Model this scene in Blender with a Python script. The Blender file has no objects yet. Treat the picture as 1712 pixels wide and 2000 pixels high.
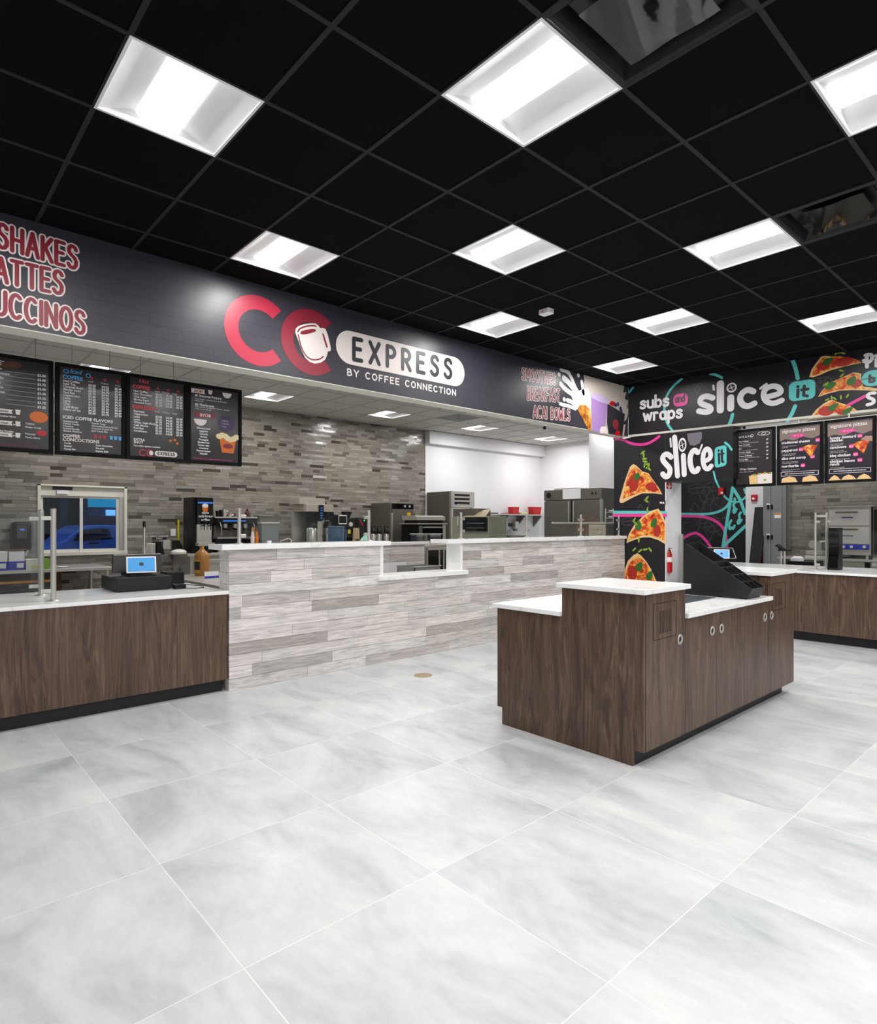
import bpy, bmesh, math, random
from mathutils import Vector, Matrix
from mathutils.geometry import delaunay_2d_cdt
R = math.radians
rnd = random.Random(7)
scene = bpy.context.scene
COL = scene.collection

# ------------------------------------------------------------------ camera
CAMH, F, TH, PCX, PCY = 1.41, 1198.15, R(47.993), 856.0, 1024.39
cd = bpy.data.cameras.new('camera')
cam = bpy.data.objects.new('camera', cd)
COL.objects.link(cam)
cd.sensor_fit = 'VERTICAL'
cd.sensor_height = 24.0
cd.lens = F * 24.0 / 2000.0
cd.shift_y = (PCY - 1000.0) / 2000.0
cd.clip_start, cd.clip_end = 0.05, 100
cam.location = (0, 0, CAMH)
cam.rotation_euler = (R(90), 0, TH)
scene.camera = cam

# ------------------------------------------------------------------ world, exposure
scene.view_settings.view_transform = 'Standard'
scene.view_settings.look = 'None'
scene.view_settings.gamma = 1.0
scene.view_settings.use_curve_mapping = False
scene.view_settings.exposure = 0.0
scene.cycles.max_bounces = 10
scene.cycles.diffuse_bounces = 5
scene.cycles.glossy_bounces = 4
scene.cycles.transparent_max_bounces = 16
scene.cycles.caustics_reflective = False
scene.cycles.caustics_refractive = False
scene.cycles.sample_clamp_indirect = 6.0
scene.cycles.use_denoising = True
w = bpy.data.worlds.new('dusk')
scene.world = w
w.use_nodes = True
w.node_tree.nodes['Background'].inputs[0].default_value = (0.10, 0.20, 0.46, 1)
w.node_tree.nodes['Background'].inputs[1].default_value = 1.6
SHOP_POWER, KITCHEN_POWER = 20.0, 30.0      # watts of each ceiling lamp
LENS_GLOW = 1.25

# ------------------------------------------------------------------ helpers
FWD = Vector((-math.sin(TH), math.cos(TH), 0))
RGT = Vector((math.cos(TH), math.sin(TH), 0))
EYE = Vector((0, 0, CAMH))
def ray(x, y):
    return FWD + RGT * ((x - PCX) / F) + Vector((0, 0, (PCY - y) / F))
def atX(x, y, X):
    d = ray(x, y); return EYE + d * (X / d.x)
def atY(x, y, Y):
    d = ray(x, y); return EYE + d * (Y / d.y)
def atZ(x, y, Z):
    d = ray(x, y); return EYE + d * ((Z - CAMH) / d.z)

def lin(h):
    h = h.lstrip('#'); o = []
    for i in (0, 2, 4):
        c = int(h[i:i+2], 16) / 255
        o.append(c / 12.92 if c <= 0.04045 else ((c + 0.055) / 1.055) ** 2.4)
    return (*o, 1.0)

class MB:
    def __init__(s): s.v = []; s.f = []; s.c = []
    def add(s, vs, fs, col=None):
        b = len(s.v); s.v += [tuple(p) for p in vs]
        for q in fs: s.f.append([b + i for i in q]); s.c.append(col)
        return s
    def box(s, x0, y0, z0, x1, y1, z1, col=None, M=None):
        x0, x1 = min(x0, x1), max(x0, x1); y0, y1 = min(y0, y1), max(y0, y1); z0, z1 = min(z0, z1), max(z0, z1)
        vs = [Vector((x, y, z)) for z in (z0, z1) for x, y in ((x0, y0), (x1, y0), (x1, y1), (x0, y1))]
        if M: vs = [M @ p for p in vs]
        return s.add(vs, [(3, 2, 1, 0), (4, 5, 6, 7), (0, 1, 5, 4), (1, 2, 6, 5), (2, 3, 7, 6), (3, 0, 4, 7)], col)
    def cone(s, p0, p1, r0, r1=None, n=16, cap=True):
        p0, p1 = Vector(p0), Vector(p1); r1 = r0 if r1 is None else r1
        a = (p1 - p0).normalized()
        u = a.orthogonal().normalized(); v = a.cross(u)
        vs = []
        for p, r in ((p0, r0), (p1, r1)):
            for i in range(n):
                t = 2 * math.pi * i / n
                vs.append(p + (u * math.cos(t) + v * math.sin(t)) * r)
        fs = [(i, (i + 1) % n, n + (i + 1) % n, n + i) for i in range(n)]
        if cap: fs += [tuple(range(n))[::-1], tuple(range(n, 2 * n))]
        return s.add(vs, fs)
    def tube(s, pts, r, n=10):
        for a, b in zip(pts, pts[1:]): s.cone(a, b, r, r, n)
        return s
    def lathe(s, c, prof, n=20, M=None):
        c = Vector(c); vs = []
        for r, z in prof:
            for i in range(n):
                t = 2 * math.pi * i / n
                p = Vector((r * math.cos(t), r * math.sin(t), z))
                vs.append((M @ p if M else p) + c)
        fs = []
        for k in range(len(prof) - 1):
            for i in range(n):
                j = (i + 1) % n
                fs.append((k * n + i, k * n + j, (k + 1) * n + j, (k + 1) * n + i))
        fs += [tuple(range(n))[::-1], tuple(range((len(prof) - 1) * n, len(prof) * n))]
        return s.add(vs, fs)
    def prism(s, pts, off):
        """pts: list of 3-D points of a flat outline, off: extrusion vector"""
        n = len(pts); off = Vector(off)
        vs = [Vector(p) for p in pts] + [Vector(p) + off for p in pts]
        return s.add(vs, [tuple(range(n)), tuple(range(n, 2 * n))[::-1]] + [(i, n + i, n + (i + 1) % n, (i + 1) % n) for i in range(n)])
    def poly(s, pts, col=None):
        return s.add(pts, [tuple(range(len(pts)))], col)

WL = {}                                           # object -> where its frame stands
def obj(name, mb, mat, parent=None, smooth=False, bevel=0.0, fix=True, label=None):
    me = bpy.data.meshes.new(name)
    me.from_pydata(mb.v, [], mb.f)
    if any(c is not None for c in mb.c):
        at = me.color_attributes.new('tint', 'FLOAT_COLOR', 'CORNER')
        buf = []
        for q, c in zip(mb.f, mb.c):
            c = c or (0.5, 0.5, 0.5)
            buf += [c[0], c[1], c[2], 1.0] * len(q)
        at.data.foreach_set('color', buf)
    if fix:
        bm = bmesh.new(); bm.from_mesh(me)
        bmesh.ops.recalc_face_normals(bm, faces=bm.faces)
        bm.to_mesh(me); bm.free()
    me.materials.append(mat)
    if smooth:
        me.polygons.foreach_set('use_smooth', [True] * len(me.polygons))
        try: me.set_sharp_from_angle(angle=R(40))
        except Exception: pass
    o = bpy.data.objects.new(name, me)
    COL.objects.link(o)
    if parent:
        o.parent = parent
        o.matrix_parent_inverse = Matrix.Translation(-WL.get(parent.name, Vector()))
    WL[o.name] = Vector()
    if bevel:
        m = o.modifiers.new('bevel', 'BEVEL'); m.width = bevel; m.segments = 2; m.limit_method = 'ANGLE'
    if label: o['label'] = label
    return o
def thing(name, label, cat, loc=(0, 0, 0), group=None):
    o = bpy.data.objects.new(name, None); COL.objects.link(o)
    o.empty_display_size = 0.1
    o.location = loc; WL[o.name] = Vector(loc)
    o['label'] = label; o['category'] = cat
    if group: o['group'] = group
    return o
def tag(o, label, cat, group=None, kind=None):
    o['label'] = label; o['category'] = cat
    if group: o['group'] = group
    if kind: o['kind'] = kind
    return o
def struct(name, mb, mat, label, cat, parent=None, bevel=0.0, smooth=False):
    o = obj(name, mb, mat, parent, bevel=bevel, smooth=smooth)
    if not parent:
        o['kind'] = 'structure'; o['label'] = label; o['category'] = cat
    return o
def dup(root, delta, label, group=None):
    d = Vector(delta)
    def cp(o, par):
        c = o.copy(); COL.objects.link(c)
        WL[c.name] = WL.get(o.name, Vector())
        if par: c.parent = par
        for ch in list(o.children): cp(ch, c)
        return c
    r = cp(root, None); r.location = root.location + d
    r['label'] = label
    if group: r['group'] = group
    return r

# ------------------------------------------------------------------ materials
def mat(name, col, rough=0.5, metal=0.0, emit=0.0, ecol=None, spec=0.5, coat=0.0):
    m = bpy.data.materials.new(name); m.use_nodes = True
    b = m.node_tree.nodes['Principled BSDF']
    c = lin(col) if isinstance(col, str) else (*col[:3], 1.0)
    b.inputs['Base Color'].default_value = c
    b.inputs['Roughness'].default_value = rough
    b.inputs['Metallic'].default_value = metal
    b.inputs['Specular IOR Level'].default_value = spec
    b.inputs['Coat Weight'].default_value = coat
    if emit:
        b.inputs['Emission Color'].default_value = lin(ecol) if ecol else c
        b.inputs['Emission Strength'].default_value = emit
    return m
class NT:
    def __init__(s, m): s.t = m.node_tree; s.b = s.t.nodes['Principled BSDF']
    def n(s, typ, **kw):
        nd = s.t.nodes.new(typ)
        for k, v in kw.items():
            if k.startswith('i_'):
                key = k[2:]
                nd.inputs[int(key) if key.isdigit() else key].default_value = v
            else: setattr(nd, k, v)
        return nd
    def l(s, a, b): s.t.links.new(a, b)
    def math(s, op, a, b=None):
        nd = s.t.nodes.new('ShaderNodeMath'); nd.operation = op
        for i, v in enumerate((a, b)):
            if v is None: continue
            if isinstance(v, (int, float)): nd.inputs[i].default_value = v
            else: s.l(v, nd.inputs[i])
        return nd.outputs[0]
    def coord(s, scale=(1, 1, 1), loc=(0, 0, 0)):
        tc = s.n('ShaderNodeTexCoord'); mp = s.n('ShaderNodeMapping')
        mp.inputs['Scale'].default_value = scale; mp.inputs['Location'].default_value = loc
        s.l(tc.outputs['Object'], mp.inputs['Vector']); return mp.outputs[0]
    def noise(s, vec, scale=5, detail=4, rough=0.5, dist=0.0):
        nd = s.n('ShaderNodeTexNoise'); nd.inputs['Scale'].default_value = scale
        nd.inputs['Detail'].default_value = detail; nd.inputs['Roughness'].default_value = rough
        nd.inputs['Distortion'].default_value = dist
        s.l(vec, nd.inputs['Vector']); return nd
    def ramp(s, fac, stops):
        r = s.n('ShaderNodeValToRGB'); e = r.color_ramp.elements
        while len(e) < len(stops): e.new(0.5)
        for q, (p, c) in zip(e, stops):
            q.position = p; q.color = lin(c) if isinstance(c, str) else (*c[:3], 1)
        s.l(fac, r.inputs[0]); return r.outputs[0]
    def mix(s, fac, a, b, mode='MIX'):
        nd = s.n('ShaderNodeMix', data_type='RGBA', blend_type=mode)
        for i, v in ((0, fac), (6, a), (7, b)):
            if isinstance(v, (int, float)): nd.inputs[i].default_value = v
            elif isinstance(v, tuple): nd.inputs[i].default_value = v
            else: s.l(v, nd.inputs[i])
        return nd.outputs[2]
    def bump(s, h, strength=0.2, dist=0.01):
        nd = s.n('ShaderNodeBump'); nd.inputs['Strength'].default_value = strength; nd.inputs['Distance'].default_value = dist
        s.l(h, nd.inputs['Height']); s.l(nd.outputs[0], s.b.inputs['Normal'])

def walnut(name):
    m = mat(name, '#4a382f', 0.38); t = NT(m)
    v = t.coord((1, 1, 0.07))
    n0 = t.noise(t.coord((1, 1, 0.16)), 3.2, 2, 0.5, 0.4)
    ma = t.n('ShaderNodeVectorMath', operation='MULTIPLY_ADD')
    t.l(n0.outputs['Color'], ma.inputs[0]); ma.inputs[1].default_value = (0.22, 0.22, 0.22); t.l(v, ma.inputs[2])
    g = t.noise(ma.outputs[0], 30, 7, 0.62, 1.2)
    c1 = t.ramp(g.outputs['Fac'], [(0.30, '#251913'), (0.45, '#4b362c'), (0.58, '#6a5243'), (0.76, '#8d7160')])
    g2 = t.noise(t.coord((1, 1, 0.03)), 9, 3, 0.5)
    c2 = t.mix(0.35, c1, t.ramp(g2.outputs['Fac'], [(0.3, '#3d2d25'), (0.7, '#6f5444')]))
    g3 = t.noise(t.coord((1, 1, 0.02)), 160, 3, 0.6)
    c3 = t.mix(0.5, c2, t.ramp(g3.outputs['Fac'], [(0.35, (0.45, 0.45, 0.45)), (0.6, (1, 1, 1))]), 'MULTIPLY')
    t.l(c3, t.b.inputs['Base Color'])
    return m
def attr_mat(name, rough, streak, lo, hi, spec=0.5, bumpy=0.0, axis=(1, 1, 1), scale=20):
    m = mat(name, '#888888', rough, spec=spec); t = NT(m)
    a = t.n('ShaderNodeVertexColor', layer_name='tint')
    n = t.noise(t.coord(axis), scale, 7, 0.65, 1.0)
    s = t.ramp(n.outputs['Fac'], [(0.3, (lo,) * 3), (0.62, (hi,) * 3)])
    t.l(t.mix(streak, a.outputs['Color'], s, 'MULTIPLY'), t.b.inputs['Base Color'])
    if bumpy:
        nb = t.noise(t.coord((1, 1, 1)), 55, 2, 0.5)
        t.bump(nb.outputs['Fac'], bumpy, 0.004)
    return m
def quartz(name):
    m = mat(name, '#f2f2f1', 0.18); t = NT(m)
    n = t.noise(t.coord((1, 1, 1)), 0.75, 4, 0.5, 0.9)
    d = t.math('ABSOLUTE', t.math('SUBTRACT', n.outputs['Fac'], 0.5))
    v = t.ramp(d, [(0.0, '#dedede'), (0.004, '#ececec'), (0.014, '#f3f3f2')])
    t.l(v, t.b.inputs['Base Color'])
    return m
def brushed(name, col='#cdc8bf', rough=0.36, metal=0.7):
    m = mat(name, col, rough, metal); t = NT(m)
    n = t.noise(t.coord((3, 3, 90)), 6, 2, 0.5)
    t.l(t.math('ADD', t.math('MULTIPLY', n.outputs['Fac'], 0.18), rough - 0.09), t.b.inputs['Roughness'])
    return m
def glass(name, tint=(0.96, 0.98, 0.97, 1), refl=0.04):
    m = bpy.data.materials.new(name); m.use_nodes = True; nt = m.node_tree; nt.nodes.clear()
    o = nt.nodes.new('ShaderNodeOutputMaterial'); mx = nt.nodes.new('ShaderNodeMixShader')
    tr = nt.nodes.new('ShaderNodeBsdfTransparent'); gl = nt.nodes.new('ShaderNodeBsdfGlossy')
    lw = nt.nodes.new('ShaderNodeLayerWeight'); lw.inputs[0].default_value = 0.5
    pw = nt.nodes.new('ShaderNodeMath'); pw.operation = 'POWER'; pw.inputs[1].default_value = 4.0
    nt.links.new(lw.outputs['Facing'], pw.inputs[0])
    tr.inputs[0].default_value = tint; gl.inputs['Roughness'].default_value = 0.02
    mul = nt.nodes.new('ShaderNodeMath'); mul.operation = 'MULTIPLY_ADD'; mul.inputs[1].default_value = 0.3; mul.inputs[2].default_value = refl * 0.6
    nt.links.new(pw.outputs[0], mul.inputs[0])
    nt.links.new(mul.outputs[0], mx.inputs[0]); nt.links.new(tr.outputs[0], mx.inputs[1]); nt.links.new(gl.outputs[0], mx.inputs[2])
    nt.links.new(mx.outputs[0], o.inputs[0])
    return m

# floor tile: pale cement-look porcelain with thin white joints
TS, TX, TY = 0.806, -1.054, 0.845
def floor_mat():
    m = mat('cement_tile', '#c9cccd', 0.22); t = NT(m)
    tc = t.n('ShaderNodeTexCoord'); sp = t.n('ShaderNodeSeparateXYZ'); t.l(tc.outputs['Object'], sp.inputs[0])
    fx = t.math('DIVIDE', t.math('SUBTRACT', sp.outputs[0], TX), TS)
    fy = t.math('DIVIDE', t.math('SUBTRACT', sp.outputs[1], TY), TS)
    cx = t.n('ShaderNodeCombineXYZ'); t.l(t.math('FLOOR', fx), cx.inputs[0]); t.l(t.math('FLOOR', fy), cx.inputs[1])
    wn = t.n('ShaderNodeTexWhiteNoise', noise_dimensions='2D'); t.l(cx.outputs[0], wn.inputs['Vector'])
    off = t.n('ShaderNodeVectorMath', operation='MULTIPLY_ADD')
    t.l(wn.outputs['Color'], off.inputs[0]); off.inputs[1].default_value = (7, 7, 7); t.l(tc.outputs['Object'], off.inputs[2])
    mp = t.n('ShaderNodeMapping'); mp.inputs['Scale'].default_value = (0.75, 1.5, 1); t.l(off.outputs[0], mp.inputs['Vector'])
    n = t.noise(mp.outputs[0], 1.5, 7, 0.6, 0.9)
    c = t.ramp(n.outputs['Fac'], [(0.30, '#9ea5a7'), (0.42, '#b9bec0'), (0.54, '#cbcdce'), (0.70, '#d9dad9')])
    n2 = t.noise(mp.outputs[0], 14, 4, 0.6)
    c = t.mix(0.22, c, t.ramp(n2.outputs['Fac'], [(0.35, '#c3c6c6'), (0.65, '#e3e4e4')]))
    def edge(f):
        fr = t.math('FRACT', f)
        return t.math('MINIMUM', fr, t.math('SUBTRACT', 1.0, fr))
    e = t.math('MINIMUM', edge(fx), edge(fy))
    j = t.math('LESS_THAN', e, 0.0024)
    t.l(t.mix(j, c, lin('#e4e3df')), t.b.inputs['Base Color'])
    t.l(t.math('ADD', t.math('MULTIPLY', n2.outputs['Fac'], 0.12), 0.30), t.b.inputs['Roughness'])
    return m
def vinyl(name, col):
    m = mat(name, col, 0.36, spec=0.5); t = NT(m)
    tc = t.n('ShaderNodeTexCoord'); sp = t.n('ShaderNodeSeparateXYZ'); t.l(tc.outputs['Object'], sp.inputs[0])
    cb = t.n('ShaderNodeCombineXYZ'); t.l(sp.outputs[1], cb.inputs[0]); t.l(sp.outputs[2], cb.inputs[1])
    br = t.n('ShaderNodeTexBrick'); br.inputs['Scale'].default_value = 1.0
    br.inputs['Brick Width'].default_value = 0.5; br.inputs['Row Height'].default_value = 0.095; br.inputs['Mortar Size'].default_value = 0.004
    c = lin(col); br.inputs['Color1'].default_value = c; br.inputs['Color2'].default_value = tuple(x * 1.12 for x in c[:3]) + (1,)
    br.inputs['Mortar'].default_value = tuple(x * 0.78 for x in c[:3]) + (1,)
    t.l(cb.outputs[0], br.inputs['Vector']); t.l(br.outputs[0], t.b.inputs['Base Color'])
    return m
def pizza_mat(name='pizza_print', cs=('#a01408', '#d8481a', '#ee8a2c', '#f6c45e', '#fdeeb4')):
    m = mat(name, '#e08030', 0.4); t = NT(m)
    n = t.noise(t.coord((1, 1, 1)), 11, 5, 0.62, 0.8)
    c = t.ramp(n.outputs['Fac'], list(zip((0.36, 0.45, 0.52, 0.60, 0.70), cs)))
    t.l(c, t.b.inputs['Base Color']); return m

M = {}
M['floor'] = floor_mat()
M['walnut'] = walnut('dark_walnut_laminate')
M['plank'] = attr_mat('whitewashed_planks', 0.55, 0.9, 0.46, 1.0, axis=(1, 0.07, 1), scale=52)
M['tile'] = attr_mat('glazed_strip_tile', 0.14, 0.5, 0.62, 1.0, bumpy=0.3, axis=(1, 0.35, 2.2), scale=22)
M['quartz'] = quartz('white_quartz')
M['steel'] = brushed('brushed_steel')
M['dsteel'] = brushed('dark_brushed_steel', '#79746d', 0.36)
M['chrome'] = mat('polished_steel', '#dedbd5', 0.2, 0.75)
M['nickel'] = mat('satin_nickel', '#c9c6c0', 0.38, 0.85)
M['black'] = mat('black_plastic', '#050506', 0.4, spec=0.35)
M['matte'] = mat('matte_black_metal', '#131417', 0.5, spec=0.4)
M['gloss'] = mat('glossy_black', '#060607', 0.06)
M['toe'] = mat('black_toe_kick', '#0b0b0c', 0.5)
M['white'] = mat('white_paint', '#ecebee', 0.55)
M['trimw'] = mat('ivory_drywall', '#dedbd0', 0.6)
M['ceilw'] = mat('white_ceiling_tile', '#c9c5be', 0.8)
M['tbarw'] = mat('white_ceiling_bar', '#bab6af', 0.6)
M['ceilb'] = mat('black_ceiling_tile', '#060608', 0.9, spec=0.1)
M['tbarb'] = mat('black_ceiling_bar', '#0b0b0c', 0.75)
M['vinyl'] = vinyl('charcoal_brick_vinyl', '#35333d')
M['mural'] = mat('charcoal_mural_vinyl', '#1b191e', 0.38, spec=0.4)
M['frame'] = mat('black_board_frame', '#030303', 0.6, spec=0.2)
M['herb'] = mat('pale_herb_print', '#8fae3a', 0.4)
M['chalk'] = mat('grey_chalk_line', '#39363d', 0.4)
M['red'] = mat('crimson_print', '#b02a43', 0.36)
M['maroon'] = mat('maroon_print', '#8d2437', 0.36)
M['cream'] = mat('cream_print', '#f0e6e2', 0.36)
M['ink'] = mat('dark_ink_print', '#26242a', 0.4)
M['wprint'] = mat('white_print', '#f2eef0', 0.4)
M['cyan'] = mat('aqua_print', '#62cfcb', 0.4)
M['pink'] = mat('pink_print', '#ef3f9c', 0.4)
M['pizza'] = pizza_mat()
M['cookie'] = pizza_mat('crumb_print', ['#7a4216', '#a5611f', '#c88436', '#dca455', '#e9bd74'])
M['crust'] = mat('pizza_crust_print', '#f0c88e', 0.4)
M['pep'] = mat('pepperoni_print', '#b3291c', 0.4)
M['basil'] = mat('basil_print', '#2f6a22', 0.4)
M['housing'] = mat('white_light_housing', '#e6e5e6', 0.5)
M['lens'] = mat('lit_diffuser', '#ffffff', 0.5, emit=LENS_GLOW, ecol='#fffdfa')
M['glass'] = glass('clear_glass')
M['clear'] = glass('clear_plastic', (0.86, 0.88, 0.9, 1), 0.16)
M['pane'] = glass('window_glass', (0.75, 0.85, 1.0, 1), 0.04)
M['print'] = mat('menu_print_dark', '#3b3638', 0.16)
M['card'] = mat('cardboard', '#9a7048', 0.8)
M['blue'] = mat('blue_print', '#1d2fae', 0.45)
M['yellow'] = mat('yellow_print', '#e8d820', 0.45)
M['green'] = mat('green_print', '#7fae3c', 0.45)
M['rplastic'] = mat('red_plastic', '#c3101c', 0.3)
M['orange'] = mat('orange_print', '#e2701c', 0.4)
M['tan'] = mat('tan_bottle', '#b07b3c', 0.3)
M['brown'] = mat('brown_print', '#5a3524', 0.5)
M['gray'] = mat('grey_paint', '#7e8382', 0.45)
M['screen'] = mat('lit_blue_screen', '#3f86bd', 0.2, emit=0.5, ecol='#3f93d2')
M['led'] = mat('lit_blue_strip', '#2b7bd6', 0.3, emit=0.55, ecol='#2b62c6')
# ------------------------------------------------------------------ planes for flat prints
class Pl:
    def __init__(s, O, U, N): s.O = Vector(O); s.U = Vector(U).normalized(); s.N = Vector(N).normalized()
    def P(s, u, v, off=0.0): return s.O + s.U * u + Vector((0, 0, v)) + s.N * off
    def uv(s, x, y):
        d = ray(x, y); t = (s.O - EYE).dot(s.N) / d.dot(s.N)
        p = EYE + d * t
        return ((p - s.O).dot(s.U), p.z - s.O.z)
def zl(pts, ox, oy, f): return [(ox + x / f, oy + y / f) for x, y in pts]

XW = -5.037            # face of the plank-clad counter
XB, ZB = -4.97, 2.73   # left bulkhead face and its lower edge
HC = 3.483             # ceiling
XK = -10.3             # far kitchen wall
YM = 8.36              # mural wall
YF = 12.2              # far wall behind the pizza counter
RB0, RB1 = Vector((-4.97, 8.33, 0)), Vector((-1.89, 8.575, 0))
RBU = (RB1 - RB0).normalized(); RBN = Vector((RBU.y, -RBU.x, 0))
P_left = Pl((XB, 0, 0), (0, 1, 0), (1, 0, 0))
P_right = Pl(RB0, RBU, RBN)
P_mural = Pl((0, YM, 0), (1, 0, 0), (0, -1, 0))
P_back = Pl((0, YF, 0), (1, 0, 0), (0, -1, 0))

# ------------------------------------------------------------------ room shell
XR, YN, YE = 5.2, -3.2, 12.95
struct('floor', MB().box(XK - .1, YN - .1, -.05, XR + .1, YE + .1, 0), M['floor'], 'pale grey cement-look tile floor with thin white joints', 'floor')
GX, GY, GT = -1.49580868 * 2.073, 0.51650546 * 2.073, 0.6096
def cells(mb_t, mb_b, x0, x1, y0, y1, gx, gy, skip, z, bw=0.012):
    i0, i1 = math.floor((x0 - gx) / GT), math.ceil((x1 - gx) / GT)
    j0, j1 = math.floor((y0 - gy) / GT), math.ceil((y1 - gy) / GT)
    for i in range(i0, i1 + 1):
        for j in range(j0, j1 + 1):
            if (i, j) in skip: continue
            a0, a1 = max(x0, gx + (i - .5) * GT), min(x1, gx + (i + .5) * GT)
            b0, b1 = max(y0, gy + (j - .5) * GT), min(y1, gy + (j + .5) * GT)
            if a1 - a0 < .001 or b1 - b0 < .001: continue
            mb_t.poly([(a0, b0, z), (a0, b1, z), (a1, b1, z), (a1, b0, z)])
    for i in range(i0, i1 + 2):
        x = gx + (i - .5) * GT
        if x0 < x < x1: mb_b.box(x - bw, y0, z - .006, x + bw, y1, z + .002)
    for j in range(j0, j1 + 2):
        y = gy + (j - .5) * GT
        if y0 < y < y1: mb_b.box(x0, y - bw, z - .0062, x1, y + bw, z + .002)
SHOP = [(0, 0), (0, 4), (0, 8), (-2, 2), (-2, 6), (-2, 10), (2, 2), (2, 6), (2, 10), (4, 0), (4, 4), (4, 8), (6, 6), (6, 2), (6, 10),
        (8, 4), (8, 8), (8, 0), (-2, -2), (6, -2), (8, -4), (10, 2), (10, 6), (10, 10), (12, 4), (12, 0)]
DIFF = [(3, 2), (3, 6)]
tb, bb = MB(), MB()
cells(tb, bb, XB - .02, XR, YN, 8.9, GX, GY, set(SHOP) | set(DIFF), HC)
struct('ceiling', tb, M['ceilb'], 'matte black tile ceiling over the shop floor', 'ceiling')
struct('trim_1', bb, M['tbarb'], 'black metal bars of the ceiling grid over the shop floor', 'ceiling grid')
KGX, KGY = -9.2, 4.294 + GT / 2
KIT = [(0, -4), (0, 0), (0, 4), (0, 8), (0, 12), (4, 2), (4, 6), (4, -2), (4, 10), (8, 10), (12, 10), (16, 10)]
KVENT = [(1, 6)]
tb, bb = MB(), MB()
cells(tb, bb, XK, XB - .19, YN, YE, KGX, KGY, set(KIT) | set(KVENT), HC)
cells(tb, bb, XB - .19, XR, 8.9, YE, KGX, KGY, set(KIT), HC)
struct('ceiling_kitchen', tb, M['ceilw'], 'white tile ceiling over the kitchen behind the black bulkhead', 'ceiling')
struct('trim_2', bb, M['tbarw'], 'white metal bars of the kitchen ceiling grid', 'ceiling grid')

# bulkheads
struct('wall_bulkhead_left', MB().box(XB - .18, YN, ZB + .006, XB, 8.33, HC), M['vinyl'], 'long charcoal bulkhead above the coffee counter carrying the red logo', 'bulkhead')
struct('trim_3', MB().box(XB - .18, YN, ZB, XB + .002, 8.345, ZB + .006), M['trimw'], 'ivory underside of the left bulkhead', 'trim')
def rbx(mb, u0, u1, n0, n1, z0, z1):
    q = [RB0 + RBU * u + RBN * n for u, n in ((u0, n0), (u1, n0), (u1, n1), (u0, n1))]
    return mb.prism([Vector((p.x, p.y, z0)) for p in q], (0, 0, z1 - z0))
struct('wall_bulkhead_right', rbx(MB(), 0.002, 9.2, -.12, 0, ZB + .03, HC), M['mural'], 'dark bulkhead above the pizza counter with white lettering', 'bulkhead')
struct('trim_4', rbx(MB(), 0.0, 9.2, -.12, .004, ZB, ZB + .03), M['trimw'], 'ivory edge strip under the right bulkhead', 'trim')

# plank cladding
PAL = ['#f1eae7', '#eae2df', '#e6e0dd', '#f4efec', '#dcd5d1', '#cfc8c5', '#efe7e4', '#e8e2df', '#c4bcb8', '#eee6e2']
def cut(rects, h):
    out = []
    for a0, a1, b0, b1 in rects:
        if h[0] >= a1 or h[1] <= a0 or h[2] >= b1 or h[3] <= b0: out.append((a0, a1, b0, b1)); continue
        if b0 < h[2]: out.append((a0, a1, b0, h[2]))
        if h[3] < b1: out.append((a0, a1, h[3], b1))
        c0, c1 = max(b0, h[2]), min(b1, h[3])
        if a0 < h[0]: out.append((a0, h[0], c0, c1))
        if h[1] < a1: out.append((h[1], a1, c0, c1))
    return out
def planks(mb, pl, u0, u1, v0, v1, row, hole=None, th=.012, lens=(.35, 1.25)):
    v = v0
    while v < v1 - .005:
        ve = min(v + row, v1); u = u0 - rnd.uniform(0, .6)
        while u < u1:
            ue = u + rnd.uniform(*lens)
            a, b = max(u, u0), min(ue, u1)
            c = Vector(lin(rnd.choice(PAL))[:3]) * rnd.uniform(.88, 1.04)
            if b - a > .01:
                rs = [(a + .0012, b - .0012, v + .0012, ve - .0012)]
                if hole: rs = cut(rs, hole)
                for r0, r1, s0, s1 in rs:
                    t = th + rnd.uniform(-.001, .001)
                    q = [pl.P(r0, s0), pl.P(r1, s0), pl.P(r1, s1), pl.P(r0, s1)]
                    mb.add(q + [p + pl.N * t for p in q], [(4, 5, 6, 7), (0, 1, 5, 4), (1, 2, 6, 5), (2, 3, 7, 6), (3, 0, 4, 7)], tuple(c))
            u = ue
        v = ve
TPAL = ['#b0aaa1', '#a8a197', '#9f988f', '#aca59b', '#9a9389', '#b5afa5', '#a39c92', '#958e85', '#a9a298', '#807870']
def strip_tiles(pl, u0, u1, v0, v1, hole=None, row=.05):
    mb = MB()
    hs = [hole] if hole else []
    rs = [(u0, u1, v0, v1)]
    for h in hs: rs = cut(rs, h)
    for r in rs: mb.poly([pl.P(r[0], r[2]), pl.P(r[1], r[2]), pl.P(r[1], r[3]), pl.P(r[0], r[3])], (.16, .15, .14))
    v = v0
    while v < v1 - .004:
        ve = min(v + row, v1); u = u0 - rnd.uniform(0, .2)
        while u < u1:
            ue = u + rnd.choice((.15, .2, .25, .3, .3))
            a, b = max(u, u0), min(ue, u1)
            if b - a > .012:
                q = [(a + .001, b - .001, v + .001, ve - .001)]
                for h in hs: q = cut(q, h)
                k = rnd.random()
                c = Vector(lin('#5a524b' if k < .045 else rnd.choice(TPAL))[:3]) * rnd.uniform(.66, .8)
                for r0, r1, s0, s1 in q:
                    if r1 - r0 < .01 or s1 - s0 < .004: continue
                    o = .004 + rnd.uniform(0, .002); tu, tv = rnd.gauss(0, .03), rnd.gauss(0, .05)
                    um, vm = (r0 + r1) / 2, (s0 + s1) / 2
                    # a gently pillowed face: five strips with their own lean
                    mb.poly([pl.P(x, y, o + (x - um) * tu * .5 + (y - vm) * tv) for x, y in ((r0, s0), (r1, s0), (r1, s1), (r0, s1))], tuple(c))
            u = ue
        v = ve
    return mb

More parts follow.
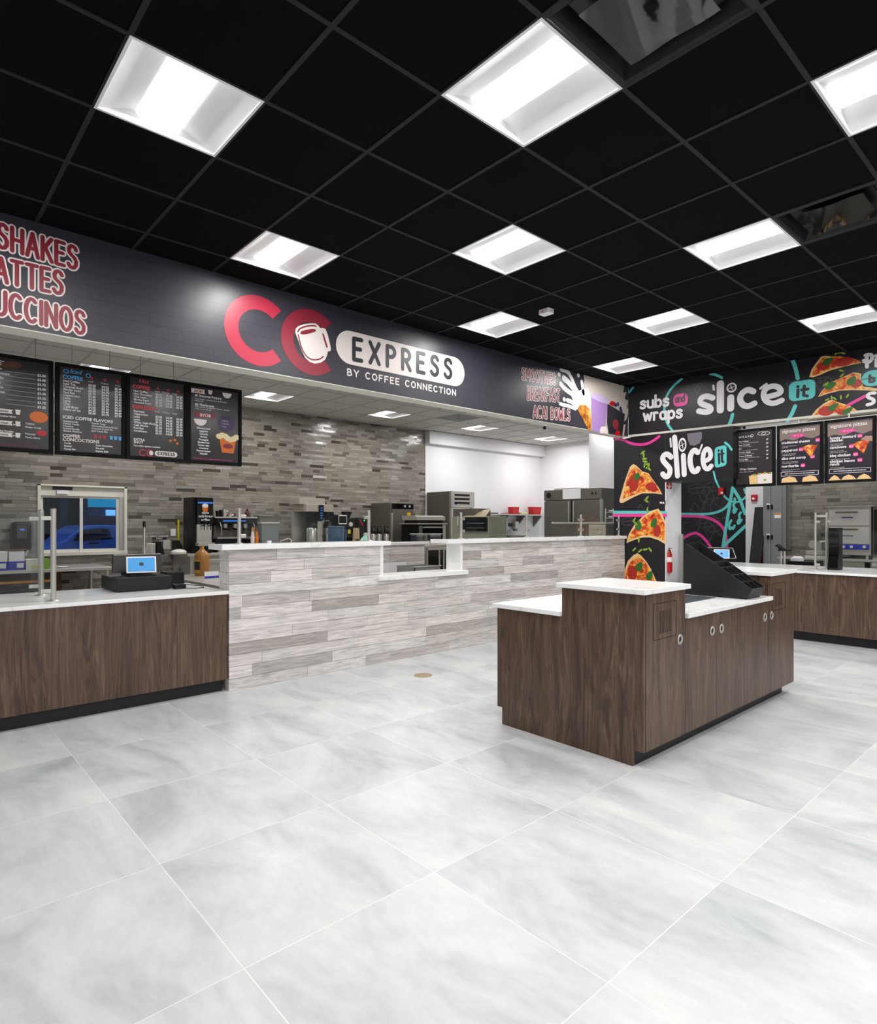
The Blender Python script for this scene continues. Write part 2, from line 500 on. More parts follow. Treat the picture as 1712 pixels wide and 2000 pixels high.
# kitchen walls
WY0, WY1, WZ0, WZ1 = 1.60, 2.775, .955, 1.99
P_k = Pl((XK, 0, 0), (0, 1, 0), (1, 0, 0))
WH = (WY0, WY1, WZ0, WZ1)
mb = strip_tiles(P_k, .3, 8.88, 0, HC, WH)
struct('wall_kitchen', mb, M['tile'], 'wall of glazed grey strip tiles behind the coffee counter', 'wall')
mb = MB()
for r in cut([(YN, YE + .1, 0, HC)], WH): mb.box(XK - .12, r[0], r[2], XK - .006, r[1], r[3])
mb.box(XK - .01, YN, 0, XK + .002, .298, HC)
mb.box(XK - .01, 8.885, 0, XK + .002, YE, HC)
struct('wall_kitchen_white', mb, M['white'], 'white painted kitchen wall beyond the grey tiles', 'wall')
struct('trim_5', MB().box(XK, 8.89, 3.2, XK + .14, YE, HC - .01), M['white'], 'white boxed soffit along the white kitchen wall', 'trim')
struct('wall_far', MB().box(XK - .1, YE, 0, -7.3, YE + .1, HC), M['white'], 'white end wall of the kitchen', 'wall')
struct('wall_partition', MB().box(-7.31, 10.75, 0, -6.28, YE, HC), M['white'], 'white partition behind the two-door refrigerator', 'wall')
struct('wall_near', MB().box(XK - .1, YN - .1, 0, XR + .1, YN, HC), M['white'], 'white wall behind the camera', 'wall')
struct('wall_right', MB().box(XR, YN, 0, XR + .1, YE, HC), M['white'], 'white wall on the right of the shop', 'wall')
# mural wall with the opening, and the wall behind the pizza counter
jx = atY(1300, 1000, YM).x
mx0 = atY(1198.5, 1000, YM).x
struct('wall_mural', MB().box(mx0, YM, 0, jx - .012, YM + .46, ZB - .01), M['mural'], 'dark mural wall with pizza slices and coloured lines at the counter end', 'wall')
struct('trim_6', MB().box(jx - .012, YM + .001, 0, jx, YM + .46, ZB - .012), M['white'], 'white side of the passage beside the mural', 'trim')
hz = atY(1300, 941.5, YM).z
struct('wall_mural_header', MB().box(jx - .011, YM, hz, atY(1431, 940, YM).x, YM + .46, ZB - .01), M['mural'], 'dark mural panel over the passage with white lettering', 'wall')
bx0, bx1 = -6.28, atY(1456, 1000, YF).x
px1 = atY(1495, 1000, YF).x; tx0 = atY(1541, 1000, YF).x
struct('wall_back_mural', MB().box(bx0, YF, 0, bx1, YF + .1, HC), M['mural'], 'dark mural wall with aqua pizza drawing seen through the passage', 'wall')
struct('wall_back_white', MB().box(bx1, YF - .01, 0, tx0, YF + .1, HC), M['white'], 'narrow white wall strip beside the grey doors', 'wall')
mb = strip_tiles(P_back, tx0, 1.2, 0, HC, None, .06)
mb.box(tx0, YF + .002, 0, XR, YF + .1, HC, (.3, .29, .27))
struct('wall_back_tile', mb, M['tile'], 'wall of grey strip tiles behind the pizza oven', 'wall')

# ------------------------------------------------------------------ window to the drive-through
t = thing('window_1', 'white framed sliding pass-through window in the grey tile wall', 'window', (XK, (WY0 + WY1) / 2, WZ0)); t['kind'] = 'structure'
mb = MB(); fx0, fx1 = XK - .1, XK + .025
mb.box(fx0, WY0, WZ0, fx1, WY0 + .04, WZ1); mb.box(fx0, WY1 - .04, WZ0, fx1, WY1, WZ1)
mb.box(fx0, WY0, WZ1 - .025, fx1, WY1, WZ1); mb.box(fx0, WY0, WZ0, fx1 + .03, WY1, WZ0 + .05)
obj('window_frame', mb, M['trimw'], t, bevel=.003)
obj('header_panel', MB().box(XK - .09, WY0 + .04, WZ1 - .16, XK - .02, WY1 - .04, WZ1 - .025), M['trimw'], t)
ym = atX(160, 1000, XK).y
mb = MB()
for y0, y1 in ((WY0 + .04, ym + .02), (ym - .02, WY1 - .1)):
    z0, z1 = WZ0 + .05, WZ1 - .16
    mb = MB(); xo = 0 if y0 < ym - .1 else .022
    xa, xb = XK - .08 + xo, XK - .06 + xo
    mb.box(xa, y0, z0, xb, y0 + .04, z1); mb.box(xa, y1 - .04, z0, xb, y1, z1)
    mb.box(xa, y0 + .04, z0, xb, y1 - .04, z0 + .04); mb.box(xa, y0 + .04, z1 - .03, xb, y1 - .04, z1)
    obj('sash', mb, M['trimw'], t)
    obj('pane', MB().box(xa + .008, y0 + .04, z0 + .04, xa + .012, y1 - .04, z1 - .03), M['pane'], t)
obj('side_track', MB().box(XK - .09, WY1 - .1, WZ0 + .05, XK - .02, WY1 - .04, WZ1 - .16), M['nickel'], t)
y0, y1 = atX(103, 955, XK).y, atX(142, 955, XK).y
obj('header_sign', MB().box(XK - .018, y0, WZ1 - .075, XK - .012, y1, WZ1 - .03), M['ink'], t)
obj('sensor_box', MB().box(XK - .02, y0 + .05, WZ1 - .135, XK + .01, y1 - .06, WZ1 - .085), M['white'], t)
# ------------------------------------------------------------------ ceiling lights
def make_light(power, label, group, name='ceiling_light'):
    t = thing(name, label, 'ceiling light', (0, 0, 0), group)
    a, b, hgt = .291, .115, .06
    mb = MB()
    for s in (-1, 1):
        mb.poly([(-a, s * a, 0), (a, s * a, 0), (a, s * b, hgt), (-a, s * b, hgt)])
        e = s * a
        mb.poly([(e, -a, 0), (e, a, 0), (e, b, hgt), (e, -b, hgt)])
    mb.poly([(-a, -b, hgt), (a, -b, hgt), (a, b, hgt), (-a, b, hgt)])
    o = .3048
    for x0, x1, y0, y1 in ((-o, -a, -o, o), (a, o, -o, o), (-a, a, -o, -a), (-a, a, a, o)): mb.box(x0, y0, -.007, x1, y1, 0)
    obj('housing', mb, M['housing'], t)
    mb = MB(); n = 8; pr = []
    for i in range(n + 1):
        k = i / n * math.pi
        pr.append((-math.cos(k) * b * .98, hgt - .004 - math.sin(k) * .032))
    for (y0, z0), (y1, z1) in zip(pr, pr[1:]):
        mb.poly([(-a, y0, z0), (a, y0, z0), (a, y1, z1), (-a, y1, z1)])
    obj('diffuser', mb, M['lens'], t, smooth=True, label='bright white diffuser strip')
    L = bpy.data.lights.new('lamp', 'AREA'); L.shape = 'RECTANGLE'; L.size = .57; L.size_y = .19; L.energy = power; L.color = (1, .985, .965)
    lo = bpy.data.objects.new('lamp', L); COL.objects.link(lo); lo.parent = t
    lo.location = (0, 0, .0225)
    return t
def where(i, j): return (GX + i * GT, GY + j * GT, HC)
SHOP_L = {(0, 0): 'square ceiling light at the upper left, its tray seen largest on that side', (2, 2): 'large square ceiling light beside the nearest black air diffuser',
 (4, 4): 'ceiling light cut by the right edge of the picture, highest on that side', (-2, 2): 'ceiling light over the left bulkhead just above the red logo',
 (0, 4): 'ceiling light in the middle of the black ceiling, left of the farther diffuser', (2, 6): 'ceiling light touching the farther black air diffuser',
 (-2, 6): 'ceiling light near the small white smoke detector above the oval lettering', (0, 8): 'ceiling light over the island, second from the corner of the bulkheads',
 (-2, 10): 'smallest ceiling light, nearest the inner corner of the two bulkheads', (2, 10): 'ceiling light above the pizza slices painted on the right bulkhead'}
p0 = make_light(SHOP_POWER, SHOP_L[(0, 0)], 'square lights in the black ceiling')
p0.location = where(0, 0)
for c in SHOP[1:]:
    if c[1] >= 11: continue
    q = Vector(where(*c)) - Vector(where(0, 0))
    dup(p0, q, SHOP_L.get(c, 'square ceiling light of the black ceiling outside the picture'), 'square lights in the black ceiling')
KIT_L = {(0, -4): 'kitchen ceiling light behind the menu boards, leftmost of its row', (0, 0): 'kitchen ceiling light just right of the hanging menu boards', (0, 4): 'kitchen ceiling light under the oval lettering of the bulkhead',
         (0, 8): 'kitchen ceiling light over the end of the grey tiles', (0, 12): 'farthest kitchen ceiling light, over the white wall'}
k0 = make_light(KITCHEN_POWER, KIT_L[(0, 0)], 'square lights in the white kitchen ceiling')
k0.location = (KGX, KGY, HC)
for c in KIT:
    if c == (0, 0): continue
    dup(k0, (c[0] * GT, c[1] * GT, 0), KIT_L.get(c, 'square kitchen ceiling light hidden behind the bulkheads'), 'square lights in the white kitchen ceiling')

# black air diffusers
def diffuser(c, label):
    x, y, z = where(*c)
    t = thing('air_diffuser', label, 'air vent', (x, y, z), 'black air diffusers')
    o = .3048; mb = MB()
    ring = [(o, -.006), (.285, -.012), (.272, -.004), (.235, .05)]
    for (a, za), (b, zb) in zip(ring, ring[1:]):
        for k in range(4):
            A = [(-a, -a), (a, -a), (a, a), (-a, a)]; B = [(-b, -b), (b, -b), (b, b), (-b, b)]
            i, j = k, (k + 1) % 4
            mb.poly([(x + A[i][0], y + A[i][1], z + za), (x + A[j][0], y + A[j][1], z + za), (x + B[j][0], y + B[j][1], z + zb), (x + B[i][0], y + B[i][1], z + zb)])
    mb.poly([(x - .235, y - .235, z + .05), (x + .235, y - .235, z + .05), (x + .235, y + .235, z + .05), (x - .235, y + .235, z + .05)])
    obj('frame', mb, M['black'], t)
    mb = MB(); n = 10; s = .2
    vs = [(x - s + 2 * s * i / n, y - s + 2 * s * j / n, z - .006 + .004 * math.sin(i * .9 + j * .35)) for j in range(n + 1) for i in range(n + 1)]
    mb.add(vs, [(j * (n + 1) + i, j * (n + 1) + i + 1, (j + 1) * (n + 1) + i + 1, (j + 1) * (n + 1) + i) for j in range(n) for i in range(n)])
    obj('plaque', mb, M['gloss'], t, smooth=True)
diffuser((3, 2), 'glossy black air diffuser at the top edge beside the largest light')
diffuser((3, 6), 'glossy black air diffuser near the right edge of the ceiling')
x, y = KGX + GT, KGY + 6 * GT
t = thing('air_vent', 'dark square vent in the white kitchen ceiling', 'air vent', (x, y, HC))
mb = MB()
for k in range(5): 
    a, b = .3 - k * .055, .3 - k * .055 - .03
    for x0, x1, y0, y1 in ((-a, -b, -a, a), (b, a, -a, a), (-b, b, -a, -b), (-b, b, b, a)): mb.box(x + x0, y + y0, HC - .012, x + x1, y + y1, HC)
obj('louver', mb, M['gray'], t)
obj('backing', MB().box(x - .305, y - .305, HC + .01, x + .305, y + .305, HC + .02), M['black'], t)
sx, sy = GX - GT * .98, GY + 6 * GT
t = thing('smoke_detector', 'small white box on the black ceiling near the bulkhead', 'detector', (sx, sy, HC))
obj('body', MB().box(sx - .06, sy - .045, HC - .05, sx + .06, sy + .045, HC - .0), M['white'], t, bevel=.008)
obj('indicator', MB().cone((sx - .01, sy - .047, HC - .03), (sx - .01, sy - .044, HC - .03), .008), M['rplastic'], t)
p = atX(1063, 839, XB - .1); p.x += .06; p.z = ZB
t = thing('security_camera', 'small black camera under the left bulkhead edge', 'camera', tuple(p))
obj('mount', MB().cone((p.x - .06, p.y, ZB), (p.x - .06, p.y, ZB - .025), .03), M['white'], t)
obj('lens', MB().lathe((p.x - .06, p.y, ZB - .05), [(.004, -.022), (.018, -.014), (.024, 0), (.02, .014), (.012, .025)], 14), M['black'], t, smooth=True)

# ------------------------------------------------------------------ outside the window
struct('floor_outside', MB().box(-30, -20, -.06, XK - .12, 20, -.01), mat('asphalt', '#4a4f58', .8), 'asphalt drive-through lane outside the window', 'ground')
t = thing('car', 'blue-lit sedan standing outside the pass-through window', 'car', (-13.2, 3.0, 0))
CX0 = -12.3
q = lambda x, y, X=CX0: atX(x, y, X)
prof = [q(85, 1072), q(108, 1062), q(128, 1057), q(143, 1043), q(156, 1033), q(170, 1027.5), q(192, 1025.5), q(222, 1026), q(240, 1029), q(262, 1040), q(275, 1052), q(282, 1058)]
prof = [(p.y, p.z) for p in prof]
lo = [(prof[-1][0] + .02, .75), (prof[-1][0], .35), (prof[0][0] - .3, .35), (prof[0][0] - .35, .75)]
body = MB().prism([(CX0 - .02 if z > .95 else CX0, y, z) for y, z in prof + lo], (-1.7, 0, 0))
obj('body', body, mat('car_paint_silver', '#8fa6c8', .25, .3), t, bevel=.03)
gl = [(q(x, y)) for x, y in [(143, 1056), (153, 1041), (163, 1035), (190, 1032), (212, 1033), (219, 1052), (180, 1056)]]
obj('side_window', MB().prism([(CX0 + .004, p.y, p.z) for p in gl], (-.02, 0, 0)), M['gloss'], t)
hd = q(183, 1061)
obj('door_handle', MB().box(CX0, hd.y - .09, hd.z - .015, CX0 + .03, hd.y + .09, hd.z + .015), M['black'], t, bevel=.008)
for yy in (prof[0][0] + .4, prof[-1][0] - .5):
    obj('wheel', MB().cone((CX0 + .01, yy, .33), (CX0 - .2, yy, .33), .33, n=24), M['black'], t, smooth=True)
t = thing('neighbouring_building', 'dim blue building across the lane outside the window', 'building', (-19, 3, 0))
obj('wall', MB().box(-19.5, -8, 0, -19, 16, 7), mat('blue_render', '#4b5464', .8), t)
for px_, wd in ((93, .5), (118, 1.2), (143, .35)):
    y = atX(px_, 1000, -18.9).y; obj('pillar', MB().box(-18.99, y - wd / 2, 0, -18.7, y + wd / 2, 6), M['trimw'] if wd < 1 else M['ink'], t)
a, b = atX(164, 990, -18.98), atX(234, 969, -18.98)
obj('lit_fascia', MB().box(-18.99, a.y, a.z, -18.9, b.y, b.z), mat('lit_fascia', '#1f9fae', .5, emit=.5, ecol='#1fa8b4'), t)
a, b = atX(207, 1007, -18.95), atX(224, 996, -18.95)
obj('lit_sign', MB().box(-18.99, a.y, a.z, -18.88, b.y, b.z), mat('lit_sign', '#9fd0ff', .5, emit=1.0, ecol='#8cc8ff'), t)
a, b = atX(165, 1022, -18.97), atX(235, 1009, -18.97)
obj('shop_front', MB().box(-18.99, a.y, a.z, -18.93, b.y, b.z), M['brown'], t)
# ------------------------------------------------------------------ painted / printed lettering: single-stroke letters
def arc(cx, cy, rx, ry, a0, a1, n=12):
    return [(cx + rx * math.cos(R(a0 + (a1 - a0) * i / n)), cy + ry * math.sin(R(a0 + (a1 - a0) * i / n))) for i in range(n + 1)]
S_ = [(.46, .84), (.38, .96), (.24, 1), (.1, .95), (.03, .82), (.06, .67), (.2, .57), (.36, .48), (.46, .34), (.45, .16), (.34, .03), (.2, 0), (.08, .05), (0, .16)]
CAP = {
 'A': (.6, [[(0, 0), (.3, 1), (.6, 0)], [(.12, .34), (.48, .34)]]),
 'B': (.5, [[(0, 0), (0, 1), (.2, 1)] + arc(.2, .77, .22, .23, 90, -90) + [(.0, .54)], [(.2, .54)] + arc(.23, .27, .27, .27, 90, -90) + [(0, 0)]]),
 'C': (.55, [arc(.3, .5, .3, .5, 50, 310, 16)]),
 'E': (.45, [[(.45, 1), (0, 1), (0, 0), (.45, 0)], [(0, .53), (.38, .53)]]),
 'F': (.45, [[(.45, 1), (0, 1), (0, 0)], [(0, .53), (.38, .53)]]),
 'H': (.55, [[(0, 0), (0, 1)], [(.55, 0), (.55, 1)], [(0, .5), (.55, .5)]]),
 'I': (.02, [[(.01, 0), (.01, 1)]]),
 'K': (.52, [[(0, 0), (0, 1)], [(.5, 1), (0, .42)], [(.15, .58), (.52, 0)]]),
 'L': (.42, [[(0, 1), (0, 0), (.42, 0)]]),
 'M': (.7, [[(0, 0), (.04, 1), (.35, .35), (.66, 1), (.7, 0)]]),
 'N': (.55, [[(0, 0), (0, 1), (.55, 0), (.55, 1)]]),
 'O': (.6, [arc(.3, .5, .3, .5, 90, 450, 20)]),
 'P': (.48, [[(0, 0), (0, 1), (.2, 1)] + arc(.2, .74, .28, .26, 90, -90) + [(0, .48)]]),
 'R': (.5, [[(0, 0), (0, 1), (.2, 1)] + arc(.2, .74, .27, .26, 90, -90) + [(0, .48)], [(.2, .48), (.5, 0)]]),
 'S': (.48, [S_]),
 'T': (.56, [[(0, 1), (.56, 1)], [(.28, 1), (.28, 0)]]),
 'U': (.52, [[(0, 1), (0, .3)] + arc(.26, .28, .26, .28, 180, 360) + [(.52, 1)]]),
 'W': (.8, [[(0, 1), (.2, 0), (.4, .75), (.6, 0), (.8, 1)]]),
 'X': (.55, [[(0, 1), (.55, 0)], [(.55, 1), (0, 0)]]),
 'Y': (.56, [[(0, 1), (.28, .48), (.56, 1)], [(.28, .48), (.28, 0)]]),
 ' ': (.3, []),
 's': (.36, [[(x * .75, y * .62) for x, y in S_]]),
 'u': (.4, [[(0, .6), (0, .2)] + arc(.2, .2, .2, .2, 180, 360) + [(.4, .6)], [(.4, .2), (.4, 0)]]),
 'b': (.42, [[(0, 1), (0, 0)], arc(.21, .3, .21, .3, 0, 360, 16)]),
 'a': (.42, [arc(.21, .3, .21, .3, 0, 360, 16), [(.42, .6), (.42, 0)]]),
 'n': (.4, [[(0, 0), (0, .6)], [(0, .36)] + arc(.2, .38, .2, .22, 180, 0) + [(.4, 0)]]),
 'd': (.42, [arc(.21, .3, .21, .3, 0, 360, 16), [(.42, 1), (.42, 0)]]),
 'w': (.6, [[(0, .6), (.15, 0), (.3, .5), (.45, 0), (.6, .6)]]),
 'r': (.28, [[(0, 0), (0, .6)], [(0, .36)] + arc(.16, .4, .16, .2, 180, 50)]),
 'p': (.42, [[(0, .6), (0, -.36)], arc(.21, .3, .21, .3, 0, 360, 16)]),
 'i': (.02, [[(.01, 0), (.01, .6)], [(.01, .84), (.01, .86)]]),
 't': (.3, [[(.14, .88), (.14, .14), (.2, 0), (.3, 0)], [(0, .6), (.3, .6)]]),
 'y': (.4, [[(0, .6), (.2, .1)], [(.4, .6), (.2, .1), (.1, -.3)]]),
}
SC = [0]
def strokes(mb, pl, lines, w, off, n=12):
    """round-ended strokes of width w along 2-D polylines of a plane, merged into one flat shape"""
    h = w / 2; vs, fs = [], []
    def add(pts):
        b = len(vs); vs.extend(Vector(p) for p in pts); fs.append(list(range(b, b + len(pts))))
    for ln in lines:
        for (x0, y0), (x1, y1) in zip(ln, ln[1:]):
            dx, dy = x1 - x0, y1 - y0; L = math.hypot(dx, dy)
            if L < 1e-6: continue
            nx, ny = -dy / L * h, dx / L * h
            add([(x0 - nx, y0 - ny), (x1 - nx, y1 - ny), (x1 + nx, y1 + ny), (x0 + nx, y0 + ny)])
        for k, (x, y) in enumerate(ln):
            add([(x + h * math.cos(2 * math.pi * i / n), y + h * math.sin(2 * math.pi * i / n)) for i in range(n)])
    SC[0] = (SC[0] + 1) % 7
    off += SC[0] * .00008
    r = delaunay_2d_cdt(vs, [], fs, 1, 1e-5)
    return mb.add([pl.P(p.x, p.y, off) for p in r[0]], [tuple(f) for f, q in zip(r[2], r[5]) if q])
def word_lines(txt, p0, p1, hgt, gap=.2):
    tot = sum(CAP[c][0] for c in txt) + gap * (len(txt) - 1)
    ux, uy = (p1[0] - p0[0]) / tot, (p1[1] - p0[1]) / tot
    out, x = [], 0
    for c in txt:
        wd, ls = CAP[c]
        for l in ls: out.append([(p0[0] + (x + a) * ux, p0[1] + (x + a) * uy + b * hgt) for a, b in l])
        x += wd + gap
    return out
def word_px(pl, txt, a, b, top, gap=.2):
    """a, b: photo pixels of the baseline ends, top: pixel of the cap line above a"""
    p0, p1 = pl.uv(*a), pl.uv(*b); return word_lines(txt, p0, p1, pl.uv(*top)[1] - p0[1], gap)
def disc(pl, c, rx, ry, off, n=24, rot=0):
    k, s = math.cos(rot), math.sin(rot)
    return [pl.P(c[0] + rx * math.cos(2 * math.pi * i / n) * k - ry * math.sin(2 * math.pi * i / n) * s,
                 c[1] + rx * math.cos(2 * math.pi * i / n) * s + ry * math.sin(2 * math.pi * i / n) * k, off) for i in range(n)]
def rrect(pl, u0, v0, u1, v1, r, off, sk=0.0):
    """rounded rectangle; sk: rise of v over the full width"""
    pts = []
    for cx, cy, a in ((u1 - r, v1 - r, 0), (u0 + r, v1 - r, 90), (u0 + r, v0 + r, 180), (u1 - r, v0 + r, 270)):
        for i in range(7):
            t = R(a + 15 * i); x, y = cx + r * math.cos(t), cy + r * math.sin(t)
            pts.append(pl.P(x, y + sk * (x - u0) / (u1 - u0), off))
    return pts
def PX(pl, pts): return [pl.uv(*p) for p in pts]
def poly_px(mb, pl, pts, off): return mb.poly([pl.P(u, v, off) for u, v in PX(pl, pts)])
def smooth_line(pts, k=3):
    for _ in range(k):
        o = [pts[0]]
        for a, b in zip(pts, pts[1:]):
            o += [(a[0] * .75 + b[0] * .25, a[1] * .75 + b[1] * .25), (a[0] * .25 + b[0] * .75, a[1] * .25 + b[1] * .75)]
        pts = o + [pts[-1]]
    return pts
O1, O2, O3, O4, O5 = .002, .0035, .005, .0065, .008

# --- left bulkhead: hand-lettered drinks list
def outlined(txt, a, b, top, label, w, wo, fill, name='wall_lettering', group=None):
    t = thing(name, label, 'lettering', tuple(P_left.P(*P_left.uv(*a))), group)
    ls = word_px(P_left, txt, a, b, top, .26)
    obj('outline', strokes(MB(), P_left, ls, wo, O1), M['cream'], t, label='white outline of the letters')
    obj('letters', strokes(MB(), P_left, ls, w, O2), fill, t)
outlined('SHAKES', (-4, 482), (149, 526), (-4, 436), 'red lettering SHAKES with white outline, top line at the left', .025, .046, M['maroon'])
outlined('ATTES', (-9, 548), (121, 575), (-9, 502), 'red lettering ATTES with white outline, middle line at the left', .025, .046, M['maroon'])
outlined('UCCINOS', (-10, 612), (164, 653), (-10, 566), 'red lettering UCCINOS with white outline, lowest line at the left', .025, .046, M['maroon'])
outlined('SMOOTHIES', (1019, 741), (1084, 751), (1019, 719.5), 'small red lettering SMOOTHIES beside the milk splash', .017, .036, M['maroon'])
outlined('BREAKFAST', (1029.5, 780), (1092, 784.5), (1029.5, 755.5), 'small red lettering BREAKFAST under the word SMOOTHIES', .017, .036, M['maroon'])
outlined('ACAI BOWLS', (1041, 815), (1112, 821), (1041, 793), 'small red lettering ACAI BOWLS, lowest line near the corner', .017, .036, M['maroon'])

# --- the logo
def big_c(px_left, px_top, px_bot, label, off):
    ul = P_left.uv(*px_left)[0]; vt, vb = P_left.uv(*px_top)[1], P_left.uv(*px_bot)[1]
    r = (vt - vb) / 2; rx = r * 1.02; c = (ul + rx, (vt + vb) / 2); k = .60
    a0, a1 = 47, 313
    outer = arc(c[0], c[1], rx, r, a0, a1, 40); inner = arc(c[0], c[1], rx * k, r * k, a1, a0, 40)
    mb = MB(); n = len(outer)
    for i in range(n - 1):
        mb.poly([P_left.P(*q, off) for q in (outer[i], outer[i + 1], inner[n - 2 - i], inner[n - 1 - i])])
    return mb
t = thing('wall_sign', 'large crimson double letter C logo with a white mug on the left bulkhead', 'sign', tuple(P_left.P(*P_left.uv(545, 730))))
obj('letter', big_c((437, 645), (492, 574.5), (512, 716), '', O1), M['red'], t)
obj('letter', big_c((548.3, 665), (600, 602.5), (624, 735.5), '', O1), M['maroon'], t)
Zb = lambda pts: zl(pts, 400, 540, 3.0571)
mg = obj('mug', poly_px(MB(), P_left, Zb([(538, 335), (541, 312), (556, 297), (590, 285), (628, 280), (660, 281), (676, 294), (686, 308), (705, 308), (719, 314), (731, 345), (741, 385), (750, 425), (749, 445), (733, 448), (728, 470), (716, 497), (690, 515), (655, 521), (625, 511), (598, 487), (580, 450), (562, 400)]), O2), M['cream'], t, label='white mug')
obj('coffee', poly_px(MB(), P_left, Zb([(566, 341), (572, 329), (600, 319), (640, 314), (662, 318), (660, 328), (635, 338), (600, 346), (578, 348)]), O3), M['maroon'], mg)
obj('handle_slot', poly_px(MB(), P_left, Zb([(698, 342), (706, 340), (718, 375), (732, 422), (724, 428), (712, 392)]), O3), M['maroon'], mg)
ln = [PX(P_left, Zb([(556, 350), (566, 400), (585, 450), (610, 485), (645, 500), (685, 495), (705, 478)])), PX(P_left, Zb([(553, 330), (562, 312), (600, 298), (645, 293), (662, 298)]))]
obj('contour', strokes(MB(), P_left, [smooth_line(l) for l in ln], .012, O3), M['maroon'], mg)
t = thing('wall_sign', 'white oval panel with dark capital letters on the left bulkhead', 'sign', tuple(P_left.P(*P_left.uv(780, 690))))
u0, u1 = P_left.uv(655.5, 680)[0], P_left.uv(906.5, 720)[0]
v1, v0 = P_left.uv(680, 645.5)[1], P_left.uv(682, 711.5)[1]
obj('panel', MB().poly(rrect(P_left, u0, v0, u1, v1, (v1 - v0) / 2, O1)), M['cream'], t)
obj('lettering', strokes(MB(), P_left, word_px(P_left, 'EXPRESS', (690.5, 702), (880.5, 739), (690.5, 661.5), .52), .042, O2), M['ink'], t)
t = obj('wall_sign', strokes(MB(), P_left, word_px(P_left, 'BY COFFEE CONNECTION', (678.5, 732.5), (889, 772.5), (678.5, 720.5), .34), .0135, O1), M['cream'])
tag(t, 'thin line of white capitals under the oval panel', 'sign')
# --- milk splash and drinks picture at the corner
Zc = lambda pts: zl(pts, 960, 660, 5.7067)
t = thing('wall_picture', 'milk splash and drinks picture at the corner end of the left bulkhead', 'picture', tuple(P_left.P(*P_left.uv(1180, 840))))
obj('backdrop', poly_px(MB(), P_left, Zc([(1030, 470), (1020, 412), (1250, 470), (1475, 536), (1462, 610), (1500, 600), (1480, 680), (1522, 700), (1505, 770), (1530, 800), (1500, 905), (1450, 960), (1490, 965), (1470, 1095), (1300, 1080), (1110, 1035), (1060, 940), (960, 800), (1000, 600)]), O1), mat('beige_print', '#cfc5bb', .4), t)
sp = [[(770, 352), (840, 370), (880, 430), (930, 560), (980, 640)], [(800, 450), (850, 490), (920, 580), (980, 660)], [(765, 515), (810, 570), (900, 630), (980, 690)],
      [(760, 735), (800, 748), (860, 760), (930, 790)], [(840, 695), (890, 712), (960, 780)], [(1000, 490), (1010, 560), (1020, 620)]]
mb = MB()
for l, wd in zip(sp, (.06, .085, .07, .05, .06, .06)): strokes(mb, P_left, [smooth_line(PX(P_left, Zc(l)))], wd, O2)
for c in ((748, 410), (963, 418), (806, 686)): mb.poly(disc(P_left, P_left.uv(*Zc([c])[0]), .035, .03, O2))
poly_px(mb, P_left, Zc([(900, 560), (960, 590), (1060, 560), (1100, 640), (1110, 740), (1000, 800), (930, 760), (880, 640)]), O2)
obj('milk_splash', mb, M['wprint'], t)
obj('cookie', poly_px(MB(), P_left, Zc([(950, 800), (975, 750), (1040, 745), (1090, 800), (1105, 900), (1105, 1030), (1070, 1025), (1010, 900)]), O3), M['cookie'], t)
obj('smoothie', poly_px(MB(), P_left, Zc([(1100, 640), (1290, 720), (1285, 770), (1262, 1000), (1235, 1065), (1115, 1035), (1108, 840)]), O4), mat('purple_print', '#a883c0', .4), t)
obj('smoothie_lid', poly_px(MB(), P_left, Zc([(1085, 640), (1140, 615), (1230, 640), (1300, 690), (1290, 740), (1200, 715), (1105, 665)]), O5), mat('lilac_print', '#c9b6dc', .4), t)
obj('acai_cup', poly_px(MB(), P_left, Zc([(1285, 735), (1380, 790), (1480, 850), (1450, 1090), (1300, 1070), (1280, 950)]), O4), M['ink'], t)
mb = MB()
for k, (c, r) in enumerate((((1400, 740), .03), ((1430, 790), .035), ((1375, 750), .03), ((1440, 815), .028))): mb.poly(disc(P_left, P_left.uv(*Zc([c])[0]), r, r, O5 + k * .0003))
obj('blueberry', mb, mat('blueberry_print', '#2a2d52', .4), t)
obj('strawberry', poly_px(MB(), P_left, Zc([(1300, 735), (1330, 700), (1370, 720), (1385, 765), (1340, 760)]), O5), M['rplastic'], t)
obj('badge', MB().poly(disc(P_left, P_left.uv(*Zc([(1377, 965)])[0]), .085, .075, O5)), M['maroon'], t)
obj('banana_slice', poly_px(MB(), P_left, Zc([(1200, 1020), (1215, 990), (1260, 985), (1285, 1020), (1285, 1070), (1200, 1060)]), O5), M['cream'], t)
obj('fruit', poly_px(MB(), P_left, Zc([(1365, 1060), (1395, 1020), (1425, 1050), (1420, 1092), (1370, 1088)]), O5), M['rplastic'], t)

# --- pizza slices in print
def slice_print(pl, outline, inset, peps, leaves, label, s=1.0, name='pizza_slice_print', group=None):
    t = thing(name, label, 'pizza picture', tuple(pl.P(*pl.uv(*outline[0]))), group)
    obj('crust', poly_px(MB(), pl, outline, O1), M['crust'], t)
    obj('topping', poly_px(MB(), pl, inset, O2), M['pizza'], t)
    if peps:
        for c, rx, ry in peps: obj('pepperoni', MB().poly(disc(pl, pl.uv(*c), rx * s, ry * s, O3)), M['pep'], t)
    for c, rx, ry, ro in leaves: 
        u = pl.uv(*c); n = 16
        pts = [(math.cos(2 * math.pi * i / n), math.sin(2 * math.pi * i / n)) for i in range(n)]
        k, q = math.cos(ro), math.sin(ro)
        pts = [(a * rx * .85, b * ry * .85 * (1 - .35 * a)) for a, b in pts]
        obj('basil_leaf', MB().poly([pl.P(u[0] + a * k - b * q, u[1] + a * q + b * k, O4) for a, b in pts]), M['basil'], t)
Zr = lambda pts: zl(pts, 1570, 680, 12.056)
z1 = lambda p: Zr([p])[0]
